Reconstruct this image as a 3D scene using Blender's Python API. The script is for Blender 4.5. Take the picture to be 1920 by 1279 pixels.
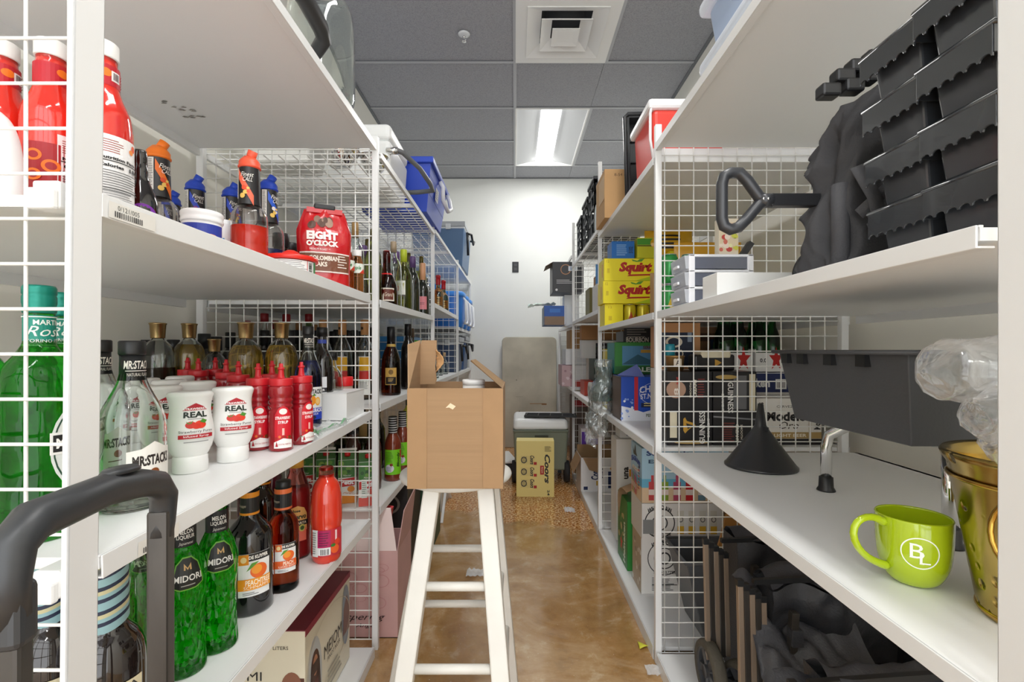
import bpy, bmesh, math, random
from mathutils import Vector, Matrix, noise
random.seed(7)
PI = math.pi
SC = bpy.context.scene
COL = SC.collection
for o in list(bpy.data.objects): bpy.data.objects.remove(o)

# ---------- camera, world, exposure ----------
F, CX, CY, H = 890.0, 965.5, 656.0, 1.09      # focal length and vanishing point in pixels of the 1920x1279 frame
cam_d = bpy.data.cameras.new('camera'); cam_d.sensor_width = 36; cam_d.lens = F/1920*36
cam_d.shift_x = -(CX-960)/1920; cam_d.shift_y = (CY-639.5)/1920; cam_d.clip_start = 0.02
cam = bpy.data.objects.new('camera', cam_d); COL.objects.link(cam)
cam.location = (0, 0, H); cam.rotation_euler = (PI/2, 0, 0); SC.camera = cam
SC.view_settings.view_transform = 'Standard'; SC.view_settings.look = 'None'
SC.view_settings.exposure = 0.12; SC.view_settings.gamma = 1; SC.view_settings.use_curve_mapping = False
w = bpy.data.worlds.new('world'); SC.world = w; w.use_nodes = True
w.node_tree.nodes['Background'].inputs[0].default_value = (0.97, 0.985, 1, 1)
w.node_tree.nodes['Background'].inputs[1].default_value = 2.9
SC.cycles.diffuse_bounces = 8

def X(px, Z): return (px-CX)*Z/F
def HZ(py, Z): return H-(py-CY)*Z/F

# ---------- materials ----------
def lin(c): return c/12.92 if c <= .04045 else ((c+.055)/1.055)**2.4
def rgb(h): return tuple(lin(int(h[i:i+2], 16)/255) for i in (0, 2, 4))+(1,)
MC = {}
def mat(h, rough=.5, metal=0, coat=0, bump=0, bs=40, spec=.5, alpha=1, var=0, vs=6, stretch=None):
    k = ('m', h, rough, metal, coat, bump, bs, spec, alpha, var, vs, stretch)
    if k in MC: return MC[k]
    m = bpy.data.materials.new('mat_'+h); m.use_nodes = True; nt = m.node_tree; p = nt.nodes['Principled BSDF']
    p.inputs['Base Color'].default_value = rgb(h); p.inputs['Roughness'].default_value = rough
    p.inputs['Metallic'].default_value = metal; p.inputs['Coat Weight'].default_value = coat
    p.inputs['Specular IOR Level'].default_value = spec; p.inputs['Alpha'].default_value = alpha
    if bump or var:
        tc = nt.nodes.new('ShaderNodeTexCoord'); n = nt.nodes.new('ShaderNodeTexNoise'); n.inputs['Scale'].default_value = bs if bump else vs
        n.inputs['Detail'].default_value = 4
        if stretch:
            mp = nt.nodes.new('ShaderNodeMapping'); mp.inputs['Scale'].default_value = stretch
            nt.links.new(tc.outputs['Object'], mp.inputs[0]); src = mp.outputs[0]
        else: src = tc.outputs['Object']
        nt.links.new(src, n.inputs['Vector'])
        if bump:
            b = nt.nodes.new('ShaderNodeBump'); b.inputs['Strength'].default_value = bump; b.inputs['Distance'].default_value = .004
            nt.links.new(n.outputs['Fac'], b.inputs['Height']); nt.links.new(b.outputs[0], p.inputs['Normal'])
        if var:
            n2 = nt.nodes.new('ShaderNodeTexNoise'); n2.inputs['Scale'].default_value = vs; n2.inputs['Detail'].default_value = 5
            nt.links.new(src, n2.inputs['Vector'])
            r = nt.nodes.new('ShaderNodeValToRGB'); c = rgb(h); r.color_ramp.elements[0].position = .35; r.color_ramp.elements[1].position = .65
            r.color_ramp.elements[0].color = tuple(v*(1-var) for v in c[:3])+(1,); r.color_ramp.elements[1].color = tuple(min(1, v*(1+var*.5)) for v in c[:3])+(1,)
            nt.links.new(n2.outputs['Fac'], r.inputs[0]); nt.links.new(r.outputs[0], p.inputs['Base Color'])
    MC[k] = m; return m
def glass(h='f4f8f6', rough=.02, ior=1.45, bump=0, bs=60, kind='noise', tr=1.0):
    k = ('g', h, rough, ior, bump, bs, kind, tr)
    if k in MC: return MC[k]
    m = bpy.data.materials.new('glass_'+h); m.use_nodes = True; nt = m.node_tree; p = nt.nodes['Principled BSDF']
    p.inputs['Base Color'].default_value = rgb(h); p.inputs['Roughness'].default_value = rough
    p.inputs['Transmission Weight'].default_value = tr; p.inputs['IOR'].default_value = ior
    if bump:
        tc = nt.nodes.new('ShaderNodeTexCoord'); mp = nt.nodes.new('ShaderNodeMapping'); nt.links.new(tc.outputs['Object'], mp.inputs[0])
        mp.inputs['Scale'].default_value = (1, 1, .55); mp.inputs['Rotation'].default_value = (0, .5, 0)
        n = nt.nodes.new('ShaderNodeTexNoise' if kind == 'noise' else 'ShaderNodeTexVoronoi'); n.inputs['Scale'].default_value = bs
        nt.links.new(mp.outputs[0], n.inputs['Vector'])
        b = nt.nodes.new('ShaderNodeBump'); b.inputs['Strength'].default_value = bump; b.inputs['Distance'].default_value = .01
        nt.links.new(n.outputs[0], b.inputs['Height']); nt.links.new(b.outputs[0], p.inputs['Normal'])
    MC[k] = m; return m
def film(h='ffffff', a=.25, rough=.08, ed=.55):
    k = ('f', h, a, rough, ed)
    if k in MC: return MC[k]
    m = bpy.data.materials.new('film_'+h); m.use_nodes = True; nt = m.node_tree; p = nt.nodes['Principled BSDF']
    p.inputs['Base Color'].default_value = rgb(h); p.inputs['Roughness'].default_value = rough
    g = nt.nodes.new('ShaderNodeLayerWeight'); g.inputs[0].default_value = .35
    r = nt.nodes.new('ShaderNodeMapRange'); r.inputs[3].default_value = a; r.inputs[4].default_value = min(1, a+ed)
    nt.links.new(g.outputs['Facing'], r.inputs[0]); nt.links.new(r.outputs[0], p.inputs['Alpha'])
    MC[k] = m; return m
def cling(h='ffffff', lo=.06, hi=.5, rough=.07, bump=0, bs=30):   # thin clear plastic: transparent with sharp reflections
    k = ('c', h, lo, hi, rough, bump, bs)
    if k in MC: return MC[k]
    m = bpy.data.materials.new('cling_'+h); m.use_nodes = True; nt = m.node_tree; nt.nodes.clear()
    o = nt.nodes.new('ShaderNodeOutputMaterial'); mx = nt.nodes.new('ShaderNodeMixShader'); tr = nt.nodes.new('ShaderNodeBsdfTransparent'); gl = nt.nodes.new('ShaderNodeBsdfGlossy')
    df = nt.nodes.new('ShaderNodeBsdfDiffuse'); df.inputs[0].default_value = rgb(h); m2 = nt.nodes.new('ShaderNodeMixShader'); m2.inputs[0].default_value = .35
    gl.inputs['Roughness'].default_value = rough; gl.inputs['Color'].default_value = rgb(h)
    lw = nt.nodes.new('ShaderNodeLayerWeight'); lw.inputs[0].default_value = .4; r = nt.nodes.new('ShaderNodeMapRange'); r.inputs[3].default_value = lo; r.inputs[4].default_value = hi
    if bump:
        tc = nt.nodes.new('ShaderNodeTexCoord'); n = nt.nodes.new('ShaderNodeTexVoronoi'); n.inputs['Scale'].default_value = bs; nt.links.new(tc.outputs['Object'], n.inputs['Vector'])
        b = nt.nodes.new('ShaderNodeBump'); b.inputs['Strength'].default_value = bump; b.inputs['Distance'].default_value = .01; nt.links.new(n.outputs['Distance'], b.inputs['Height'])
        nt.links.new(b.outputs[0], gl.inputs['Normal']); nt.links.new(b.outputs[0], lw.inputs['Normal'])
    nt.links.new(lw.outputs['Facing'], r.inputs[0]); nt.links.new(r.outputs[0], mx.inputs[0]); nt.links.new(gl.outputs[0], m2.inputs[1]); nt.links.new(df.outputs[0], m2.inputs[2])
    nt.links.new(tr.outputs[0], mx.inputs[1]); nt.links.new(m2.outputs[0], mx.inputs[2]); nt.links.new(mx.outputs[0], o.inputs[0]); MC[k] = m; return m
def emit(h, s):
    k = ('e', h, s)
    if k in MC: return MC[k]
    m = bpy.data.materials.new('lit_'+h); m.use_nodes = True; p = m.node_tree.nodes['Principled BSDF']
    p.inputs['Base Color'].default_value = rgb(h); p.inputs['Emission Color'].default_value = rgb(h); p.inputs['Emission Strength'].default_value = s
    MC[k] = m; return m

WHITE = mat('f2f2f0', .4); SHELF = mat('eeefef', .42, bump=.05, bs=90); POST = mat('e9eaea', .35, spec=.4)
WIRE = mat('f4f4f1', .35); BLACK = mat('1b1c1e', .38); BLKPL = mat('26282b', .3, spec=.6); BLKG = mat('0c0a0b', .06, coat=.6)
KRAFT = mat('a38361', .85, bump=.12, bs=9, var=.06, vs=5, stretch=(.3, .3, 14)); KRAFT2 = mat('a3835e', .9, var=.1, vs=10)
GREYP = mat('6d7074', .45); CHROME = mat('e6e6e6', .08, metal=1); GOLD = mat('c9a24e', .18, metal=1)
CLEAR = glass(); PLAIN = mat('ffffff', .5)

# ---------- object helpers ----------
def empty(name, loc=(0, 0, 0), rz=0, label=None, cat=None, group=None, rot=None):
    o = bpy.data.objects.new(name, None); COL.objects.link(o); o.location = loc; o.rotation_euler = rot or (0, 0, rz)
    o.empty_display_size = .02
    return tag(o, label, cat, group)
def tag(o, label=None, cat=None, group=None, kind=None):
    if label: o['label'] = label
    if cat: o['category'] = cat
    if group: o['group'] = group
    if kind: o['kind'] = kind
    return o
class MB:
    def __init__(s): s.v = []; s.f = []; s.mi = []; s.ms = []; s.sm = []
    def m(s, mt):
        if mt not in s.ms: s.ms.append(mt)
        return s.ms.index(mt)
    def add(s, vs, fs, mt, smooth=False, mx=None):
        b = len(s.v); i = s.m(mt)
        s.v += [tuple(mx @ Vector(v)) if mx else tuple(v) for v in vs]
        for f in fs: s.f.append(tuple(b+k for k in f)); s.mi.append(i); s.sm.append(smooth)
        return s
    def box(s, x0, x1, y0, y1, z0, z1, mt, mx=None):
        v = [(x0,y0,z0),(x1,y0,z0),(x1,y1,z0),(x0,y1,z0),(x0,y0,z1),(x1,y0,z1),(x1,y1,z1),(x0,y1,z1)]
        return s.add(v, [(0,3,2,1),(4,5,6,7),(0,1,5,4),(1,2,6,5),(2,3,7,6),(3,0,4,7)], mt, False, mx)
    def hexa(s, bot, top, mt):   # bot, top: 4 points each
        return s.add(list(bot)+list(top), [(0,3,2,1),(4,5,6,7),(0,1,5,4),(1,2,6,5),(2,3,7,6),(3,0,4,7)], mt)
    def prism(s, pts, y0, y1, mt, mx=None):   # outline in xz, thickness in y
        n = len(pts); v = [(p[0], y0, p[1]) for p in pts]+[(p[0], y1, p[1]) for p in pts]
        f = [tuple(range(n)), tuple(range(2*n-1, n-1, -1))]+[(i, i+n, (i+1) % n+n, (i+1) % n) for i in range(n)]
        return s.add(v, f, mt, False, mx)
    def lathe(s, prof, mt, seg=24, c=(0, 0, 0), ex=None, sy=1, flip=False, mx=None, caps=True, mod=None):
        v = []; f = []
        for r, z in prof:
            for k in range(seg):
                a = 2*PI*k/seg; ca, sa = math.cos(a), math.sin(a); q = 1
                if ex: q = (abs(ca)**ex+abs(sa)**ex)**(-1/ex)
                if mod: q *= mod(a, z)
                v.append((c[0]+r*q*ca, c[1]+r*q*sa*sy, c[2]+z))
        n = len(prof)
        for i in range(n-1):
            for k in range(seg):
                a, b = i*seg+k, i*seg+(k+1) % seg; q = (a, b, b+seg, a+seg); f.append(q[::-1] if flip else q)
        if caps:
            f.append(tuple(range(seg))[::-1] if not flip else tuple(range(seg)))
            t = tuple(range((n-1)*seg, n*seg)); f.append(t if not flip else t[::-1])
        return s.add(v, f, mt, True, mx)
    def tube(s, pts, r, mt, seg=8, closed=False, sq=False, flat=1, rs=None):
        pts = [Vector(p) for p in pts]; n = len(pts); v = []; f = []
        up = None
        for i, p in enumerate(pts):
            a = pts[(i-1) % n] if (closed or i) else p; b = pts[(i+1) % n] if (closed or i < n-1) else p
            t = (b-a).normalized()
            if up is None:
                up = Vector((0, 0, 1)) if abs(t.z) < .9 else Vector((0, 1, 0))
            x = t.cross(up); 
            if x.length < 1e-4: x = t.cross(Vector((1, 0, 0)))
            x.normalize(); u = x.cross(t).normalized(); up = u
            rr = rs[i] if rs else r
            for k in range(seg):
                an = 2*PI*(k+.5)/seg; q = rr*(1.414 if sq else 1)
                v.append(p+x*math.cos(an)*q+u*math.sin(an)*q*flat)
        m_ = n if closed else n-1
        for i in range(m_):
            for k in range(seg):
                a, b = i*seg+k, i*seg+(k+1) % seg; c = ((i+1) % n)*seg
                f.append((a, b, c+(k+1) % seg, c+k))
        if not closed: f += [tuple(range(seg))[::-1], tuple(range((n-1)*seg, n*seg))]
        return s.add(v, f, mt, not sq)
    def bar(s, p, q, r, mt, seg=4): return s.tube([p, q], r, mt, seg, sq=(seg == 4))
    def sheet(s, fn, nu, nv, mt, smooth=True):
        v = [fn(i/nu, j/nv) for j in range(nv+1) for i in range(nu+1)]
        f = [(j*(nu+1)+i, j*(nu+1)+i+1, (j+1)*(nu+1)+i+1, (j+1)*(nu+1)+i) for j in range(nv) for i in range(nu)]
        return s.add(v, f, mt, smooth)
    def done(s, name, parent=None, loc=(0, 0, 0), rot=(0, 0, 0), bevel=0, bseg=2, solid=0, sub=0, label=None, cat=None, group=None, kind=None, fixn=True):
        me = bpy.data.meshes.new(name); me.from_pydata(s.v, [], s.f)
        for m_ in s.ms: me.materials.append(m_)
        for p, i, q in zip(me.polygons, s.mi, s.sm): p.material_index = i; p.use_smooth = q
        me.update()
        o = bpy.data.objects.new(name, me); COL.objects.link(o); o.location = loc; o.rotation_euler = rot
        if parent: o.parent = parent
        if solid:
            m_ = o.modifiers.new('solid', 'SOLIDIFY'); m_.thickness = solid; m_.offset = 0
        if bevel:
            m_ = o.modifiers.new('bevel', 'BEVEL'); m_.width = bevel; m_.segments = bseg; m_.limit_method = 'ANGLE'; m_.angle_limit = .6
            m_.harden_normals = False
        if sub:
            m_ = o.modifiers.new('sub', 'SUBSURF'); m_.levels = sub; m_.render_levels = sub
        return tag(o, label, cat, group, kind)

# ---------- lettering ----------
TG = {}
def tgeo(txt, bold=0, shear=0, ser=0):
    k = (txt, bold, shear)
    if k in TG: return TG[k]
    cu = bpy.data.curves.new('t', 'FONT'); cu.body = txt; cu.resolution_u = 2; cu.offset = bold*.02; cu.shear = shear
    o = bpy.data.objects.new('t', cu); me = bpy.data.meshes.new_from_object(o)
    vs = [(v.co.x, v.co.y) for v in me.vertices]; fs = [tuple(p.vertices) for p in me.polygons]
    bpy.data.objects.remove(o); bpy.data.curves.remove(cu); bpy.data.meshes.remove(me)
    if not vs: TG[k] = ([], [], 1, 1); return TG[k]
    x0, x1 = min(v[0] for v in vs), max(v[0] for v in vs); y0, y1 = min(v[1] for v in vs), max(v[1] for v in vs)
    w_, h_ = x1-x0, y1-y0; vs = [((v[0]-(x0+x1)/2)/w_, (v[1]-(y0+y1)/2)/h_) for v in vs]
    TG[k] = (vs, fs, w_, h_); return TG[k]
class Cv:   # a flat artwork W x H metres; coordinates are fractions, origin bottom left
    def __init__(s, W, Hh, bg=None, rough=.45): s.W = W; s.H = Hh; s.e = []; s.L = 1; s.r = rough; (bg and s.rect(.5, .5, 1, 1, bg))
    def _m(s, c): return c if not isinstance(c, str) else mat(c, s.r)
    def rect(s, x, y, w_, h_, c): return s.poly([(x-w_/2, y-h_/2), (x+w_/2, y-h_/2), (x+w_/2, y+h_/2), (x-w_/2, y+h_/2)], c)
    def poly(s, pts, c):
        v = [((p[0]-.5)*s.W, (p[1]-.5)*s.H) for p in pts]; s.e.append((v, [tuple(range(len(v)))], s._m(c), s.L)); s.L += 1; return s
    def ell(s, x, y, rx, ry, c, n=20, ring=0):
        R = [((x-.5)*s.W+rx*s.W*math.cos(2*PI*k/n), (y-.5)*s.H+ry*s.H*math.sin(2*PI*k/n)) for k in range(n)]
        if ring:
            q = 1-ring; R2 = [((x-.5)*s.W+q*rx*s.W*math.cos(2*PI*k/n), (y-.5)*s.H+q*ry*s.H*math.sin(2*PI*k/n)) for k in range(n)]
            s.e.append((R+R2, [(k, (k+1) % n, (k+1) % n+n, k+n) for k in range(n)], s._m(c), s.L))
        else: s.e.append((R, [tuple(range(n))], s._m(c), s.L))
        s.L += 1; return s
    def text(s, t, x, y, h, c, w_=None, bold=0, shear=0, rot=0, arc=0):   # h, w_ fractions of H, W (of W, H when turned)
        vs, fs, a, b = tgeo(t, bold, shear)
        if not vs: return s
        tn = abs(math.sin(rot)) > .7; hh = h*(s.W if tn else s.H); ww = w_*(s.H if tn else s.W) if w_ else hh*a/b
        ca, sa = math.cos(rot), math.sin(rot); out = []
        for u, v in vs:
            u *= ww; v *= hh; v += arc*(1-(2*u/ww)**2)*hh if arc else 0
            out.append(((x-.5)*s.W+u*ca-v*sa, (y-.5)*s.H+u*sa+v*ca))
        s.e.append((out, fs, s._m(c), s.L)); s.L += 1; return s
    def lines(s, x, y, w_, n, dy, c, h=.35, seed=0):    # small unreadable print as rows of short dashes
        rd = random.Random(seed+int(x*99+y*999))
        for k in range(n):
            ww = w_*rd.uniform(.65, 1); s.rect(x-(w_-ww)/2, y-k*dy, ww, dy*h, c); s.L -= 1
        s.L += 1; return s
    def bars(s, x, y, w_, h, n=12, c='111111', bg='ffffff', vert=False):
        if bg: s.rect(x, y, w_*1.12, h*1.15, bg)
        rd = random.Random(int(x*77+n))
        for k in range(n):
            t = (k+.5)/n-.5; q = rd.uniform(.35, .75)/n
            (s.rect(x, y+t*h, w_, q*h, c) if vert else s.rect(x+t*w_, y, q*w_, h, c)); s.L -= 1
        s.L += 1; return s
    def blobs(s, x, y, w_, h, n, cs, r=.05, seed=1):
        rd = random.Random(seed)
        for k in range(n):
            q = r*rd.uniform(.6, 1.3)
            s.ell(x+rd.uniform(-.5, .5)*w_, y+rd.uniform(-.5, .5)*h, q, q*s.W/s.H*rd.uniform(.8, 1.2), rd.choice(cs), n=10)
            s.L -= .5
        s.L = int(s.L)+1; return s
    def put(s, name, parent, fn, step=0, label=None):
        mb = MB()
        for v, f, m_, L in s.e:
            if step:
                bm = bmesh.new(); bv = [bm.verts.new((a, b, 0)) for a, b in v]
                for q in f:
                    try: bm.faces.new([bv[k] for k in q])
                    except ValueError: pass
                x0, x1 = min(a for a, b in v), max(a for a, b in v); k = math.floor(x0/step)+1
                while k*step < x1-1e-5:
                    bmesh.ops.bisect_plane(bm, geom=bm.verts[:]+bm.edges[:]+bm.faces[:], plane_co=(k*step, 0, 0), plane_no=(1, 0, 0)); k += 1
                if s.ystep:
                    y0, y1 = min(b for a, b in v), max(b for a, b in v); k = math.floor(y0/s.ystep)+1
                    while k*s.ystep < y1-1e-5:
                        bmesh.ops.bisect_plane(bm, geom=bm.verts[:]+bm.edges[:]+bm.faces[:], plane_co=(0, k*s.ystep, 0), plane_no=(0, 1, 0)); k += 1
                bm.verts.index_update(); v = [(q.co.x, q.co.y) for q in bm.verts]; f = [tuple(q.index for q in g.verts) for g in bm.faces]; bm.free()
            mb.add([fn(a, b, .0002+.00022*L) for a, b in v], f, m_)
        return mb.done(name, parent, label=label)
    ystep = 0
def flat(O, U, V):
    O = Vector(O); U = Vector(U).normalized(); V = Vector(V).normalized(); N = U.cross(V)
    return lambda a, b, d: O+U*a+V*b+N*d
def cyl(r, a0=0, z0=0, c=(0, 0), sy=1):   # a0 = 0 faces the camera (-y)
    rf = r if callable(r) else (lambda z: r)
    def fn(a, b, d):
        q = rf(z0+b); t = a0+a/max(.004, rf(z0)); return Vector((c[0]+(q+d)*math.sin(t), c[1]-(q+d)*math.cos(t)*sy, z0+b))
    return fn
def pr(prof):   # radius of a profile at height z
    def f(z):
        for (r0, z0), (r1, z1) in zip(prof, prof[1:]):
            if z0 <= z <= z1 and z1 > z0: return r0+(r1-r0)*(z-z0)/(z1-z0)
        return prof[-1][0]
    return f

# ---------- copying a thing with its parts ----------
def kids(o): return [c for c in bpy.data.objects if c.parent == o]
KC = {}
def dup(o, loc, rz=0, label=None, group=None, rot=None):
    def cp(src, par):
        c = src.copy(); COL.objects.link(c); c.parent = par
        if src.name not in KC: KC[src.name] = kids(src)
        for k in KC[src.name]: cp(k, c)
        return c
    r = cp(o, None); r.location = loc; r.rotation_euler = rot or (0, 0, rz)
    if label: r['label'] = label
    if group: r['group'] = group
    return r

# ---------- room ----------
XL, XR, YB, ZC, Y0 = -1.185, 1.235, 5.41, 3.04, -1.6
def wallmat(h):
    return mat(h, .75, bump=.05, bs=60, var=.03, vs=2)
wm = wallmat('efede4')
MB().box(XL-.1, XL, Y0, YB+.1, 0, ZC+.1, wm).done('wall_left', kind='structure')
MB().box(XR, XR+.1, Y0, YB+.1, 0, ZC+.1, wm).done('wall_right', kind='structure')
MB().box(XL, XR, YB, YB+.1, 0, ZC+.1, wallmat('e9ebe8')).done('wall_back', kind='structure')
# floor: stained and sealed concrete
fm = bpy.data.materials.new('stained_concrete'); fm.use_nodes = True; nt = fm.node_tree; p = nt.nodes['Principled BSDF']
tc = nt.nodes.new('ShaderNodeTexCoord')
def nz(scale, det=6, rough=.6, dist=0, kind='ShaderNodeTexNoise', mp=(1, 1, 1)):
    m_ = nt.nodes.new('ShaderNodeMapping'); m_.inputs['Scale'].default_value = mp; nt.links.new(tc.outputs['Object'], m_.inputs[0])
    n = nt.nodes.new(kind); n.inputs['Scale'].default_value = scale
    if kind == 'ShaderNodeTexNoise': n.inputs['Detail'].default_value = det; n.inputs['Roughness'].default_value = rough; n.inputs['Distortion'].default_value = dist
    nt.links.new(m_.outputs[0], n.inputs['Vector']); return n
def ramp(src, els):
    r = nt.nodes.new('ShaderNodeValToRGB'); e = r.color_ramp.elements
    e[0].position, e[0].color = els[0][0], rgb(els[0][1]); e[1].position, e[1].color = els[-1][0], rgb(els[-1][1])
    for q, c in els[1:-1]: k = e.new(q); k.color = rgb(c)
    nt.links.new(src, r.inputs[0]); return r.outputs[0]
def mixc(a, b, fac, mode='MIX'):
    m_ = nt.nodes.new('ShaderNodeMixRGB'); m_.blend_type = mode
    for s_, i in ((fac, 0), (a, 1), (b, 2)):
        if hasattr(s_, 'links'): nt.links.new(s_, m_.inputs[i])
        else: m_.inputs[i].default_value = s_
    return m_.outputs[0]
big = ramp(nz(1.7, 7, .62, .8).outputs['Fac'], [(.28, '5c4630'), (.40, '8d6a3e'), (.48, 'a67c4a'), (.54, 'c2a37c'), (.60, 'a9804e'), (.68, '8d7a58'), (.76, 'b5946a')])
sm = ramp(nz(9, 8, .7, .3).outputs['Fac'], [(.3, '7a5c38'), (.46, 'ad8450'), (.56, 'b99562'), (.66, 'dcc9a8'), (.75, '9a7c52')])
col = mixc(big, sm, .42)
# a band of coarse speckle in front of the back wall
spk = ramp(nz(70, 3, .7).outputs['Fac'], [(.42, '8a5320'), (.5, 'c47f35'), (.6, 'f0d6a6')])
sep = nt.nodes.new('ShaderNodeSeparateXYZ'); nt.links.new(tc.outputs['Object'], sep.inputs[0])
wob = nz(3.5, 3); ad = nt.nodes.new('ShaderNodeMath'); ad.operation = 'MULTIPLY_ADD'; ad.inputs[1].default_value = .9
nt.links.new(wob.outputs['Fac'], ad.inputs[0]); nt.links.new(sep.outputs['Y'], ad.inputs[2])
ad2 = nt.nodes.new('ShaderNodeMath'); ad2.operation = 'MULTIPLY_ADD'; ad2.inputs[1].default_value = .45
nt.links.new(sep.outputs['X'], ad2.inputs[0]); nt.links.new(ad.outputs[0], ad2.inputs[2])
mr = nt.nodes.new('ShaderNodeMapRange'); mr.inputs[1].default_value = 3.42; mr.inputs[2].default_value = 3.55
nt.links.new(ad2.outputs[0], mr.inputs[0])
col = mixc(col, spk, mr.outputs[0])
fl = nz(140, 2, .6); flr = ramp(fl.outputs['Fac'], [(.70, '000000'), (.76, 'ffffff')])
col = mixc(col, rgb('e9dcc0'), flr)
nt.links.new(col, p.inputs['Base Color'])
rr_ = ramp(nz(5, 5).outputs['Fac'], [(.3, '404040'), (.7, '707070')]); nt.links.new(rr_, p.inputs['Roughness'])
p.inputs['Coat Weight'].default_value = .25; p.inputs['Coat Roughness'].default_value = .25
MB().box(XL, XR, Y0, YB, -.05, 0, fm).done('floor', kind='structure')
# ceiling: charcoal tiles in a T grid
cm = bpy.data.materials.new('ceiling_tile'); cm.use_nodes = True; nt = cm.node_tree; p = nt.nodes['Principled BSDF']
tc = nt.nodes.new('ShaderNodeTexCoord')
nt.links.new(ramp(nz(160, 3, .8).outputs['Fac'], [(.3, '85878c'), (.5, 'a2a3a8'), (.72, 'aeb0b6')]), p.inputs['Base Color']); p.inputs['Roughness'].default_value = .95
TZ = [3.22-.61*k for k in range(9)][::-1]+[3.83, 4.44, 5.03]
TZ = [t for t in TZ if t > Y0]
HOLES = [(.004, .61, 2.61, 3.22), (.004, .61, 3.83, 5.03), (.004, .61, .17, 1.39), (.004, .61, -1.66, -.44)]
ctop = MB(); ys = [Y0]+TZ+[YB]
for a, b in zip(ys, ys[1:]):
    for x0, x1 in ((XL, 0), (0, .61), (.61, XR)):
        if any(x0 <= h[0] < x1 and h[2]-.05 <= (a+b)/2 <= h[3]+.05 for h in HOLES): continue
        ctop.box(x0+.001, x1-.001, a, b, ZC+.006, ZC+.03, cm)
ctop.box(XL, XR, Y0, YB, ZC+.25, ZC+.27, cm)
ctop.done('ceiling', kind='structure')
tg = mat('b4b6ba', .5); tgd = mat('74777c', .6)
t = MB()
for y in TZ:
  for xa, xb in ((XL, 0), (0, .61), (.61, XR)):
    if any(xa <= h[0] < xb and h[2]+.1 < y < h[3]-.1 for h in HOLES): continue
    t.box(xa, xb, y-.012, y+.012, ZC, ZC+.006, tg); t.box(xa, xb, y-.0135, y-.012, ZC-.0005, ZC+.005, tgd)
for x in (0.,): t.box(x-.012, x+.012, Y0, YB, ZC-.001, ZC+.006, tg)
for h in HOLES: t.box(h[1]-.004, h[1]+.02, h[2], h[3], ZC-.001, ZC+.006, tg)
t.box(XL, XL+.022, Y0, YB, ZC-.002, ZC+.004, tgd); t.box(XR-.022, XR, Y0, YB, ZC-.002, ZC+.004, tgd); t.box(XL, XR, YB-.022, YB, ZC-.002, ZC+.004, tgd)
t.done('trim_1', kind='structure')
MB().box(XL, XR, YB-.012, YB, 0, .09, mat('d9d6cf', .5)).done('baseboard_back', kind='structure')

# ceiling lights
def troffer(x0, x1, y0, y1, label, pw):
    e = empty('ceiling_light', ((x0+x1)/2, (y0+y1)/2, ZC), label=label, cat='ceiling light', group='recessed ceiling light panels')
    hx, hy = (x1-x0)/2-.004, (y1-y0)/2-.004
    f = MB(); wl = mat('f4f4f2', .5)
    f.box(-hx, -hx+.012, -hy, hy, -.004, .006, wl).box(hx-.012, hx, -hy, hy, -.004, .006, wl)
    f.box(-hx+.012, hx-.012, -hy, -hy+.012, -.004, .006, wl).box(-hx+.012, hx-.012, hy-.012, hy, -.004, .006, wl)
    f.done('frame', e)
    f = MB(); lz = emit('b8babc', .2)
    f.add([(-hx+.012, -hy+.012, 0), (-.085, -hy+.012, .05), (-.085, hy-.012, .05), (-hx+.012, hy-.012, 0)], [(0, 1, 2, 3)], lz)
    f.add([(hx-.012, -hy+.012, 0), (.085, -hy+.012, .05), (.085, hy-.012, .05), (hx-.012, hy-.012, 0)], [(3, 2, 1, 0)], lz)
    f.box(-hx, hx, -hy, -hy+.012, .006, .05, wl).box(-hx, hx, hy-.012, hy, .006, .05, wl)
    f.done('reflector', e)
    MB().box(-.085, .085, -hy+.014, hy-.014, .045, .06, emit('ffffff', 3.2)).done('lamp_lens', e)
    ld = bpy.data.lights.new('tube_light', 'AREA'); ld.shape = 'RECTANGLE'; ld.size = .165; ld.size_y = hy*1.9; ld.energy = pw; ld.color = (1, .99, .965)
    lo = bpy.data.objects.new('tube_light', ld); COL.objects.link(lo); lo.parent = e; lo.location = (0, 0, .042)
troffer(0, .61, 3.83, 5.03, 'white recessed light panel with a glowing centre strip, before the back wall', 20)
troffer(0, .61, .17, 1.39, 'white recessed light panel overhead between the first shelves', 15)
troffer(0, .61, -1.66, -.44, 'white recessed light panel at the entrance end of the ceiling', 15)
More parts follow.
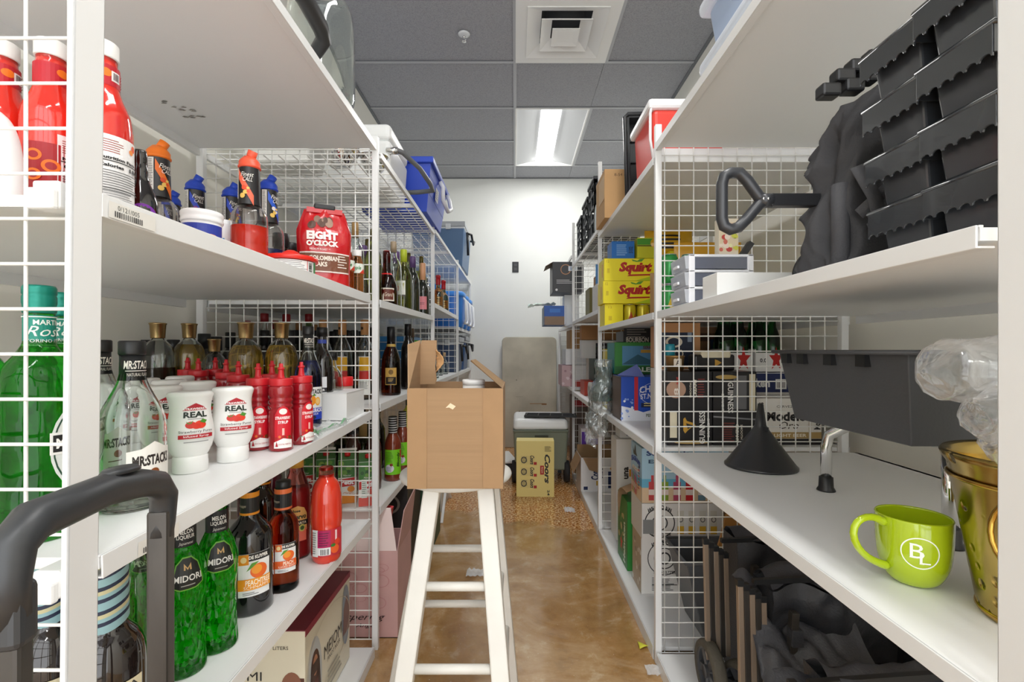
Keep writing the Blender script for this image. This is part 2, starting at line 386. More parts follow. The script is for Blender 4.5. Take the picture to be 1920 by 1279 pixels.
# air diffuser
e = empty('ceiling_vent', (.307, 2.915, ZC), label='square white four-step air diffuser in the dark ceiling', cat='air vent')
vm = mat('eeeeec', .45); vd = mat('3a3b3d', .8)
f = MB(); a = .303
for (p_, q_) in ((a, .225),):
    f.box(-p_, p_, -p_, -q_, -.006, .004, vm).box(-p_, p_, q_, p_, -.006, .004, vm).box(-p_, -q_, -q_, q_, -.006, .004, vm).box(q_, p_, -q_, q_, -.006, .004, vm)
f.done('frame', e)
MB().lathe([(.12, .10), (.12, .2)], vd, 24).box(-.225, .225, -.225, .225, .11, .115, vd).done('duct_neck', e)
for k, (ro, ri, z) in enumerate(((.235, .150, -.012), (.150, .085, -.022), (.082, .0, -.032))):
    f = MB(); P = [(-ro, -ro, z), (ro, -ro, z), (ro, ro, z), (-ro, ro, z)]; ri2 = max(ri, .045); P2 = [(-ri2, -ri2, z+.04), (ri2, -ri2, z+.04), (ri2, ri2, z+.04), (-ri2, ri2, z+.04)]
    if k == 2: P2 = [(x*.6/.55, y*.6/.55, z+.006) for x, y, _ in P2]
    f.add(P+P2, [(0, 4, 5, 1), (1, 5, 6, 2), (2, 6, 7, 3), (3, 7, 4, 0)]+([(4, 7, 6, 5)] if k == 2 else []), vm)
    f.done('vane_ring', e, solid=.004)
# sprinkler
e = empty('sprinkler', (X(870, 2.93), 2.93, ZC), label='small chrome fire sprinkler head in a charcoal ceiling tile', cat='sprinkler')
MB().lathe([(.036, 0), (.038, -.004), (.026, -.010), (.016, -.012)], mat('dfe2e6', .25), 24).done('escutcheon', e)
f = MB().lathe([(.007, -.008), (.007, -.022), (.004, -.024)], CHROME, 12)
for s_ in (-1, 1): f.tube([(s_*.006, 0, -.015), (s_*.014, 0, -.03), (s_*.004, 0, -.046)], .002, CHROME, 6)
f.lathe([(.002, -.045), (.013, -.047), (.013, -.049)], CHROME, 12); f.done('nozzle', e)
# outlet
e = empty('wall_outlet', (X(966.5, YB), YB-.002, HZ(501, YB)), label='black socket plate high on the bare back wall', cat='outlet')
MB().box(-.036, .036, -.006, 0, -.06, .06, mat('232427', .4)).done('plate', e, bevel=.002)
MB().box(-.017, .017, -.009, -.006, -.04, -.008, mat('3a3b3e', .3)).box(-.017, .017, -.009, -.006, .008, .04, mat('3a3b3e', .3)).done('socket', e)

# ---------- shelving ----------
LX, RX = -.498, .488     # aisle edges
LY = [.552, 1.73, 2.93, 4.18, 5.38]; RY = [.475, 1.653, 2.78, 4.04, 5.30]
SH = {}
def hz(s, Z): a, b = SH[s]; return a+b*Z
def board(key, side, y0, y1, h, tilt=0, label='', wire=False, lip=.026):
    depth = .645 if side == 'L' else .69
    SH[key] = (h-tilt*(y0+y1)/2, tilt)
    sx = -1 if side == 'L' else 1; x0 = LX if side == 'L' else RX
    n = 'wire_shelf' if wire else 'shelf_board'
    e = empty(n, (x0, (y0+y1)/2, h), label=label, cat='shelf', rot=(math.atan(tilt), 0, 0), group=('left' if sx < 0 else 'right')+' side shelves')
    L = (y1-y0)/2; D = sx*depth
    a, b = min(0, D), max(0, D)
    if wire:
        f = MB(); n_ = int(2*L/.05)
        for k in range(n_+1):
            y = -L+2*L*k/n_; f.bar((a, y, -.006), (b, y, -.006), .0019, WIRE)
        for k in range(13):
            x = a+(b-a)*k/12; f.bar((x, -L, -.0095), (x, L, -.0095), .0019, WIRE)
        f.done('wire_grid', e)
        f = MB()
        for x in (0, D): f.box(x-.006, x+.006, -L, L, -.022, 0, POST)
        f.box(a, b, -.008, .008, -.03, -.012, POST); f.done('shelf_rail', e)
    else:
        MB().box(a+.002, b-.002, -L, L, -.014, 0, SHELF).done('panel', e)
        f = MB(); o = -sx
        f.box(min(0, o*.0025), max(0, o*.0025), -L, L, -lip, .0025, POST); f.box(min(0, sx*.018), max(0, sx*.018), -L, L, -lip, -lip+.0025, POST)
        f.box(min(sx*.001, sx*.006), max(sx*.001, sx*.006), -L, L, 0, .0028, POST)
        f.done('front_rail', e, bevel=.0008)
        f = MB(); f.box(min(D, D-sx*.015), max(D, D-sx*.015), -L, L, -.04, .0, POST); f.done('back_rail', e)
    return e
B = board
B('L1a', 'L', .57, 1.70, 1.826, 0, 'topmost white shelf board of the nearest left bay, black grip and glass jar on it', lip=.022)
top_board = [o for o in bpy.data.objects if o.get('label', '').startswith('topmost white shelf board of the nearest left')][0]
c = Cv(.09, .12); rd = random.Random(8)
for k in range(16): x = rd.uniform(.1, .9); y = rd.uniform(.1, .9); c.poly([(x-.12, y), (x, y+.05), (x+.1, y+.01), (x+.02, y-.02)], rd.choice(['8a8680', 'a39f99', '6f6b66']))
c.put('scuff_mark', top_board, flat((-.50, .29, -.0142), (1, 0, 0), (0, -1, 0)))
B('L2a', 'L', .57, 1.63, 1.276, 0, 'white shelf board on the left holding red mixer bottles and the red coffee bag')
B('L3a', 'L', .57, 1.64, .858, .033, 'white shelf board on the left holding the white and red squeeze bottles')
B('L4a', 'L', .57, 1.63, .508, 0, 'white shelf board on the left holding bright green ribbed bottles')
B('L5a', 'L', .57, 1.68, .036, 0, 'lowest white shelf board on the left under the cream and maroon box', lip=.036)
B('L1b', 'L', 1.75, 2.91, 1.818, 0, 'white wire shelf under the white cooler and royal blue tub', True)
B('L2b', 'L', 1.75, 2.90, 1.283, .019, 'white shelf board holding wine bottles with a pink-labelled bottle at its end')
B('L3b', 'L', 1.75, 2.90, .888, 0, 'white shelf board under the dark amber bottle beside the kraft carton')
B('L4b', 'L', 1.75, 2.90, .508, 0, 'white shelf board holding juice cartons and two lime-labelled bottles')
B('L1c', 'L', 2.95, 4.16, 1.838, 0, 'white wire shelf beyond the royal blue tub', True)
B('L2c', 'L', 2.95, 4.16, 1.378, 0, 'white shelf board under two red wax-topped bottles')
B('L3c', 'L', 2.95, 4.16, .888, 0, 'white shelf board under the tall lime green box')
B('L1d', 'L', 4.20, 5.36, 1.85, 0, 'farthest top shelf on the left under the slate blue cooler')
B('L2d', 'L', 4.20, 5.36, 1.29, 0, 'far left shelf board under blue coolers with white handles')
B('L3d', 'L', 4.20, 5.36, .888, 0, 'far left shelf board under two grey-lidded navy coolers')
B('R1a', 'R', .50, 1.64, 1.803, 0, 'topmost white shelf board of the nearest right bay under translucent bins', lip=.024)
B('R2a', 'R', .50, 1.62, 1.219, 0, 'white shelf board on the right holding black stacked bins and a folded wagon', lip=.022)
B('R3a', 'R', .50, 1.63, .737, 0, 'white shelf board on the right holding the lime green mug and black funnel', lip=.023)
B('R5a', 'R', .50, 1.63, .045, 0, 'lowest white shelf board on the right under the folded wagons', lip=.045)
B('R1b', 'R', 1.67, 2.76, 1.765, 0, 'upper right shelf board with the overhanging plain carton', lip=.024)
MB().box(0, .69, -.545, -.541, .0, .034, POST).done('end_rail', [o for o in bpy.data.objects if o.get('label') == 'upper right shelf board with the overhanging plain carton'][0])
B('R2b', 'R', 1.67, 2.76, 1.219, 0, 'right shelf board holding the yellow soda cartons', lip=.022)
B('R3b', 'R', 1.67, 2.76, .747, 0, 'right shelf board holding the blue winter scene carton')
B('R5b', 'R', 1.67, 2.76, .045, 0, 'lowest right shelf board under the white and green beer cartons', lip=.045)
B('R1c', 'R', 2.80, 4.02, 1.80, 0, 'white wire shelf on the right under black folding crates', True)
B('R2c', 'R', 2.80, 4.02, 1.325, 0, 'right shelf board beyond the yellow soda cartons', lip=.022)
B('R3c', 'R', 2.80, 4.02, .738, 0, 'right shelf board with a roll of tape near its edge')
B('R5c', 'R', 2.80, 4.02, .045, 0, 'lowest right shelf board under the open white beer carton', lip=.045)
B('R2d', 'R', 4.06, 5.28, 1.31, 0, 'farthest right shelf board under the overhanging blue box', lip=.022)
B('R3d', 'R', 4.06, 5.28, .76, 0, 'farthest right shelf board under stacked small boxes')
B('R1d', 'R', 4.06, 5.28, 1.90, 0, 'farthest top wire shelf on the right', True)

def panel(side, y, top, label, wide=0, lean=0, x0=None):
    sx = -1 if side == 'L' else 1; a = x0 if x0 is not None else (LX if sx < 0 else RX); b = sx*1.155
    e = empty('wire_grid_panel', (a, y, 0), label=label, cat='wire grid panel', group='white wire grid panels between shelf bays')
    w_ = wide or .02
    f = MB()
    if wide: f.box(min(0, sx*.004), max(0, sx*.004), -.02, .02, 0, top, POST).box(min(0, sx*w_), max(0, sx*w_), -.02, -.016, 0, top, POST).box(min(0, sx*w_), max(0, sx*w_), .016, .02, 0, top, POST)
    else: f.box(min(0, sx*w_)-.001, max(0, sx*w_)+.001, -.01, .01, 0, top, POST)
    f.done('front_post', e, rot=(0, lean, 0), loc=(-lean*H, 0, 0), bevel=.002)
    MB().box(min(b-a, b-a-sx*.025), max(b-a, b-a-sx*.025), -.012, .012, 0, top, POST).done('rear_post', e, bevel=.002)
    f = MB(); r = .0021; z1 = top-.03; x_a = sx*(w_+.002); x_b = b-a-sx*.03
    n = int((z1-.03)/.0525)
    for k in range(n+1): z = .035+k*.0525; f.bar((x_a-(0 if wide else sx*.012), 0, z), (x_b, 0, z), r, WIRE, 6)
    x = x_a+sx*.012
    while abs(x) < abs(x_b): f.bar((x, .003, .033), (x, .003, .035+n*.0525), r, WIRE, 6); x += sx*.0508
    f.done('wire_grid', e)
    return e
panel('L', .552, 2.3, 'nearest left wire panel with a wide white post, green bottles behind it', wide=.009, lean=.0117)
panel('L', 1.73, 1.866, 'left wire panel behind the coffee bag and small white carton')
panel('L', 2.93, 1.856, 'left wire panel behind the pink-labelled sparkling bottle')
panel('L', 4.18, 1.88, 'left wire panel in front of the blue coolers')
panel('L', 5.38, 1.88, 'left wire panel against the back wall')
panel('R', .461, 2.3, 'nearest right panel, its wide white post at the picture edge', wide=.009)
panel('R', 1.653, 1.872, 'right wire panel behind the black funnel')
panel('R', 2.78, 2.19, 'tall right wire panel behind the plain carton')
panel('R', 4.04, 2.17, 'right wire panel behind the tape rolls')
panel('R', 5.32, 1.9, 'right wire panel against the back wall')
# wall rail behind the upper left shelf and shelf hooks
f = MB()
for key, py in (('L2a', 0), ('L4a', 0)): pass
for h in (1.276, .858-.02, .508):
    e = MB().box(-.540, -.510, .530, .580, h-.028, h+.004, POST).box(-.540, -.510, .522, .532, h-.03, h-.006, POST).done('shelf_hook', bevel=.003,
        label='white metal clip hooking the nearest left panel to the %s shelf' % ('upper' if h > 1 else 'middle' if h > .7 else 'lower'), cat='shelf clip', group='white shelf clips')
# barcode stickers on the left lips
for key, y0, pz in (('L2a', .585, 1.262), ('L3a', .63, .827)):
    c = Cv(.075, .02, 'e8e6e0'); c.text('03/003' if key == 'L3a' else '0/121/005', .4, .72, .3, '555555').bars(.4, .3, .6, .36, 14, '444444', None)
    o = c.put('bin_sticker', None, flat((-.4945, y0+.03, pz), (0, 1, 0), (0, 0, 1)))
    tag(o, 'torn barcode sticker on the %s left shelf edge' % ('upper' if key == 'L2a' else 'middle'), 'sticker')
# ================= bottle kinds =================
def shell_in(prof, t=.0025, zb=.005):
    out = [(max(.001, prof[0][0]-t), zb)]
    for r, z in prof[1:]:
        if z > zb: out.append((max(.001, r-t), z))
    return out
def cutp(prof, z):
    out = []; 
    for (r0, z0), (r1, z1) in zip(prof, prof[1:]):
        out.append((r0, z0))
        if z0 <= z <= z1: out.append((r0+(r1-r0)*(z-z0)/max(1e-6, z1-z0), z)); return out
    return out+[prof[-1]]
def smooth(prof, n=3):   # round the corners of a profile
    p = [tuple(q) for q in prof]
    for _ in range(n-1):
        o = [p[0]]
        for a, b in zip(p, p[1:]):
            o.append((a[0]*.75+b[0]*.25, a[1]*.75+b[1]*.25)); o.append((a[0]*.25+b[0]*.75, a[1]*.25+b[1]*.75))
        o.append(p[-1]); p = o
    return p
def bottle(name, label, cat, group, loc, rz, prof, gm, cap=None, liq=None, labs=(), shell=False, seg=28, sq=None, sy=1, mod=None, capname='cap', body='body'):
    e = empty(name, loc, rz, label, cat, group)
    f = MB(); f.lathe(prof, gm, seg, ex=sq, sy=sy, mod=mod)
    if shell: f.lathe(shell_in(prof), gm, seg, ex=sq, sy=sy, mod=mod, flip=True, caps=True)
    f.done(body, e)
    if liq:
        lp = cutp([(max(.001, r-.0022), z+.0 if z > .005 else .0048) for r, z in prof if True], liq[1])
        MB().lathe(lp, liq[0], seg, ex=sq, sy=sy, mod=mod).done('liquid', e)
    if cap:
        f = MB()
        for c in (cap if isinstance(cap, list) else [cap]): f.lathe(c[0], c[1], 24)
        f.done(capname, e)
    rf = pr(prof)
    for L in labs:   # (part name, canvas, centre height, angle)
        cv, zc, a = L[1], L[2], L[3]; 
        cv.ystep = .006 if (len(L) > 4 and L[4]) else 0
        cv.put(L[0], e, cyl(rf, a, zc, sy=sy), .006)
    return e
def capp(r, z0, z1, m, lip=0): return ([(r, z0), (r, z1-.002), (r-.002, z1)]+([(r+.0015, z1)] if lip else []), m)
def stem_bottle(r, h, neck=.014, sh=.62, nk=.76, k=2):   # body radius, height, neck radius, shoulder and neck heights as fractions
    return [(r*.93, 0), (r, .006)]+smooth([(r, .012), (r, sh*h), (r*.55+neck*.45, (sh+.6*(nk-sh))*h), (neck, nk*h), (neck, h)], k)
LAB = {}
ON = hz
def ang(x, y): return math.atan2(-x, y)*0 + math.atan2(x, y)*-1   # angle turning a label on (x, y) to face the camera
TAKEN = {}
def fit(x, y, s, r, ratio=True, ymax=None):   # slide a crowded item away along its sight line until it stands free
    L = TAKEN.setdefault(s, []); k = x/y; n = 0
    while any((x-a)**2+(y-b)**2 < (r+q)**2*.93 for a, b, q in L) and n < 60:
        y += .012; x = k*y if ratio else x; n += 1
        if abs(x) > 1.11: x = math.copysign(1.11, x)
    L.append((x, y, r)); return x, y
def place(px, Z, s, dz=0, r=0):
    x, y = X(px, Z), Z
    if r: x, y = fit(x, y, s, r)
    return (x, y, hz(s, y)+dz)
def here(x, y, s, r, dz=0):
    x, y = fit(x, y, s, r, False); return (x, y, hz(s, y)+dz)

# ---- L3a: white strawberry squeeze bottles ----
def puree(label, loc, rz, first):
    e = empty('squeeze_bottle', loc, rz, label, 'squeeze bottle', 'white strawberry squeeze bottles')
    wp = mat('eeeeec', .28, spec=.5)
    prof = [(.026, .030), (.030, .034), (.037, .050), (.0405, .066), (.0405, .082), (.037, .100), (.0345, .118), (.0350, .134), (.0385, .146), (.0395, .151), (.036, .156), (.030, .157)]
    MB().lathe(smooth(prof, 2), wp, 30, sy=.72).done('body', e)
    MB().lathe([(.0285, 0), (.030, .002), (.030, .022), (.0295, .023), (.0295, .031), (.027, .032)], wp, 30, sy=.9).done('flip_cap', e)
    c = Cv(.056, .088); c.poly([(.2, .9), (.5, .99), (.8, .9), (.93, .83), (.07, .83)], 'b2182a').text('STRAWBERRY', .5, .865, .05, 'ffffff', .8, 1).text('REAL', .5, .74, .13, '1d2b22', .78, 2)
    c.rect(.5, .645, .5, .012, '8a8a8a').ell(.34, .52, .16, .075, 'cf2a1c').ell(.62, .52, .18, .085, 'e03a22').ell(.5, .49, .13, .06, 'd5301f').poly([(.2, .6), (.3, .56), (.42, .62), (.35, .55), (.26, .54)], '4c8a2a').poly([(.6, .58), (.7, .64), (.85, .6), (.75, .54)], '4c8a2a')
    c.text('Strawberry Puree', .5, .37, .07, '2a1a1a', .98).rect(.5, .27, 1, .085, 'b5202c').text('Infused Syrup', .5, .27, .055, 'ffffff', .7).rect(.5, .15, .7, .02, '9a9a9a')
    rf = pr(prof)
    c.ystep = .006; c.put('printed_label', e, cyl(rf, .12, .092, sy=.72), .006)
    return e
pu = puree('white strawberry syrup squeeze bottle at the shelf front, the nearer of two', place(357, .93, 'L3a', r=.037), .78, 1)
P = dup(pu, place(437, 1.01, 'L3a', r=.037), .6, 'white strawberry syrup squeeze bottle at the shelf front, beside the red syrup bottles')
k = 0
for px, Z in ((303, 1.03), (372, 1.13), (250, 1.03), (318, 1.16), (205, 1.1), (270, 1.2), (338, 1.27)):
    dup(pu, place(px, Z, 'L3a', r=.037), .9+.1*k, ['white squeeze bottle just behind the front pair, left one', 'white squeeze bottle just behind the front pair, right one', 'white squeeze bottle standing in the back rows of the white cluster'][min(k, 2)]); k += 1
# ---- red strawberry syrup bottles with nozzle caps ----
rs = glass('a3101c', .12, 1.2, tr=.25)
def syrup(label, loc, rz):
    prof = [(.024, 0), (.027, .004), (.027, .075), (.026, .083), (.0265, .091), (.0215, .096), (.0265, .102), (.0215, .108), (.0265, .115), (.022, .121), (.0265, .128), (.0265, .142), (.0245, .149), (.019, .151)]
    e = bottle('syrup_bottle', label, 'syrup bottle', 'red strawberry syrup bottles', loc, rz, smooth(prof, 2), mat('9a1420', .16, coat=.5), seg=26)
    rd = mat('c61f2a', .35)
    MB().lathe([(.0235, .149), (.0252, .1495), (.0255, .1505), (.0255, .1640), (.0250, .1655), (.0240, .1658), (.0095, .1662), (.0080, .1675), (.0068, .172), (.0055, .185), (.0056, .186), (.0075, .1865), (.0075, .1905), (.0048, .191), (.0045, .192), (.0040, .200)], rd, 24).done('nozzle_cap', e)
    c = Cv(.038, .098); c.poly([(.05, .02), (.95, .02), (.98, .5), (.95, .8), (.75, .95), (.5, 1), (.25, .95), (.05, .8), (.02, .5)], 'cf1226').ell(.5, .87, .22, .07, 'f4e8e4').text('STRAWBERRY', .5, .72, .07, 'ffffff', .85, 1).text('SYRUP', .5, .62, .07, 'ffffff', .55, 1)
    c.rect(.5, .4, .12, .16, 'f0b8b0').blobs(.5, .27, .8, .05, 9, ['e8702a', 'b01a1a', '7a3a1a'], .07).poly([(.02, .02), (.98, .02), (.98, .2), (.5, .25), (.02, .16)], 'f2f0ee').text('COCKTAIL ESSENTIALS', .58, .11, .035, 'b01020', .7).poly([(.1, .06), (.16, .18), (.24, .06)], 'b01020')
    c.put('label', e, cyl(.0272, 0, .055), .006)
    return e
sy = syrup('red strawberry syrup bottle at the shelf front, middle of the red cluster', place(527, 1.105, 'L3a', r=.028), .62)
for px, Z, t in ((565, 1.17, 'red syrup bottle nearest the blue curacao bottle'), (484, 1.10, 'red syrup bottle touching the white squeeze bottle in front'),
                 (447, 1.20, 'red syrup bottle in the second row under the faceted gold bottle'), (424, 1.28, 'red-capped syrup bottle standing in the back of the red cluster'),
                 (510, 1.22, 'red-capped syrup bottle standing in the back of the red cluster'), (372, 1.27, 'red-capped syrup bottle behind the white squeeze bottles'),
                 (352, 1.33, 'red-capped syrup bottle behind the white squeeze bottles'), (404, 1.36, 'red-capped syrup bottle standing in the back of the red cluster')):
    dup(sy, place(px, Z, 'L3a', r=.028), .5+(px % 7)*.12, t)

# ---- tall clear label bottles (orange liqueur maker) ----
def stacks(kind, label, loc, rz):
    prof = [(.040, 0), (.0435, .006)]+smooth([(.0435, .012), (.0445, .12), (.042, .145), (.022, .185), (.0165, .205), (.0155, .215), (.0155, .25)], 3)
    if kind == 'clear':
        e = bottle('liqueur_bottle', label, 'bottle', None, loc, rz, prof, CLEAR, shell=True, liq=(glass('eef2e4', .0, 1.33), .03))
    else:
        e = bottle('liqueur_bottle', label, 'bottle', None, loc, rz, prof, CLEAR, shell=True, liq=(glass('1230b0' if kind == 'blue' else '0a0806', .0, 1.33), .17))
    MB().lathe([(.0172, .236), (.0178, .238), (.0178, .256), (.016, .258)], BLACK, 24).lathe([(.0166, .196), (.0162, .236)], mat('1c1e20', .4), 24).done('cap', e)
    c = Cv(.046, .036); c.text('MR:STACKS', .5, .6, .36, 'ece8e0', .9, 1, .15).rect(.5, .34, .8, .03, 'ece8e0').text('NATURAL FLAVOR', .5, .18, .14, 'd8d4cc', .7)
    c.put('neck_label', e, cyl(.0170, .25, .217), .005)
    c = Cv(.072, .082)
    if kind == 'clear': c.poly([(0, 0), (1, 0), (1, .85), (.75, .88), (.5, 1), (.25, .88), (0, .85)], 'eeece6').text('MR:STACKS', .5, .66, .2, '2b2422', .8, 2).ell(.5, .42, .1, .08, '8a4a22').lines(.5, .27, .5, 1, .06, '6a3a22').lines(.5, .15, .5, 2, .05, '777777')
    else: c.rect(.5, .68, 1, .64, 'eef0f0').rect(.5, .18, 1, .36, '1c3fc0').text('MR:STACKS', .5, .86, .15, '20242a', .85, 2).ell(.35, .6, .24, .17, 'f0941c').ell(.68, .56, .14, .13, 'f7b23c').ell(.68, .56, .1, .09, 'f9d28a').poly([(.4, .72), (.5, .8), (.6, .74)], '4c8a2a').text('BLUE CURACAO', .5, .29, .13, 'f4f4f8', .9, 2).text('LIQUEUR', .5, .17, .07, 'f4f4f8', .4).poly([(.4, .07), (.5, .14), (.6, .07), (.5, 0)], '18203a')
    c.put('label', e, cyl(.0448, .32, .062), .006)
    return e
stacks('clear', 'clear nearly empty liqueur bottle with a black cap beside the near white post', place(248, .745, 'L3a', r=.045), 1.0)
stacks('clear', 'clear black-capped bottle mostly hidden by the near white post', place(187, .86, 'L3a', r=.045), .9)
e = stacks('blue', 'clear liqueur bottle with orange slice label and blue liquid', place(578, 1.38, 'L3a', r=.039), .5); e.scale = (.85, .85, 1.13)
db = mat('15110f', .08, coat=.7)
def plain(label, px, Z, s, r, h, gm, capc=None, cap_r=.016, cap_h=.03, neck=.013, sh=.62, nk=.78, labs=(), rz=None, name='bottle', group=None, shell=False, liq=None, dx=None, dz=0):
    loc = place(px, Z, s, dz, r) if dx is None else here(dx, Z, s, r, dz)
    prof = stem_bottle(r, h-.002, neck, sh, nk)
    cap = None
    if capc: cap = [([(cap_r, h-cap_h), (cap_r, h-.002), (cap_r-.002, h)], mat(capc, .4) if isinstance(capc, str) else capc)]
    return bottle(name, label, 'bottle', group, loc, ang(loc[0], loc[1])*-1 if rz is None else rz, prof, gm, cap=cap, labs=labs, shell=shell, liq=liq, seg=22)
c = Cv(.06, .09, 'e9ebee'); c.rect(.5, .55, 1, .16, '1c1e22').text('DE KUYPER', .5, .55, .08, 'ffffff', .8, 1).lines(.5, .4, .8, 6, .055, '8a8e94').lines(.5, .88, .5, 2, .07, '777777')
plain('dark slim bottle with a blue neck band, behind the blue liquid bottle', 604, 1.50, 'L3a', .034, .29, db, '111214', .0165, .03, labs=[('label', c, .09, .3), ('neck_band', Cv(.09, .012, '3c4fae'), .245, 0)])
plain('small clear bottle with a black cap beside the dark blue-banded bottle', 622, 1.56, 'L3a', .036, .21, CLEAR, '1a1a1a', .018, .028, .014, .6, .78, shell=True)
# red lidded jar
e = bottle('spice_jar', 'small clear jar with a bright red lid behind the white carton', 'jar', None, place(646, 1.66, 'L3a', 0), 0, [(.026, 0), (.028, .004), (.028, .085), (.024, .09)], glass('e2bfae', .1, 1.3, tr=.5), cap=[([(.0285, .088), (.029, .09), (.029, .118), (.027, .12)], mat('d8141a', .4))], capname='lid')
# white carton
e = empty('small_carton', (-.570, 1.545, hz('L3a', 1.545)), label='plain small white carton by the left wire panel', cat='carton')
MB().box(-.052, .052, -.085, .085, 0, .083, mat('f0f1f0', .55)).done('box_body', e, bevel=.0015)
MB().box(-.052, .053, -.086, .086, .083, .0845, mat('e9eaea', .55)).box(-.004, .004, -.02, .02, .0846, .0848, mat('c8c9ca', .6)).done('lid_flap', e)
# plastic bag with a green seal
f = MB()
def bag(u, v): return (-.63+.125*u+.01*math.sin(9*v), 1.14+.3*v, hz('L3a', 1.25)+.004+.022*(noise.noise(Vector((u*5, v*6, 3)))**2)*3+.012*math.sin(PI*u)*math.sin(PI*v))
f.sheet(bag, 18, 26, cling('f6faf8', .2, .7)); f.sheet(lambda u, v: (bag(.9+.05*u, v)[0], bag(.92, v)[1], bag(.92, v)[2]+.003), 1, 26, mat('7fb48a', .5))
f.done('plastic_bag', label='crumpled clear zip bag with a green seal lying on the shelf edge', cat='plastic bag')
# ---- faceted gold tequila bottles ----
def tequila(label, loc, rz, s=1, amber='f0c458', lev=.236):
    def fac(a, z): return 1-.05*abs(math.sin(a*4)) if .02 < z < .2 else 1-.02*abs(math.sin(a*4))
    prof = [(.034, 0), (.037, .006)]+smooth([(.037, .01), (.044, .15), (.045, .195), (.040, .225), (.026, .245), (.015, .252), (.014, .262)], 3)
    e = bottle('tequila_bottle', label, 'bottle', 'faceted gold-capped bottles', loc, rz, prof, CLEAR, shell=True, seg=32, mod=fac, liq=(glass(amber, 0, 1.33, tr=.86), lev))
    MB().lathe([(.0175, .256), (.018, .258), (.0205, .296), (.0225, .298), (.0225, .301), (.018, .302)], mat('b3976a', .3, metal=1), 28).done('cap', e)
    e.scale = (s, s, s); return e
tq = tequila('faceted clear bottle with a bronze cap, the leftmost, half full of dark liquid', place(296, 1.40, 'L3a', r=.045), .3, amber='4a3420', lev=.17)
t2 = tequila('faceted gold liquor bottle second from the left in the bronze-capped row', place(355, 1.43, 'L3a', r=.045), .1)
dup(t2, place(461, 1.27, 'L3a', r=.045), .4, 'faceted gold liquor bottle behind the red nozzle caps, the widest looking')
dup(t2, place(528, 1.33, 'L3a', r=.045), .8, 'faceted gold liquor bottle beside the black-capped blue liqueur bottle')
tequila('short faceted bottle with a bronze cap between taller gold ones', place(402, 1.32, 'L3a', r=.038), .2, .84, '3a2a1a', .16)
# ---- back row behind the first left panel (bay 2, middle shelf) ----
rdm = mat('8e1c22', .4); tan = mat('b9834f', .5)
def orangelab(): 
    c = Cv(.05, .15, 'f0f0ea'); c.rect(.55, .8, .9, .36, 'e8b01c').rect(.55, .5, .9, .22, 'c42a20').lines(.5, .3, .7, 5, .04, '999999'); return c
for i, px in enumerate((684, 642, 606)):
    Zb = 1.95
    e = plain('clear bottle with a tan capsule and yellow and red label, %s' % ('beside the panel post', 'middle of three', 'third from the panel post')[i], px, Zb, 'L3b', .040, .325, CLEAR, 'bd8a58', .0165, .062, .014, .56, .78, labs=[('label', orangelab(), .10, .55)], shell=True, liq=(glass('8a5a2a', 0, 1.33), .1), name='spirit_bottle')
    Cv(.012, .012).ell(.5, .5, .5, .5, '3a2a1c').put('cap_seal', e, cyl(.0168, -.1, .29), .004)
for px, z, h in ((417, 2.0, .33), (463, 2.1, .33), (496, 2.0, .355), (516, 2.25, .34), (537, 2.0, .352), (579, 2.1, .36)):
    plain('bottle with a dark red cap standing in the crowded back rows', px, z, 'L3b', .038, h, CLEAR if px != 579 else glass('5c7a3c', .02), rdm, .016, .04, labs=(), shell=(px != 579), liq=(glass('c9b48a', 0, 1.33), .16) if px != 579 else None, group='back row bottles behind the wire panel', name='spirit_bottle')
for px, z, h in ((440, 2.15, .33), (485, 2.3, .32), (527, 2.35, .34), (560, 2.3, .34), (590, 2.4, .33)):
    plain('clear bottle with a tan stopper in the crowded back rows', px, z, 'L3b', .036, h, CLEAR, tan, .014, .045, shell=True, group='back row bottles behind the wire panel', name='spirit_bottle')
for px, z, h in ((275, 1.52, .25), (325, 1.6, .25), (383, 1.6, .27), (405, 1.58, .26)):
    plain('dark bottle with a black cap behind the bronze-capped bottles', px, z, 'L3a', .03, h, db, BLACK, .019, .05, name='dark_bottle', group='dark bottles behind the gold ones')
for px, z, h in ((432, 1.85, .27), (512, 1.85, .26), (497, 1.9, .28), (544, 1.9, .28), (556, 2.0, .29), (625, 2.25, .29), (632, 2.3, .3), (655, 2.3, .295), (665, 2.35, .3), (700, 2.3, .31), (592, 2.1, .29), (672, 2.5, .3), (648, 2.6, .31), (690, 2.6, .3)):
    plain('dark bottle with a black cap in the crowded rows behind the first panel', px, z, 'L3b', .034, h, db, BLACK, .018, .06, name='dark_bottle', group='dark bottles behind the first panel')
# dark amber bottle right of the first post, and its neighbour
c = Cv(.05, .075, 'c9a050'); c.rect(.5, .25, .9, .42, '1c1612').ell(.5, .75, .2, .15, '7a5a1c').lines(.5, .36, .5, 3, .07, 'd8b060')
plain('dark amber brandy bottle with a black cap, right of the first left post', 732, 2.13, 'L3b', .043, .305, glass('5a1c08', .03), '17171b', .0175, .075, .0165, .50, .74, labs=[('label', c, .085, .5), ('neck_band', Cv(.1, .012, 'b8984c'), .222, 0)], name='brandy_bottle', dx=-.556)
plain('tall dark bottle between the brandy bottle and the open carton', 765, 2.45, 'L3b', .036, .335, db, '17171b', .018, .06, name='dark_bottle')
plain('slim dark bottle beside the tall one left of the open carton', 772, 2.62, 'L3b', .03, .32, db, '5a4a38', .014, .05, name='dark_bottle')

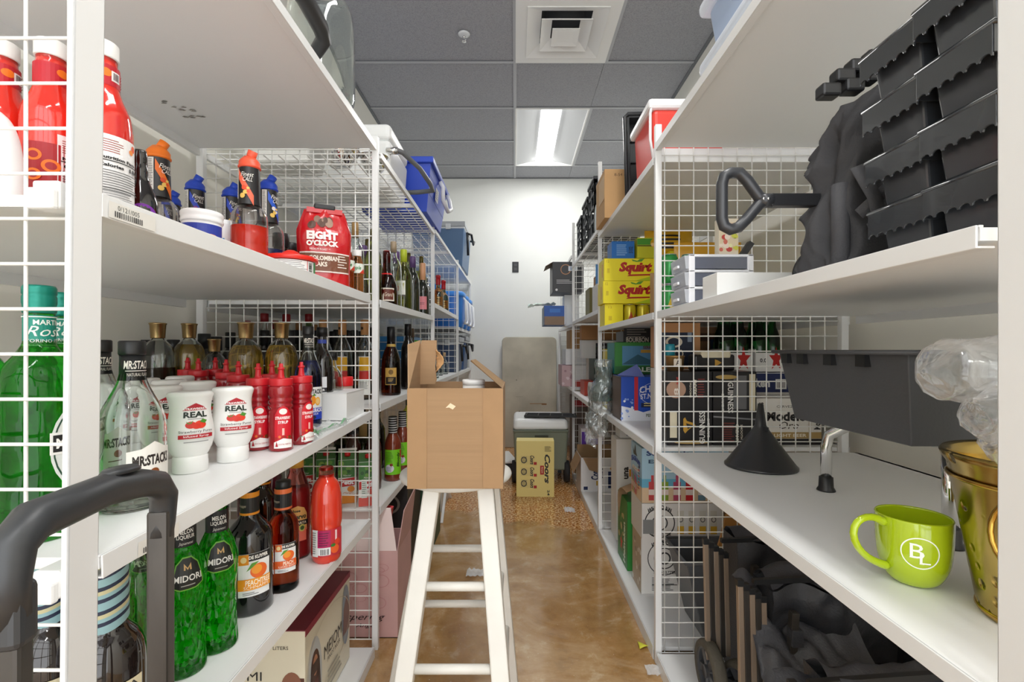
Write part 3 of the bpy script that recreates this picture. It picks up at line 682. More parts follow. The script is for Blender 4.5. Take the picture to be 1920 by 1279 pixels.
# ---- L4a: melon liqueur and flavoured schnapps ----
mg = glass('14d20e', .06, 1.33, bump=1, bs=75, kind='vor', tr=.88); mgs = mg
def melon(label, loc, rz):
    prof = [(.033, 0), (.0365, .006)]+smooth([(.0365, .012), (.034, .05), (.0325, .11), (.0365, .165), (.037, .178), (.030, .205), (.0205, .225), (.0175, .235), (.0165, .262), (.0165, .285)], 3)
    e = bottle('melon_liqueur_bottle', label, 'bottle', 'green melon liqueur bottles', loc, rz, prof, mg)
    MB().lathe([(.0188, .283), (.0188, .305), (.017, .307)], BLACK, 20).done('cap', e)
    c = Cv(.085, .042, '17191c'); c.text('MELON', .5, .66, .2, 'e8e8e4', .28, 1).text('LIQUEUR', .5, .42, .2, 'e8e8e4', .34, 1).text('Japanese', .5, .15, .16, 'd8d8d4', .26, 0, .3)
    c.put('neck_label', e, cyl(.0192, 0, .249), .005)
    f = [q for q in kids(e)][-1]
    c = Cv(.050, .056); c.poly([(.0, .12), (.25, .0), (.75, .0), (1, .12), (.9, .8), (.68, 1), (.32, 1), (.1, .8)], '6fae3c').poly([(.04, .14), (.27, .04), (.73, .04), (.96, .14), (.86, .78), (.66, .96), (.34, .96), (.14, .78)], '1b1f1c')
    c.poly([(.38, .62), (.38, .82), (.5, .68), (.62, .82), (.62, .62), (.57, .62), (.57, .72), (.5, .62), (.43, .72), (.43, .62)], 'c9a56a').text('MIDORI', .5, .38, .2, 'e9e9e4', .82, 1).rect(.5, .16, .4, .03, 'a8a8a4')
    c.ystep = .007; c.put('shoulder_label', e, cyl(pr(prof), 0, .185), .006)
    return e
ml = melon('bright green ribbed melon liqueur bottle, the nearer one beside the black trolley pole', place(344, .865, 'L4a', r=.037), .8)
dup(ml, place(407, .935, 'L4a', r=.037), .75, 'bright green ribbed melon liqueur bottle touching the big dark peach bottle')
dup(ml, place(300, 1.02, 'L4a', r=.037), .6, 'green melon liqueur bottle partly hidden behind the black trolley pole')
dup(ml, place(265, .93, 'L4a', r=.037), .9, 'green melon liqueur bottle hidden at the back beside a clear bottle')
def schnapps(label, loc, rz, R, Hh, glassm, tint, s=1, big=True):
    prof = [(R*.93, 0), (R, .006)]+smooth([(R, .012), (R, .57*Hh), (R*.86, .64*Hh), (R*.42, .72*Hh), (.0185, .78*Hh), (.0165, Hh-.012)], 3)
    e = bottle('schnapps_bottle', label, 'bottle', None, loc, rz, prof, glassm)
    MB().lathe([(.0175, Hh-.03), (.0175, Hh-.002), (.016, Hh)], BLACK, 22).done('cap', e)
    Cv(.11, .052, '1b1b1d').rect(.5, .86, 1, .22, tint).rect(.5, .06, 1, .1, tint).text('Schnapps', .3, .4, .16, 'd8c8b0', .2, 0, .3).put('neck_label', e, cyl(.0192, 0, Hh*.80+.01), .005)
    c = Cv(R*1.35, R*1.9); c.rect(.5, .5, 1, 1, 'eceeee').rect(.5, .91, 1, .17, '1c1c1e').rect(.17, .87, .3, .24, tint).ell(.17, .87, .09, .07, 'f8dca0').text('DE KUYPER', .62, .91, .085, 'f4f2ec', .6, 2)
    c.ell(.62, .58, .26, .17, 'ea6a2a').ell(.55, .62, .16, .11, 'f09a34').poly([(.25, .6), (.4, .78), (.62, .8), (.42, .68)], '5c9a34').rect(.5, .29, 1, .26, 'ee9a1e' if big else 'e2622a')
    c.text('PEACHTREE' if big else 'PEACH', .6, .33, .13, 'fff4e0', .75 if big else .45, 1).text('FLAVORED BRANDY' if not big else 'SCHNAPPS', .55, .22, .07, 'fff4e0', .75).lines(.4, .1, .5, 2, .04, '666666')
    c.put('label', e, cyl(R+.0003, 0, .32*Hh), .006)
    return e
schnapps('large dark peach schnapps bottle with a black cap', place(468, 1.075, 'L4a', r=.049), .72, .049, .285, mat('0f0f12', .07, coat=.8), 'e8941e')
schnapps('smaller amber peach brandy bottle beside the large dark one', place(531, 1.165, 'L4a', r=.036), .62, .036, .262, glass('b8542a', .02, 1.3), 'e2703a', big=False)
schnapps('dark schnapps bottle standing behind the large peach one', place(492, 1.27, 'L4a', r=.036), .6, .036, .30, mat('1a0f10', .08, coat=.7), 'e8941e')
# striped capsule bottles
def striped(label, loc, rz):
    prof = [(.044, 0), (.047, .006)]+smooth([(.047, .012), (.047, .13), (.040, .165), (.022, .185), (.0215, .2)], 3)
    e = bottle('agave_bottle', label, 'bottle', 'bottles with blue striped capsules', loc, rz, prof, mat('1d1614', .07, coat=.8))
    f = MB(); cs = [mat(c, .5) for c in ('8fb6bd', '8fb6bd', '1d2a44', '8fb6bd', 'c9c39a', '1d2a44')]; n = 22
    for k in range(n):
        z0, z1 = .19+k*.0055, .19+(k+1)*.0055; v = []
        for z in (z0, z1):
            for q in range(24): a = 2*PI*q/24; v.append(((.0245-.0015*(z-.19)/.12)*math.cos(a), (.0245-.0015*(z-.19)/.12)*math.sin(a), z+.008*math.cos(a-.6)))
        f.add(v, [(q, (q+1) % 24, (q+1) % 24+24, q+24) for q in range(24)], cs[k % 6], True)
    f.lathe([(.0225, .304), (.021, .318)], cs[0], 24); f.done('striped_capsule', e)
    c = Cv(.075, .085, 'd9cfae'); c.text('TEQUILA', .5, .88, .11, '2c2a28', .8, 1, 0, .1).text('AGAVE', .5, .7, .12, '2c2a28', .6, 1, 0, .1)
    for k in range(9): a = -1.2+k*.3; c.poly([(.47, .2), (.5+.36*math.sin(a), .22+.3*math.cos(a)), (.53, .2)], '6f8cb4')
    c.lines(.5, .1, .6, 2, .05, '555555').put('label', e, cyl(.0473, 0, .075), .006)
    return e
st = striped('dark bottle with a blue striped capsule, right of the near white post', place(203, .685, 'L4a', r=.045), .8)
dup(st, place(95, .64, 'L4a', r=.045), .9, 'dark bottle with a blue striped capsule behind the nearest wire panel')
plain('empty greenish clear bottle behind the blue striped capsule', 255, .80, 'L4a', .036, .30, glass('dff0d8', .02), None, shell=True, name='clear_bottle', labs=[('label', Cv(.05, .06, 'd9d3a8').lines(.5, .8, .7, 5, .14, '6a6a44'), .08, .6)])
# margarita mix and juice
prof = [(.034, 0), (.037, .006)]+smooth([(.037, .012), (.037, .145), (.0365, .185), (.024, .225), (.018, .24), (.0165, .27)], 3)
e = bottle('margarita_mix_bottle', 'tall pink margarita mix bottle with a gold crest label', 'bottle', None, place(556, 1.345, 'L4a', r=.037), .5, prof, glass('e88a80', .04, 1.3), cap=[capp(.019, .25, .275, mat('d8a040', .4))], liq=(glass('d8606a', .1, 1.33, tr=.5), .19))
c = Cv(.058, .1); c.poly([(.05, .3), (.05, .75), (.2, .93), (.5, 1), (.8, .93), (.95, .75), (.95, .3)], 'e0a860').text('Jose', .45, .85, .1, '20301c', .35, 2).text('Cuervo', .5, .70, .14, '20301c', .8, 2).rect(.5, .52, 1, .14, '1c1a16').text('MARGARITA', .5, .52, .07, 'e8dcc0', .8, 1).rect(.5, .2, .8, .36, 'e8705a').ell(.7, .38, .14, .1, 'c8c060').ell(.7, .38, .09, .06, '3c5a2c').text('X', .4, .36, .16, 'f4e8d8', .25, 1)
c.put('label', e, cyl(.0374, 0, .10), .006)
plain('dark magenta mixer bottle behind the amber peach brandy', 507, 1.42, 'L4a', .036, .32, mat('5a1c30', .15, coat=.5), '7a1c2c', .017, .03, name='mixer_bottle', group=None)
plain('dark magenta mixer bottle at the back behind the large dark bottle', 470, 1.40, 'L4a', .036, .31, mat('5a1c30', .15, coat=.5), '7a1c2c', .017, .03, name='mixer_bottle')
def jug(a, z): return 1-.05*math.cos(a*2) if z < .1 else 1
prof = smooth([(.036, 0), (.0415, .008), (.042, .03), (.0405, .095), (.0425, .115), (.041, .14), (.0405, .175), (.034, .21), (.0205, .226), (.0185, .232)], 3)
e = bottle('juice_bottle', 'open red juice bottle standing at the shelf front beside the panel', 'bottle', None, place(612, 1.325, 'L4a', r=.042), .42, prof, mat('d93a26', .12, coat=.7), mod=jug, cap=[([(.0185, .228), (.0205, .23), (.0205, .236), (.0185, .238), (.0205, .24), (.0185, .246), (.0195, .249), (.0190, .254), (.0165, .256), (.0160, .248)], glass('f09a88', .1, 1.3))], capname='neck')
c = Cv(.088, .072, 'c22f3c'); c.rect(.12, .5, .2, 1, 'e4e4e2').rect(.4, .6, .38, .75, 'b31c5c').rect(.4, .2, .38, .28, 'e6e6e6').bars(.42, .18, .26, .22, 14).lines(.4, .88, .3, 6, .09, '6a1c44').rect(.75, .75, .06, .4, 'f0d0d0').ell(.72, .25, .13, .17, 'e8602a').ell(.8, .5, .1, .12, 'd8402a').ell(.66, .4, .07, .06, '3a7a2c').lines(.12, .9, .14, 10, .085, '888888')
c.put('label', e, cyl(.0440, .02, .058), .006)
# ---- bay 2 lower shelf: juice cartons and mixers ----
def carton(label, px, Z, colr, word, rz=.35):
    loc = place(px, Z, 'L4b', r=.036); e = empty('juice_carton', loc, rz, label, 'juice carton', 'fruit nectar cartons')
    f = MB(); W, D, Hh = .034, .034, .165; body = PLAIN
    f.box(-W, W, -D, D, 0, Hh, mat('f0f0ea', .4))
    f.hexa([(-W, -D, Hh), (W, -D, Hh), (W, D, Hh), (-W, D, Hh)], [(-W, -.004, Hh+.028), (W, -.004, Hh+.028), (W, .004, Hh+.028), (-W, .004, Hh+.028)], mat('3f6a34', .4)); f.box(-W, W, -.002, .002, Hh+.028, Hh+.038, mat('e8e8e0', .4))
    f.done('carton_body', e, bevel=.002)
    for r_, (O, U) in enumerate((((0, -D, Hh/2), (1, 0, 0)), ((W, 0, Hh/2), (0, 1, 0)))):
        c = Cv(2*W-.002, Hh-.002); c.rect(.5, .8, 1, .4, '3f7a34').blobs(.5, .82, .8, .24, 8, ['6a9a3c', '2c5a28', '8ab04a'], .14, seed=px).rect(.5, .1, 1, .2, colr).poly([(.02, .56), (.98, .6), (.98, .42), (.02, .38)], 'c4201c').text('Petit', .5, .49, .11, 'ffffff', .7, 2).text('Nectar', .5, .65, .045, 'f4f4e8', .45, 0, .2)
        c.ell(.7, .33, .2, .07, colr).text(word, .55, .24, .06, 'c8762a', .55, 0, .3)
        if r_ == 0 and word == 'Guava': c.rect(.3, .4, .3, .42, 'dde4dc').lines(.3, .57, .24, 8, .045, '6a7a6a')
        c.put('printed_side', e, flat((O[0], O[1], O[2]), U, (0, 0, 1)))
    MB().lathe([(.011, 0), (.011, .012), (.009, .014)], mat('c81c1c', .4), 16, c=(0, -.018, Hh+.012)).done('screw_cap', e)
    return e
for i, (px, Z, c_, w_) in enumerate(((690, 1.80, 'd85a50', 'Guava'), (652, 1.83, 'e8902a', 'Mango'), (612, 1.84, '8a1c24', 'Pear'), (574, 1.86, '8a1c24', 'Peach'))):
    carton(['pink-based fruit nectar carton nearest the panel post', 'orange-based fruit nectar carton with a red cap, second from the post', 'fruit nectar carton behind the red juice bottle', 'fruit nectar carton farthest from the panel post'][i], px, Z, c_, w_, .3)
for px, Z in ((662, 1.98), (700, 1.99), (640, 2.1)):
    c = Cv(.10, .06, '17181a'); c.lines(.5, .85, .8, 6, .15, 'd8d8d8', .4, px)
    plain('brown mixer bottle with a black printed capsule behind the nectar cartons', px, Z, 'L4b', .033, .30, mat('4a241c', .15, coat=.5), '17181a', .0175, .03, .017, .6, .72, labs=[('capsule', c, .262, 0)], name='mixer_bottle', group='mixers behind the nectar cartons')
for px, Z in ((681, 2.0), (640, 1.98)):
    plain('sparkling wine bottle with a gold foil neck behind the nectar cartons', px, Z, 'L4b', .038, .31, glass('3c5a24', .03), 'c9a468', .0165, .13, .0145, .5, .66, name='wine_bottle', group='gold foil bottles behind the nectar cartons')
def bloody(label, loc, rz):
    prof = [(.034, 0), (.037, .006)]+smooth([(.037, .012), (.037, .15), (.035, .175), (.02, .205), (.0165, .22), (.0165, .27)], 3)
    e = bottle('mixer_bottle', label, 'bottle', 'lime-labelled tomato mixer bottles', loc, rz, prof, mat('7a3420', .14, coat=.6), cap=[([(.0175, .262), (.0175, .283), (.016, .285)], BLACK)])
    c = Cv(.095, .075, '17181a'); [c.lines(.5, .93-.0*k, .9, 7, .14, 'e4e4e4', .35, k) for k in range(1)]
    c.put('capsule', e, cyl(.0188, 0, .245), .005)
    c = Cv(.085, .11, '7ed321'); c.ell(.3, .25, .24, .16, 'e8e4ec').ell(.4, .4, .08, .06, '8a3a1c').lines(.3, .9, .42, 8, .055, '4a7a1c').text('Bloody', .78, .6, .2, '2a4a14', .6, 2, .2, PI/2).rect(.92, .82, .1, .3, 'c4301c').lines(.3, .3, .34, 4, .05, '8a8aa0')
    c.put('label', e, cyl(.0373, 0, .085), .006); return e
bl = bloody('brown mixer bottle with a lime green label, nearest on the lower shelf', here(-.548, 2.13, 'L4b', .037), .3)
dup(bl, here(-.545, 2.30, 'L4b', .037), .5, 'brown mixer bottle with a lime green label, the farther one beside the yellow jug')
e = bottle('yellow_jug', 'fluorescent yellow plastic jug behind the kraft carton', 'jug', None, here(-.565, 2.56, 'L4b', .06), 0, smooth([(.055, 0), (.06, .01), (.06, .09), (.054, .1), (.06, .11), (.06, .2), (.045, .25), (.024, .27), (.022, .29)], 2), mat('dfe63a', .3), cap=[capp(.024, .285, .31, mat('5a6a58', .5))])
plain('dark red round bottle on the lower shelf beside the yellow jug', 742, 2.5, 'L4b', .05, .33, mat('5c1420', .2), '4a1018', .02, .03, name='mixer_bottle', dx=-.60)
for dxx, zz in ((-.75, 2.1), (-.68, 2.35), (-.8, 2.5)):
    plain('dark bottle in the shade at the back of the lower shelf', 0, zz, 'L4b', .038, .3, db, '6a4a34', .016, .03, dx=dxx, name='dark_bottle', group='dark bottles at the back of the lower shelf')
# ================= L2a: upper left shelf =================
def redmix(label, loc, rz):
    prof = [(.036, 0), (.039, .006)]+smooth([(.039, .012), (.039, .16), (.037, .185), (.020, .225), (.0195, .262), (.0185, .268), (.0185, .275)], 3)
    e = bottle('red_mixer_bottle', label, 'bottle', 'tall red mixer bottles', loc, rz, prof, mat('df2a1a', .1, coat=.8), cap=[([(.0205, .272), (.021, .274), (.021, .296), (.019, .298)], mat('f2f2f0', .4))], mod=lambda a, z: 1-.05*abs(math.sin(2*a)) if z < .18 else 1)
    MB().lathe([(.0188, .262), (.0188, .274)], glass('eecfc4', .1, 1.3), 22, caps=False).done('clear_collar', e)
    c = Cv(.115, .032, 'c01a2a'); c.ell(.5, .6, .07, .2, 'f07a1c').rect(.62, .5, .12, .5, 'f2ece8').bars(.62, .5, .09, .36, 8, '553333').lines(.82, .8, .2, 5, .14, 'e8a0a0')
    c.put('neck_label', e, cyl(.0215, .15, .243), .005)
    c = Cv(.074, .118, 'f1efee'); c.lines(.3, .93, .45, 6, .03, 'a05048').ell(.78, .92, .07, .045, 'e85a1c').ell(.7, .86, .06, .035, 'f08a2c').text('Nutrition Facts', .45, .70, .042, '1a1a1a', .75, 2).rect(.5, .66, .9, .012, '222222').text('Calories', .3, .60, .045, '1a1a1a', .42, 2).text('180', .76, .60, .055, '1a1a1a', .26, 2).lines(.5, .53, .85, 9, .032, '666666').rect(.5, .3, .9, .008, '333333').lines(.5, .26, .85, 5, .03, '888888').rect(.12, .09, .2, .14, 'b02a2a').bars(.12, .09, .16, .12, 7, '331111', 'e8d0d0').lines(.62, .1, .6, 3, .03, '888888')
    c.put('nutrition_label', e, cyl(.0393, .62, .085), .006)
    c = Cv(.05, .10, 'a81c24')
    for q, (a, b, rr) in enumerate(((.3, .8, .2), (.7, .65, .22), (.3, .5, .2), (.7, .3, .22), (.35, .15, .18))): c.ell(a, b, rr, rr*.45, 'f07a1c').ell(a, b, rr*.6, rr*.27, 'a81c24')
    c.put('front_label', e, cyl(.0393, -.75, .078), .006)
    return e
rm = redmix('tall red mixer bottle with a nutrition panel, just right of the near white post', place(192, .75, 'L2a', r=.039), .75)
dup(rm, place(97, .75, 'L2a', r=.039), 1.25, 'tall red mixer bottle with orange swirl label seen through the near wire panel')
dup(rm, place(3, .75, 'L2a', r=.039), 1.0, 'tall red mixer bottle cut by the left picture edge')
e = bottle('squeeze_tube', 'white rounded squeeze bottle at the left picture edge', 'bottle', None, place(-8, .64, 'L2a'), 0, smooth([(.022, 0), (.026, .01), (.028, .06), (.024, .1), (.016, .125), (.006, .135)], 3), mat('f0f0f0', .3), cap=None)
Cv(.03, .02, '24408c').put('label', e, cyl(.0285, .3, .05), .006)
# organic syrup, white-lidded jar
c = Cv(.05, .05); c.ell(.5, .5, .5, .5, '7a2ca8').text('Organic', .5, .58, .2, 'f4ecf8', .8, 1).lines(.5, .32, .4, 2, .1, 'f4ecf8')
e = bottle('syrup_jug', 'dark syrup bottle with a purple oval label beside the red mixer bottle', 'bottle', None, place(262, .86, 'L2a', r=.03), .5, smooth([(.028, 0), (.03, .01), (.03, .06), (.026, .09), (.012, .125), (.013, .14), (.010, .15), (.012, .16), (.010, .175)], 2), db, labs=[('oval_label', c, .05, .3)], sy=.8)
bottle('condiment_jar', 'glass jar with a red-printed white lid behind the dark syrup bottle', 'jar', None, place(271, 1.16, 'L2a', r=.03), 0, smooth([(.028, 0), (.03, .01), (.03, .18), (.026, .2)], 2), glass('e8dfd0', .05), cap=[capp(.028, .2, .222, mat('eae4e0', .4)), capp(.0284, .204, .212, mat('b02020', .4))], labs=[('label', Cv(.05, .06, 'cfc6b8').lines(.5, .7, .7, 4, .14, '8a6a3a'), .1, .6)])
# pourer-topped mixer bottles
def finest(label, px, Z, capc, tint, liqc, lev, rz, fruit):
    loc = place(px, Z, 'L2a', r=.042)
    prof = smooth([(.036, 0), (.041, .006), (.041, .06), (.040, .066), (.041, .072), (.041, .130), (.0385, .146), (.030, .158), (.0245, .163), (.0240, .175), (.0215, .27), (.0205, .272)], 2)
    e = bottle('pour_top_mixer', label, 'mixer bottle', 'mixer bottles with spout caps', loc, rz, prof, glass('eceaea', .03, 1.35), shell=True, liq=(mat(liqc, .2) if lev else mat(liqc, .2), max(.008, lev)), seg=26)
    cm_ = mat(capc, .4); f = MB()
    f.lathe([(.0220, .254), (.0255, .257), (.0255, .2595), (.0235, .261), (.0235, .270), (.0215, .274), (.013, .284)], cm_, 24)
    f.lathe([(.0105, 0), (.0110, .026)], cm_, 14, mx=Matrix.Translation((0, 0, .274)) @ Matrix.Rotation(.5, 4, 'Y')); f.done('pour_spout', e)
    f = MB(); rr_ = pr(prof); f.lathe([(rr_(z)+.0006, z) for z in (.164, .18, .20, .24, .256)], mat('1d1c1e', .3), 26, caps=False); f.done('black_sleeve', e)
    c = Cv(.05, .098); c.rect(.12, .6, .25, .75, 'dddcd8').lines(.12, .93, .2, 16, .04, '555555').poly([(.3, .95), (1, .3), (1, .05), (.3, .7)], tint).blobs(.66, .4, .3, .25, 5, [fruit, 'e8c060'], .1).text('Finest', .72, .80, .11, 'f0ece4', .55, 0, .35).text('CALL', .74, .68, .1, 'f0ece4', .4, 0, .35)
    c.put('sleeve_print', e, cyl(.0248, .25, .205), .005)
    return e
finest('mixer bottle with an orange spout cap and black sleeve, by the purple-labelled syrup', 297, 1.10, 'f07a1c', 'e8701c', 'e8dcd0', .0, .55, 'd84a1c')
finest('half-full red mixer with a coral spout cap standing forward on the shelf', 468, 1.16, 'ee5a3c', 'ee6a4c', 'f0361e', .112, -.4, 'e8502c')
finest('mixer bottle with a blue spout cap, left of the white tub', 366, 1.32, '1c44b8', '2a4ac0', 'd8dce4', .0, .2, '8a3a8a')
finest('mixer bottle with a blue spout cap behind the white canister', 434, 1.38, '1c44b8', '2a4ac0', 'd8dce4', .0, .2, 'b04a2c')
finest('blue-capped mixer with dark blue liquid right behind the coral-capped one', 503, 1.32, '1c44b8', '2458c8', '101c66', .09, .6, 'e8e0d8')
finest('blue-capped mixer mostly hidden behind the orange-capped bottle', 322, 1.45, '1c44b8', '2a4ac0', 'd8dce4', .0, .2, '8a3a8a')
# tub, canister, can
e = bottle('plastic_tub', 'white plastic tub with a blue label at the shelf edge', 'tub', None, place(379, 1.045, 'L2a', r=.042), .3, [(.034, 0), (.037, .004), (.038, .1)], mat('f0f0f0', .35), cap=[([(.040, .092), (.041, .094), (.041, .098), (.040, .1), (.040, .104), (.041, .106), (.041, .113), (.038, .116)], mat('f2f2f2', .35))], capname='lid')
Cv(.1, .07, '2c3c9c').ell(.7, .4, .25, .3, 'e0a878').text('e', .3, .6, .4, 'ffffff').put('label', e, cyl(.0385, .2, .05), .006)
c = Cv(.05, .11, 'eceef2'); c.rect(.5, .62, .7, .1, '3a8ac8').lines(.5, .5, .7, 7, .06, '2a5ab8').rect(.5, .1, .6, .12, '3a6ac0')
bottle('canister', 'white canister with blue printing beside the white tub', 'canister', None, place(419, 1.17, 'L2a', r=.03), 0, [(.027, 0), (.028, .003), (.028, .128), (.026, .13)], mat('eef0f2', .4), labs=[('label', c, .065, 0)])
bottle('spray_can', 'slim dark blue can with a black cap before the blue-capped bottles', 'can', None, place(412, 1.40, 'L2a', r=.02), 0, [(.018, 0), (.019, .003), (.019, .16), (.016, .17)], mat('1c3a74', .3, metal=.4), cap=[capp(.017, .17, .205, BLACK)])
for px, Z, t in ((527, 1.36, 'dark bottle with a ribbed black cap and orange label left of the coffee bag'), (545, 1.50, 'dark black-capped bottle just behind the coffee bag edge')):
    c = Cv(.05, .05, 'd8904c'); c.poly([(.2, .2), (.5, .8), (.8, .2)], '2c1a12')
    plain(t, px, Z, 'L2a', .030, .155 if px < 530 else .15, glass('3a2418', .05), '17181a', .0225, .04, .018, .5, .74, labs=[('label', c, .03, .5)])
# coffee bag
e = empty('coffee_bag', (-.578, 1.44, 1.276), .45, label='crumpled red bag of coffee clipped shut near the wire panel', cat='coffee bag')
def cbag(u, v, back=0):
    z = .235*v; wd = .080*(1-.30*max(0, v-.72)/.28)*(1-.1*(1-v)); x = (u-.5)*2*wd
    th = .036*math.sqrt(max(0, 1-(2*u-1)**2))*(1-.75*max(0, v-.55)/.45)+.002
    n = noise.noise(Vector((u*5, v*6, 2+back)))*.011*(.25+v) + abs(noise.noise(Vector((u*9, v*9, 7+back))))*.006
    return (x, (th-n*.5) if back else -(th+n*.5-.004), z)
f = MB(); rb = mat('c4141c', .22, coat=.5, bump=.25, bs=60)
f.sheet(lambda u, v: cbag(1-u, v, 1), 22, 26, rb); f.sheet(lambda u, v: cbag(u, v), 22, 26, rb)
for q in (0, 1): f.sheet(lambda u, v, q=q: tuple(Vector(cbag(q, v, 0)).lerp(Vector(cbag(q, v, 1)), u if q else 1-u)), 2, 26, rb)
f.box(-.05, .05, -.012, .010, .225, .24, rb); f.done('bag_body', e)
c = Cv(.145, .2); c.blobs(.42, .9, .4, .12, 10, ['8a6a58', '5c4034', 'a88a78'], .07).rect(.5, .42, .98, .02, 'e8dcd4').rect(.5, .28, .98, .26, '7a4a34').rect(.5, .14, .98, .02, 'e8dcd4')
c.text('EIGHT', .45, .68, .13, 'f6f0ea', .6, 3).text("O'CLOCK", .45, .56, .09, 'f6f0ea', .62, 3).text('MEDIUM ROAST **', .4, .47, .03, 'f6f0ea', .4).text('COLOMBIAN', .48, .34, .07, 'f0e4d4', .6, 2).text('PEAKS', .38, .25, .07, 'f0e4d4', .32, 2).lines(.85, .38, .2, 5, .04, 'e8dcd0')
c.ystep = .009
def onbag(a, b, d):
    u = min(1, max(0, .5+a/.155)); v = min(1, max(0, .5+(b)/.235)); p_ = cbag(u, v); return Vector((p_[0], p_[1]-d-.0008, p_[2]))
c.put('printed_front', e, onbag, .008)
MB().box(-.03, .03, -.014, .012, .236, .252, BLACK).done('clip', e, bevel=.004)
# red-lidded rim tub
e = empty('rimming_tub', (-.578, 1.225, 1.276), .5, label='shallow clear tub with a domed red lid in front of the coffee bag', cat='tub')
MB().lathe([(.052, 0), (.055, .003), (.060, .044), (.061, .046)], glass('f0e8e6', .05, 1.3), 32).done('clear_tub', e)
MB().lathe([(.064, .040), (.0655, .041), (.0655, .050), (.062, .052), (.03, .054), (.024, .056), (.020, .064), (.010, .070)], mat('e02a1c', .3), 32).lathe([(.050, .004), (.056, .038)], mat('e8c8b8', .6), 32).done('red_lid', e)
c = Cv(.115, .032, 'ecebe8'); c.lines(.4, .9, .7, 6, .14, '8a8a8a').rect(.02, .5, .03, 1, 'c81c1c').rect(.74, .5, .012, 1, 'c81c1c').bars(.82, .5, .09, .8, 8, '222222', None, True).rect(.97, .5, .08, 1, '3a8a4a')
c.put('label', e, cyl(.0595, .15, .022), .006)
# small apple juice bottles
def apple(label, loc, rz):
    prof = smooth([(.018, 0), (.0215, .005), (.0215, .055), (.0205, .06), (.0215, .065), (.0215, .095), (.018, .112), (.0135, .122), (.0125, .128)], 2)
    e = bottle('apple_juice_bottle', label, 'bottle', 'small amber juice bottles with white caps', loc, rz, prof, glass('d98a4a', .04, 1.33), cap=[([(.0145, .124), (.0148, .126), (.0148, .142), (.0135, .144)], mat('f2f2f0', .4))], seg=20)
    Cv(.11, .032, 'e9efe4').poly([(0, 1), (.45, 1), (.2, 0), (0, 0)], '2f8a3c').poly([(.55, 0), (.8, 0), (.7, .5)], 'd8402a').text('Apple', .45, .5, .5, '1f7a34', .3, 1, .3).poly([(.8, 1), (1, 1), (1, 0), (.9, 0)], '2f8a3c').put('label', e, cyl(.0219, 0, .082), .005)
    return e
ap = apple('small amber juice bottle with a white cap, nearest the coffee bag', here(-.535, 1.515, 'L2a', .0215), .5)
dup(ap, here(-.565, 1.555, 'L2a', .0215), .7, 'small amber juice bottle behind the other two')
dup(ap, here(-.525, 1.578, 'L2a', .0215), .4, 'small amber juice bottle nearest the wire panel')
plain('clear corked bottle rising behind the small amber juice bottles', 666, 1.84, 'L2b', .036, .31, CLEAR, 'c09860', .013, .06, shell=True, name='corked_bottle')
# ================= L2b: wines =================
gg = glass('9aa04a', .03); dg = mat('1a1f16', .08, coat=.7)
e = plain('squat amber liqueur bottle with a red cap and brown label, beside the first post', 730, 2.03, 'L2b', .046, .235, glass('5c1410', .03), 'd01c1c', .0155, .05, .0165, .34, .62, labs=[('label', Cv(.05, .055, 'eadfd0').rect(.5, .5, .8, .8, '6a3020').text('Grand', .5, .5, .3, 'e8d8c0', .7, 0, .3), .045, .7), ('red_ribbon', Cv(.09, .006, 'd81c1c'), .135, 0)], dx=-.548, name='liqueur_bottle')
c = Cv(.055, .075, 'ecebe2'); c.text('20', .3, .5, .35, 'c84a3a', .5, 0).rect(.5, .04, 1, .1, '5a5048')
plain('pale wine bottle with a lime capsule and white label', 757, 2.34, 'L2b', .0395, .30, glass('d2cf6a', .02), 'b9c832', .0165, .062, .0145, .56, .74, labs=[('label', c, .105, -.05)], dx=-.548, name='wine_bottle')
plain('dark wine bottle with a purple capsule right of the pale wine', 775, 2.53, 'L2b', .037, .30, dg, '5c4474', .0165, .06, .0145, .55, .75, dx=-.545, name='wine_bottle')
c = Cv(.07, .075, 'e48a92'); c.lines(.6, .5, .4, 2, .1, '8a4a54')
plain('sparkling rose bottle with copper foil and a pink label at the shelf end', 792, 2.78, 'L2b', .0385, .305, dg, 'd8a078', .017, .12, .015, .46, .66, labs=[('label', c, .07, .1)], dx=-.54, name='wine_bottle')
plain('dark wine bottle with a purple capsule left of the pale wine', 743, 2.36, 'L2b', .037, .30, glass('5a6a2c', .03), '6a4c84', .0165, .06, .0145, .55, .75, name='wine_bottle')
plain('clear bottle with a pale label behind the squat liqueur', 738, 2.2, 'L2b', .037, .31, CLEAR, 'a8957c', .014, .05, shell=True, name='corked_bottle')
for px, z, h in ((700, 1.95, .31), (766, 2.75, .36), (790, 2.86, .36), (735, 2.62, .345), (690, 2.1, .3), (706, 2.3, .31), (760, 2.82, .34)):
    plain('bottle with a natural cork behind the front wine bottles', px, z, 'L2b', .034, h, CLEAR if px % 2 else gg, 'b89c78', .0125, .05, shell=bool(px % 2), group='corked bottles behind the wines', name='corked_bottle')
for px, z in ((697, 1.86), (682, 1.92)):
    plain('dark bottle with a violet capsule seen through the first wire panel', px, z, 'L2b', .034, .25, dg, '6a4c84', .015, .05, name='wine_bottle', group='violet capsule bottles by the first panel')
plain('clear bottle with a green label behind the sparkling rose', 803, 2.84, 'L2b', .034, .28, CLEAR, '8a9a4a', .015, .03, shell=True, labs=[('label', Cv(.06, .1, '7ac24a'), .09, 0)], dx=-.60, name='spirit_bottle')
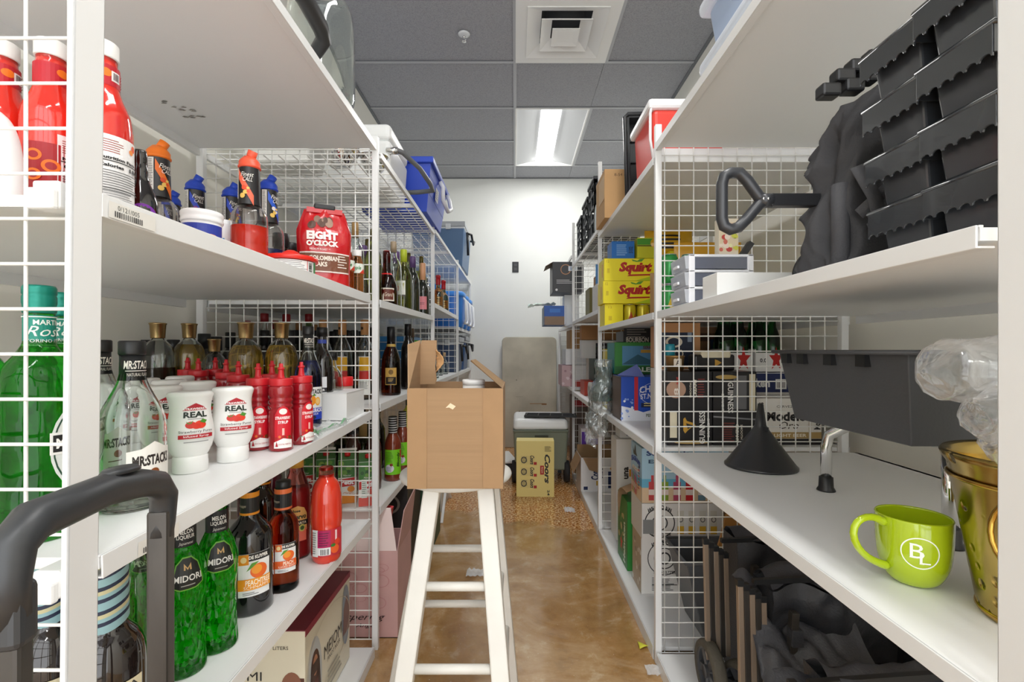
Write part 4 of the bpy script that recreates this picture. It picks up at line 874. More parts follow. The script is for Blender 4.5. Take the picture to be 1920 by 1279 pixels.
# ================= bay 3 =================
def waxed(label, loc, rz):
    c = Cv(.055, .06, 'e2c88a'); c.text('Maker', .5, .75, .2, '3c2a14', .6, 1, .2).text('MARK', .5, .5, .16, '3c2a14', .5, 1).lines(.5, .25, .6, 2, .1, '7a5a2c')
    e = bottle('whisky_bottle', label, 'bottle', 'red wax-topped whisky bottles', loc, rz, stem_bottle(.038, .22, .014, .5, .68), glass('c9935a', .03), labs=[('label', c, .055, .1)], sq=3)
    MB().lathe([(.0175, .172), (.0165, .18), (.0165, .224), (.018, .226), (.018, .238), (.014, .242)], mat('b01420', .25), 20).done('wax_top', e); return e
wx = waxed('red wax-topped whisky bottle, the nearer of two', (-.545, 3.37, 1.378), .2)
dup(wx, (-.545, 3.62, 1.378), .3, 'red wax-topped whisky bottle, the farther of two')
e = plain('dark bottle left of the nearer wax-topped whisky', 818, 3.2, 'L2c', .035, .2, db, None, dx=-.6, name='dark_bottle')
def tub(name, label, loc, w, d, h, bodyc, lidc, cat='storage tub', taper=.88, rz=0, lidh=.03, group=None, lat=None, rib=0, al=0):
    e = empty(name, loc, rz, label, cat, group); a, b = w/2, d/2; q = taper
    m_ = bodyc if not isinstance(bodyc, str) else mat(bodyc, .4)
    f = MB()
    f.hexa([(-a*q, -b*q, 0), (a*q, -b*q, 0), (a*q, b*q, 0), (-a*q, b*q, 0)], [(-a, -b, h), (a, -b, h), (a, b, h), (-a, b, h)], m_)
    if rib:
        for k in range(1, rib+1):
            z = h*k/(rib+1); s_ = q+(1-q)*k/(rib+1)+.004; f.box(-a*s_, a*s_, -b*s_, b*s_, z-.003, z+.003, m_)
    f.done('body', e, bevel=min(w, d)*.06, bseg=3)
    if lidc:
        l_ = mat(lidc, .4) if isinstance(lidc, str) else lidc
        MB().box(-a-.008, a+.008, -b-.008, b+.008, h-.006, h+lidh, l_).done('lid', e, bevel=.01, bseg=3)
    if lat:
        for s_ in (-1, 1): MB().box(a+.004, a+.02, s_*b*.5-.02, s_*b*.5+.02, h-.05, h+.01, mat(lat, .4)).done('latch', e, bevel=.003)
    return e
tub('storage_tub', 'bright blue tub behind the red wax-topped bottles', (-.76, 4.0, 1.378+.0), .3, .26, .22, '2f86d8', '3b94e4')
t_ = tub('storage_tub', 'clear bluish bin on the shelf behind the wax-topped whiskies', (-.80, 3.62, 1.378), .3, .26, .24, film('a8c4e4', .5), film('c8dcf0', .5))
e = empty('lime_box', (-.62, 3.22, .888), 0, 'tall lime green box with a white bottle outline, behind the kraft carton flap', 'carton')
MB().box(-.065, .065, -.05, .05, 0, .265, mat('52c81e', .5)).done('box_body', e, bevel=.001)
c = Cv(.12, .25); c.poly([(.62, .1), (.62, .45), (.72, .6), (.72, .8), (.85, .8), (.85, .6), (.95, .45), (.95, .1)], 'd8e4e4').ell(.2, .35, .1, .05, 'e8a030'); c.put('printed_front', e, flat((0, -.05, .1325), (1, 0, 0), (0, 0, 1)))
for k, (px, z) in enumerate(((832, 3.55), (840, 3.75), (846, 3.95), (826, 3.4))):
    plain('small clear flask with a cork stopper beside the lime green box', px, z, 'L3c', .032, .19-.005*k, CLEAR, 'c0a27a', .012, .035, .010, .45, .7, shell=True, dx=-.6-.0*k+.012*(k-1), name='corked_flask', group='corked flasks beside the lime box')
# navy coolers on the far middle shelf
def cooler(label, loc, w, d, h, bc, lc, handle=True, rz=0, group=None):
    e = empty('cooler', loc, rz, label, 'cooler', group); a, b = w/2, d/2
    MB().hexa([(-a*.9, -b*.9, 0), (a*.9, -b*.9, 0), (a*.9, b*.9, 0), (-a*.9, b*.9, 0)], [(-a, -b, h), (a, -b, h), (a, b, h), (-a, b, h)], mat(bc, .4)).box(-a-.004, a+.004, -b-.004, b+.004, h-.02, h, mat('d8dce0', .4)).done('body', e, bevel=.012, bseg=3)
    MB().box(-a-.008, a+.008, -b-.008, b+.008, h, h+.045, mat(lc, .4)).box(-a+.03, a-.03, -b+.03, b-.03, h+.045, h+.055, mat(lc, .4)).done('lid', e, bevel=.01, bseg=3)
    MB().box(a*.3, a*.3+.045, -b-.022, -b-.006, h-.03, h+.02, mat('c8ccd0', .4)).done('latch', e, bevel=.003)
    if handle:
        f = MB(); f.tube([(a+.01, -b*.5, h-.03), (a+.05, -b*.5, h-.04), (a+.055, 0, h-.10), (a+.05, b*.5, h-.04), (a+.01, b*.5, h-.03)], .011, BLACK, 8)
        f.tube([(a+.012, -b*.5, h-.02), (a+.02, -b*.5, h*.35)], .012, BLACK, 8).done('handle', e)
    return e
cooler('slate blue cooler with a grey lid on the farthest top left shelf', (-.70, 4.62, 1.852), .48, .62, .36, '47688e', 'a4a8ac')
cooler('navy cooler with a grey lid on the far middle shelf, the nearer of two', (-.68, 4.42, .89), .36, .36, .27, '34486a', '9a9ea4')
cooler('navy cooler with a grey lid on the far middle shelf, against the back wall', (-.70, 4.98, .89), .40, .42, .29, '3c5a88', '9a9ea4')
# blue drink coolers with white handles
def drink(label, y, x=-.60):
    e = empty('drink_cooler', (x, y, 1.291), 0, label, 'cooler', 'blue drink coolers with white handles')
    MB().lathe(smooth([(.12, 0), (.128, .02), (.135, .26), (.137, .28)], 2), mat('2b78cf', .35), 28, ex=4).done('body', e)
    MB().lathe([(.142, .28), (.145, .285), (.145, .315), (.13, .325), (.05, .33)], mat('3c8ee6', .35), 28, ex=4).done('lid', e)
    MB().tube([(.128, -.06, .27), (.150, -.06, .25), (.155, -.055, .08), (.140, -.04, .04), (.155, .04, .04), (.16, .055, .08), (.150, .06, .25), (.128, .06, .27)], .011, mat('eef0f2', .4), 8).done('handle', e)
    return e
d1 = drink('blue drink cooler with a white handle, the nearest in its row', 4.36)
dup(d1, (-.6, 4.70, 1.291), 0, 'blue drink cooler with a white handle, middle of its row')
dup(d1, (-.6, 5.04, 1.291), 0, 'blue drink cooler with a white handle, against the back wall')
e = tub('storage_tub', 'wide blue tub low behind the wine shelf, seen under its board', (-.86, 3.28, .888), .34, .4, .26, '3578b4', '3d86c6')
# ================= bay 2 top: white cooler, blue tub, basket things =================
e = empty('white_cooler', (-.835, 2.31, 1.822), 0, 'large white cooler with a black pull handle on the wire shelf', 'cooler')
a, b, h = .275, .175, .27
MB().hexa([(-a*.95, -b*.95, 0), (a*.95, -b*.95, 0), (a*.95, b*.95, 0), (-a*.95, b*.95, 0)], [(-a, -b, h*.8), (a, -b, h*.8), (a, b, h*.8), (-a, b, h*.8)], mat('eef0f0', .4)).done('body', e, bevel=.02, bseg=3)
MB().box(-a, a, -b, b, h*.8, h+.02, mat('f2f4f4', .4)).done('lid', e, bevel=.022, bseg=4)
f = MB(); f.tube([(.14, .16, h), (.14, .16, h+.11), (.13, .16, h+.118), (.0, .16, h+.118), (-.01, .16, h+.11), (-.01, .16, h)], .009, BLACK, 8).tube([(.12, .16, h+.119), (.01, .16, h+.119)], .013, BLACK, 8).done('pull_handle', e)
f = MB(); f.tube([(a-.02, -b+.01, .165), (a+.02, -b+.02, .175), (a+.045, -b+.04, .172), (a+.10, -b+.16, .145), (a+.135, -b+.24, .10), (a+.14, -b+.30, .085), (a+.06, -b+.325, .085), (a-.01, -b+.33, .085)], .012, mat('6a6d70', .35), 8).lathe([(.016, 0), (.016, .05)], CHROME, 14, mx=Matrix.Translation((a-.02, -b+.012, .168)) @ Matrix.Rotation(PI/2, 4, 'Y')).done('side_handle', e)
e = empty('recycling_tub', (-.66, 2.84, 1.846), 0, 'royal blue tub with a white handle overhanging the wire shelf', 'tub')
a, b, h = .215, .30, .27; rbm = mat('2f4fc4', .4)
f = MB(); f.hexa([(-a*.82, -b*.8, 0), (a*.82, -b*.8, 0), (a*.82, b*.8, 0), (-a*.82, b*.8, 0)], [(-a*.97, -b*.97, h-.02), (a*.97, -b*.97, h-.02), (a*.97, b*.97, h-.02), (-a*.97, b*.97, h-.02)], rbm)
f.box(-a*.89, a*.89, -b*.88, b*.88, .1, .105, rbm).box(-a*.94, a*.94, -b*.93, b*.93, .19, .195, rbm).done('body', e, bevel=.004)
MB().box(-a-.01, a+.01, -b-.01, b+.01, h-.025, h+.008, rbm).done('rim', e, bevel=.006)
MB().tube([(a, -.02, h-.03), (a+.018, -.02, h-.06), (a+.015, 0, h-.13), (a+.03, .10, h-.17), (a+.035, .2, h-.13), (a+.02, .24, h-.06), (a, .24, h-.02)], .013, mat('e8eaf0', .4), 8).done('handle', e)
Cv(.09, .07, 'e4e6ea').lines(.5, .8, .6, 4, .18, '8a8a9a').put('sticker', e, flat((a*.93+.003, -.06, .145), (0, 1, 0), (.09, 0, 1)))
e = empty('white_bin', (-.93, 1.93, 1.822), 0, 'white bin on the wire shelf behind the shiny bowls', 'bin'); MB().hexa([(-.12, -.08, 0), (.12, -.08, 0), (.12, .08, 0), (-.12, .08, 0)], [(-.15, -.1, .2), (.15, -.1, .2), (.15, .1, .2), (-.15, .1, .2)], mat('e8e8e4', .4)).done('body', e, bevel=.01)
for x, y, r, t in ((-.70, 1.90, .085, 'polished steel bowl on the wire shelf beside the white cooler'), (-.585, 1.97, .06, 'smaller polished steel cup beside the steel bowl')):
    o = MB().lathe(smooth([(r*.45, 0), (r*.5, .004), (r*.85, r*.55), (r, r*1.1), (r*1.03, r*1.12), (r*.97, r*1.1), (r*.8, r*.55), (r*.1, .01)], 2), CHROME, 32).done('steel_bowl', loc=(x, y, 1.822)); tag(o, t, 'bowl')
# ================= bay 1 top: glass jar, black grip =================
e = empty('glass_jar', (-.585, 1.43, 1.8275), 0, 'large clear glass drink jar on the topmost left shelf', 'jar')
jp = smooth([(.08, 0), (.096, .01), (.099, .04), (.099, .25), (.085, .30), (.055, .33), (.055, .36)], 3)
MB().lathe(jp, CLEAR, 40).lathe(shell_in(jp, .004), CLEAR, 40, flip=True).done('glass_body', e)
MB().lathe([(.06, .355), (.062, .357), (.062, .385), (.058, .388)], mat('ececea', .4), 32).done('lid', e)
e = empty('serving_caddy', (-.60, 1.1, 1.8275), 0, 'grey case with a thick black grip on the topmost left shelf', 'case')
MB().box(-.25, .05, -.08, .16, 0, .055, mat('d8d8d4', .5)).done('body', e, bevel=.006)
f = MB(); f.tube([(.085, -.07, .075), (.10, -.05, .088), (.105, .02, .09), (.105, .11, .083), (.100, .14, .07), (.075, .15, .045), (.03, .15, .03)], .017, mat('3a3b3d', .45), 10, rs=[.014, .020, .021, .021, .020, .018, .014]).tube([(.085, -.07, .075), (.06, -.07, .05), (.03, -.07, .03)], .012, mat('3a3b3d', .45), 10).done('grip', e)
e = bottle('clear_pitcher', 'clear plastic pitcher on the topmost left shelf before the grip', 'pitcher', None, (-.60, .93, 1.8275), 0, [(.04, 0), (.045, .005), (.055, .2)], CLEAR, shell=True)
# ================= floor level left =================
e = empty('wine_case', (-.71, 1.45, .040), 0, 'cream wine case with a maroon lid on the lowest left shelf', 'carton')
W, D, Hh = .145, .172, .292; cream = mat('ddd6c0', .6); mar = mat('6a1426', .45)
MB().box(-W, W, -D, D, 0, Hh, cream).done('box_body', e, bevel=.002)
MB().hexa([(-W, -D-.001, Hh), (W+.001, -D-.001, Hh), (W+.001, D, Hh), (-W, D, Hh)], [(-W, -D-.001, Hh+.003), (W+.001, -D-.001, Hh+.003), (W+.001, D, Hh+.003), (-W, D, Hh+.003)], mar).box(W-.0, W+.0015, -D, D, Hh-.016, Hh+.003, mat('8a1c34', .45)).done('maroon_lid', e)
c = Cv(2*D, 2*W); c.text('MEIOMI', .45, .35, .22, 'c8b8a8', .5, 0); c.put('lid_print', e, flat((0, 0, Hh+.003), (0, 1, 0), (-1, 0, 0)))
c = Cv(2*D-.004, Hh-.02); c.rect(.5, .5, 1, 1, 'ddd6c0').ell(.17, .42, .15, .46, 'b8bcbc').rect(.17, .12, .3, .3, 'b8bcbc').ell(.18, .55, .085, .19, '4a2a1e').ell(.18, .58, .05, .105, 'b07a5c').poly([(.07, .1), (.12, .42), (.25, .42), (.29, .1)], '5c2c22').poly([(.1, .62), (.26, .62), (.3, .2), (.25, .2), (.23, .5), (.13, .5), (.1, .15), (.06, .15)], '3a2018')
c.text('MEIOMI', .58, .55, .14, '2a2622', .44, 0).text('PINOT NOIR', .58, .43, .05, '5a544a', .3).ell(.88, .62, .1, .36, '8a94a0').rect(.88, .5, .16, .2, '5a6a84').poly([(.80, .4), (.97, .4), (.97, .7), (.9, .85), (.82, .72)], '7a5a54').lines(.6, .3, .35, 4, .06, '9a9484').ell(.5, .6, .48, .38, 'c8bfa8', 28, .02)
c.put('side_print', e, flat((W, 0, Hh/2-.008), (0, 1, 0), (0, 0, 1)))
c = Cv(2*W-.004, Hh-.02); c.rect(.9, .35, .2, .5, '5a3428').ell(.88, .5, .1, .16, '8a5a44').poly([(.75, .1), (.8, .3), (1, .35), (1, .1)], 'd8d4c8').text('MEIOMI', .35, .62, .09, '2a2622', .5).text('12 X 750ML. 9.0 LITERS', .6, .9, .035, '4a463e', .5).lines(.4, .45, .35, 1, .03, '4a463e').rect(.3, .1, .6, .3, 'efeeea').lines(.3, .35, .4, 2, .04, '8a8474')
c.put('end_print', e, flat((0, -D, Hh/2-.008), (1, 0, 0), (0, 0, 1)))
# pink wine cartons on the floor of bay 2
def pinkbox(label, loc, W, D, Hh, top=True):
    e = empty('pink_carton', loc, 0, label, 'carton', None); pk = mat('d3a9a6', .6, var=.05, vs=12); t = .003
    f = MB(); f.box(-W, W, -D, -D+t, 0, Hh, pk).box(-W, W, D-t, D, 0, Hh, pk).box(-W, -W+t, -D+t, D-t, 0, Hh, pk).box(W-t, W, -D+t, D-t, 0, Hh, pk).box(-W, W, -D, D, 0, t, pk).done('box_body', e)
    f = MB(); f.hexa([(-W, -D-.001, Hh), (W*.97, -D-.001, Hh), (W*.97, -D+.002, Hh), (-W, -D+.002, Hh)], [(-W*.9, -D+.03, Hh+.15), (W*.75, -D+.035, Hh+.15), (W*.75, -D+.038, Hh+.15), (-W*.9, -D+.033, Hh+.15)], mat('e8d4d0', .6)); f.done('flap', e)
    f = MB(); f.hexa([(W-.003, -D, Hh), (W, -D, Hh), (W, D, Hh), (W-.003, D, Hh)], [(W+.02, -D+.01, Hh+.15), (W+.023, -D+.01, Hh+.15), (W+.03, D-.05, Hh+.19), (W+.027, D-.05, Hh+.19)], pk); f.done('flap', e)
    c = Cv(2*W-.01, Hh-.02); ln = 'bd8580'
    rd = random.Random(4)
    for k in range(12): c.ell(rd.uniform(.15, .85), rd.uniform(.35, .9), rd.uniform(.05, .13), rd.uniform(.03, .09), 'c48f8c', 18, .1)
    c.text('Whispering', .45, .22, .10, '2a1c1c', .8, 0, .45).text('Angel', .6, .12, .06, '2a1c1c', .3, 0, .45)
    c.put('front_print', e, flat((0, -D, Hh/2), (1, 0, 0), (0, 0, 1)))
    return e
pinkbox('pink wine carton with open flaps and script lettering on the floor by the first post', (-.588, 1.91, 0), .145, .115, .33)
e = empty('red_bottle_box', (-.56, 1.90, .33-.07), 0, 'coral red flap sticking out of the open pink carton', 'box'); MB().box(-.02, .03, -.04, .04, 0, .20, mat('d8343c', .5)).done('box_body', e, rot=(0, .18, 0))
e = empty('black_carton', (-.60, 2.36, .0), 0, 'black carton with a pale ring mark, on the floor behind the pink one', 'carton'); MB().box(-.13, .10, -.15, .15, 0, .47, mat('2c2b2c', .5)).done('box_body', e, bevel=.002)
Cv(.2, .12).ell(.6, .5, .3, .4, '9a9690', 24, .2).lines(.5, .95, .8, 1, .1, 'b0aca8').put('front_print', e, flat((-.015, -.15, .37), (1, 0, 0), (0, 0, 1)))
e = empty('green_carton', (-.55, 2.72, 0), 0, 'dark green carton on the floor farther along the left bay', 'carton'); MB().box(-.15, .10, -.14, .14, 0, .42, mat('2c4a34', .5)).done('box_body', e, bevel=.002)
e = empty('white_carton', (-.62, 3.35, 0), 0, 'white carton on the floor under the third left bay', 'carton'); MB().box(-.15, .13, -.16, .16, 0, .35, mat('dcdad4', .6)).done('box_body', e, bevel=.002)
for y, t in ((3.85, 'white cross-braced leg frame leaning on the floor under the third left bay'),):
    f = MB(); f.bar((-.46, 2.98, .0), (-.455, 3.5, .5), .008, POST).bar((-.475, 3.5, .0), (-.48, 2.98, .5), .008, POST); f.done('brace_frame', label=t, cat='brace')
# green vermouth bottles behind the nearest panel (L3a)
def verm(label, loc, rz, capc, rev=False):
    prof = [(.040, 0), (.0435, .006)]+smooth([(.0435, .012), (.0435, .20), (.036, .225), (.0185, .25), (.0155, .262), (.0155, .30)], 3)
    e = bottle('vermouth_bottle', label, 'bottle', 'green vermouth bottles', loc, rz, prof, glass('22b822', .03, 1.35, bump=.35, bs=40, kind='vor', tr=.92), mod=lambda a, z: 1-.04*abs(math.sin(2*a)) if z < .22 else 1)
    cm_ = mat(capc, .3, metal=.3); MB().lathe([(.0165, .296), (.0175, .30), (.0165, .305), (.0175, .31), (.0175, .318), (.0165, .32), (.0175, .322), (.0175, .33), (.016, .333)], cm_, 28).done('screw_cap', e)
    c = Cv(.095, .042, capc); c.text('MARTINI', .5, .78, .16, 'e8efe8', .35, 1).text('Rossi', .5, .5, .32, 'e8efe8', .5, 0, .4).text('TORINO ITALIA', .5, .2, .1, 'e8efe8', .5).rect(.5, .95, 1, .03, 'e8efe8').rect(.5, .06, 1, .03, 'e8efe8').put('neck_label', e, cyl(.0160, 0, .272), .004)
    c = Cv(.062, .11); c.ell(.5, .5, .5, .5, 'd8dcd8').ell(.5, .5, .45, .46, '2a4a3a', 24, .06).rect(.5, .55, 1, .26, 'e8e8e4').rect(.5, .55, .9, .2, '1c1c1e').text('MARTINI', .5, .55, .12, 'f0f0ec', .8, 2)
    c.put('label', e, cyl(.0440, .25, .12), .006); return e
vb = verm('green vermouth bottle with a teal screw cap behind the nearest wire panel', here(X(74, .635), .635, 'L3a', .040), 1.45, '158a78')
dup(vb, here(X(112, .74), .745, 'L3a', .040), 1.3, 'green vermouth bottle with a teal cap behind the other, hidden by the post')
v2 = verm('green vermouth bottle with a dark red screw cap at the left picture edge', (-.732, .637, hz('L3a', .637)), 1.2, '8c2434')
# ================= the aisle =================
# black trolley handle in front of the near left post
e = empty('trolley', (-.362, .42, 0), .17, 'black trolley with a curved grip handle at the lower left corner, before the white post', 'trolley')
hb = mat('2e3033', .42, spec=.6, bump=.05, bs=60); pole = mat('4a4744', .35, metal=.5, var=.35, vs=18, stretch=(1, 1, .3))
f = MB(); f.box(-.0085, .0085, -.102, -.087, .12, .90, pole).done('pole', e, bevel=.003)
f = MB(); f.box(-.010, .010, .077, .095, .12, .92, pole).done('pole', e, bevel=.003)
f = MB(); f.box(-.0105, .0105, -.1045, -.084, .885, .93, hb).done('pole_collar', e, bevel=.006, bseg=3)
f = MB(); f.tube([(0, -.094, .935), (0, -.098, .965), (0, -.096, .988), (0, -.078, 1.0), (0, 0, 1.0), (0, .05, .992), (0, .078, .984), (0, .092, .968), (0, .089, .94), (0, .086, .925)], .015, hb, 14, rs=[.0105, .012, .014, .0150, .0145, .0140, .0135, .013, .012, .011])
f.done('grip', e, loc=(0, 0, -.034))
MB().lathe([(.012, 0), (.010, .004)], hb, 18, sy=2).done('release_button', e, loc=(0, .02, .977), rot=(-.05, 0, 0))
f = MB(); f.box(-.14, .05, -.10, .11, .10, .13, mat('3a3b3e', .5)).box(-.14, .02, .10, .115, .12, .5, mat('3a3b3e', .5)).done('base_plate', e, bevel=.004)
for y in (-.07, .08): MB().lathe([(.02, -.015), (.06, -.013), (.062, 0), (.06, .013), (.02, .015)], BLACK, 24, mx=Matrix.Rotation(PI/2, 4, 'Y')).done('wheel', e, loc=(-.09, y, .062))
# stool
e = empty('wooden_stool', (-.170, 1.375, 0), 0, 'white painted wooden stool carrying the open kraft carton', 'stool')
wp = mat('e3e1da', .4, bump=.15, bs=30, var=.04, vs=9)
MB().lathe([(.10, .716), (.145, .719), (.157, .724), (.161, .732), (.158, .740), (.15, .7435), (.02, .744)], wp, 48).done('seat', e)
legs = [((-.050, -.105, .72), (-.128, -.315, 0)), ((.092, -.105, .72), (.166, -.315, 0)), ((-.066, .06, .72), (-.215, .16, 0)), ((.098, .06, .72), (.160, .16, 0))]
def at(l, z): p_, q_ = Vector(l[0]), Vector(l[1]); return p_.lerp(q_, (p_.z-z)/(p_.z-q_.z))
for l in legs: MB().tube([Vector(l[0]), Vector(l[1])], .0215, wp, 4, sq=True).done('leg', e, bevel=.004)
for i, j, z in ((0, 1, .49), (0, 1, .315), (2, 3, .475), (2, 3, .29), (0, 2, .40), (1, 3, .40), (0, 2, .22), (1, 3, .22)):
    MB().tube([at(legs[i], z), at(legs[j], z)], .0115, wp, 12).done('rung', e)
# open kraft carton on the stool
def cartonbox(name, label, loc, W, D, Hh, m_, rz=0, cat='carton', t=.003, group=None):
    e = empty(name, loc, rz, label, cat, group); f = MB()
    f.box(-W, W, -D, -D+t, 0, Hh, m_).box(-W, W, D-t, D, 0, Hh, m_).box(-W, -W+t, -D+t, D-t, 0, Hh, m_).box(W-t, W, -D+t, D-t, 0, Hh, m_).box(-W+t, W-t, -D+t, D-t, 0, t, m_)
    f.done('box_body', e); return e
e = cartonbox('kraft_carton', 'large open kraft cardboard carton standing on the white stool', (X(853.5, 1.18), 1.305, .7445), .119, .125, .250, KRAFT)
f = MB(); a = KRAFT
f.box(-.119, -.0705, -.1268, -.125, .0, .249, mat('a5835f', .85, var=.06, vs=14)).box(.069, .119, -.1268, -.125, 0.002, .249, mat('a5835f', .85, var=.06, vs=14)).box(-.0695, .068, -.1262, -.125, .004, .05, KRAFT)
f.done('outer_flap', e)
f = MB(); f.prism([(-.119, .249), (-.074, .250), (-.070, .262), (-.074, .300), (-.070, .345), (-.070, .372), (-.112, .372), (-.118, .350)], .02, .023, KRAFT).done('flap', e, rot=(0, 0, 0))
f = MB(); f.hexa([(-.119, -.12, .249), (-.116, -.12, .249), (-.116, .02, .249), (-.119, .02, .249)], [(-.140, -.03, .36), (-.137, -.03, .36), (-.115, .02, .372), (-.118, .02, .372)], KRAFT).done('flap', e)
f = MB()
def torn(u, v): return (-.070+.022*math.sin(PI*v)*u+.004*noise.noise(Vector((u*9, v*9, 1))), .02-.014*u, .285+.06*v+.006*noise.noise(Vector((u*8, v*14, 4))))
f.sheet(torn, 6, 14, mat('c79a6a', .9, bump=.3, bs=90)).done('torn_edge', e, solid=.002)
f = MB(); f.hexa([(.116, -.10, .248), (.119, -.124, .248), (.119, .12, .248), (.116, .12, .248)], [(.03, -.04, .315), (.032, -.046, .318), (.032, .10, .318), (.030, .10, .315)], KRAFT2).done('flap', e)
MB().lathe([(.028, 0), (.030, .002), (.030, .09)], mat('eceae6', .4), 24, c=(.035, .0, .16)).lathe([(.031, .25), (.031, .262), (.029, .264)], mat('f4f4f2', .35), 24, c=(.035, .0, 0)).done('inner_tub', e)
MB().box(-.11, .11, -.118, .118, .13, .135, mat('8a6844', .9)).done('inner_divider', e)
Cv(.03, .02).poly([(.1, .3), (.5, .9), (.95, .5), (.7, .1), (.4, .35)], 'e8d2b0').put('torn_spot', e, flat((-.012, -.125, .205), (1, 0, 0), (0, 0, 1)))
# beer case, wheeled cooler, table against the wall
e = empty('beer_case', (X(1004, 3.52), 3.58, 0), -.03, 'yellow beer case with black cartoon-style lettering standing before the wheeled cooler', 'carton')
yb = mat('ecd98a', .5); W, D, Hh = .140, .065, .415
MB().box(-W, W, -D, D, 0, Hh, yb).done('box_body', e, bevel=.002)
c = Cv(2*W, Hh)
c.text('Coors', .82, .50, .15, '17140f', .52, 2, .3, -PI/2).rect(.68, .48, .10, .16, 'b01c20').text('Banquet', .68, .48, .05, 'f0e0b0', .11, 1, 0, -PI/2)
for k, y in enumerate((.24, .45, .66)): c.rect(.30, y, .36, .15, 'e2cf86').text('Coors', .42, y, .11, '17140f', .16, 2, .3, -PI/2).ell(.2, y, .08, .06, '3a3630', 16, .3).rect(.5, y-.06, .08, .05, 'b01c20').lines(.22, y+.05, .14, 5, .02, '4a463a')
c.text('24', .85, .08, .06, '17140f', .1, 1, 0, -PI/2).lines(.84, .9, .18, 5, .02, '6a6248')
c.put('front_print', e, flat((0, -D, Hh/2), (1, 0, 0), (0, 0, 1)))
Cv(2*D, Hh).text('Banquet', .5, .45, .3, '8a7c50', .3, 1, .3, PI/2).put('side_print', e, flat((-W, 0, Hh/2), (0, -1, 0), (0, 0, 1)))
e = empty('wheeled_cooler', (X(1012.5, 4.0)-.0, 4.08, 0), 0, 'grey-green wheeled cooler with a white lid in front of the leaning table', 'cooler')
a, b = .225, .215
f = MB(); f.hexa([(-a*.93, -b*.9, .10), (a*.93, -b*.9, .10), (a*.93, b*.9, .10), (-a*.93, b*.9, .10)], [(-a, -b, .43), (a, -b, .43), (a, b, .43), (-a, b, .43)], mat('848c7c', .45)).done('body', e, bevel=.02, bseg=3)
f = MB(); f.hexa([(-a*.98, -b*.98, .40), (a*.98, -b*.98, .40), (a*.98, b*.98, .40), (-a*.98, b*.98, .40)], [(-a*1.02, -b*1.02, .435), (a*1.02, -b*1.02, .435), (a*1.02, b*1.02, .435), (-a*1.02, b*1.02, .435)], mat('727a6c', .45)).done('rim_band', e, bevel=.008)
f = MB(); f.hexa([(-a*1.02, -b*1.02, .435), (a*1.02, -b*1.02, .435), (a*1.02, b*1.02, .435), (-a*1.02, b*1.02, .435)], [(-a*.97, -b*.92, .525), (a*.97, -b*.92, .525), (a*.97, b*.95, .535), (-a*.97, b*.95, .535)], mat('eceeee', .35)).done('lid', e, bevel=.03, bseg=4)
f = MB(); f.box(-.05, .06, -b-.012, -b+.01, .38, .395, mat('4a5046', .5)).done('front_handle', e)
for s_ in (-1, 1): MB().lathe([(.03, -.022), (.085, -.02), (.09, 0), (.085, .02), (.03, .022)], mat('2b2b2d', .7, bump=.6, bs=60), 28, mx=Matrix.Rotation(PI/2, 4, 'Y')).done('wheel', e, loc=(s_*.215, -b*.75, .09))
for y in (0, .12):
    f = MB(); f.bar((-.20, .15, .10), (.20, .15, .10), .012, BLACK); 
f.box(-.2, -.17, .12, .16, 0, .1, BLACK).box(.17, .2, .12, .16, 0, .1, BLACK).done('feet', e)
e = empty('crate_lid', (X(1022, 3.98), 3.98, .5365), -.10, 'black ribbed plastic crate panel lying on the white cooler lid', 'crate panel')
f = MB(); bk = mat('2c2e31', .5); f.box(-.17, .26, -.09, .09, 0, .006, bk)
for k in range(5): f.box(-.16+k*.1, -.15+k*.1, -.09, .09, .006, .014, bk)
for y in (-.088, -.02, .05, .084): f.box(-.17, .26, y, y+.006, .006, .014, bk)
f.done('panel', e, bevel=.001)
e = empty('folding_table', (X(993, 5.2), 5.30, 0), 0, 'stained grey-beige table top leaning upright against the back wall', 'table', rot=(-.045, 0, 0))
tm = mat('bdb6a4', .6, var=.22, vs=3.2); pts = []
w2, h2, r = .305, 1.235, .05
for cx_, cz_, a0 in ((w2-r, r, -90), (w2-r, h2-r, 0), (-w2+r, h2-r, 90), (-w2+r, r, 180)):
    for k in range(7): t_ = math.radians(a0+15*k); pts.append((cx_+r*math.cos(t_), cz_+r*math.sin(t_)))
MB().prism(pts, -.022, .022, tm).done('table_top', e, bevel=.006)
MB().box(-.28, .28, .022, .03, .1, 1.15, mat('8a8880', .6)).done('underside_frame', e)
c = Cv(.55, 1.1); rd = random.Random(3)
c.rect(.66, .38, .3, .007, '9a7448').rect(.8, .375, .1, .015, '8a5f34').ell(.3, .3, .012, .008, '6a5a44').rect(.3, .45, .14, .003, '8a8474').ell(.24, .62, .008, .006, '5a5448')
c.put('stains', e, flat((0, -.022, .62), (1, 0, 0), (0, 0, 1)))
e = empty('flat_tray', (X(930, 4.3), 4.45, 0), .2, 'white flat lid lying on the floor left of the wheeled cooler', 'tray')
MB().box(-.2, .16, -.22, .22, .07, .09, mat('e8e8e6', .4)).box(-.18, .14, -.2, .2, 0, .07, mat('3a3a3c', .5)).done('lid', e, bevel=.006)
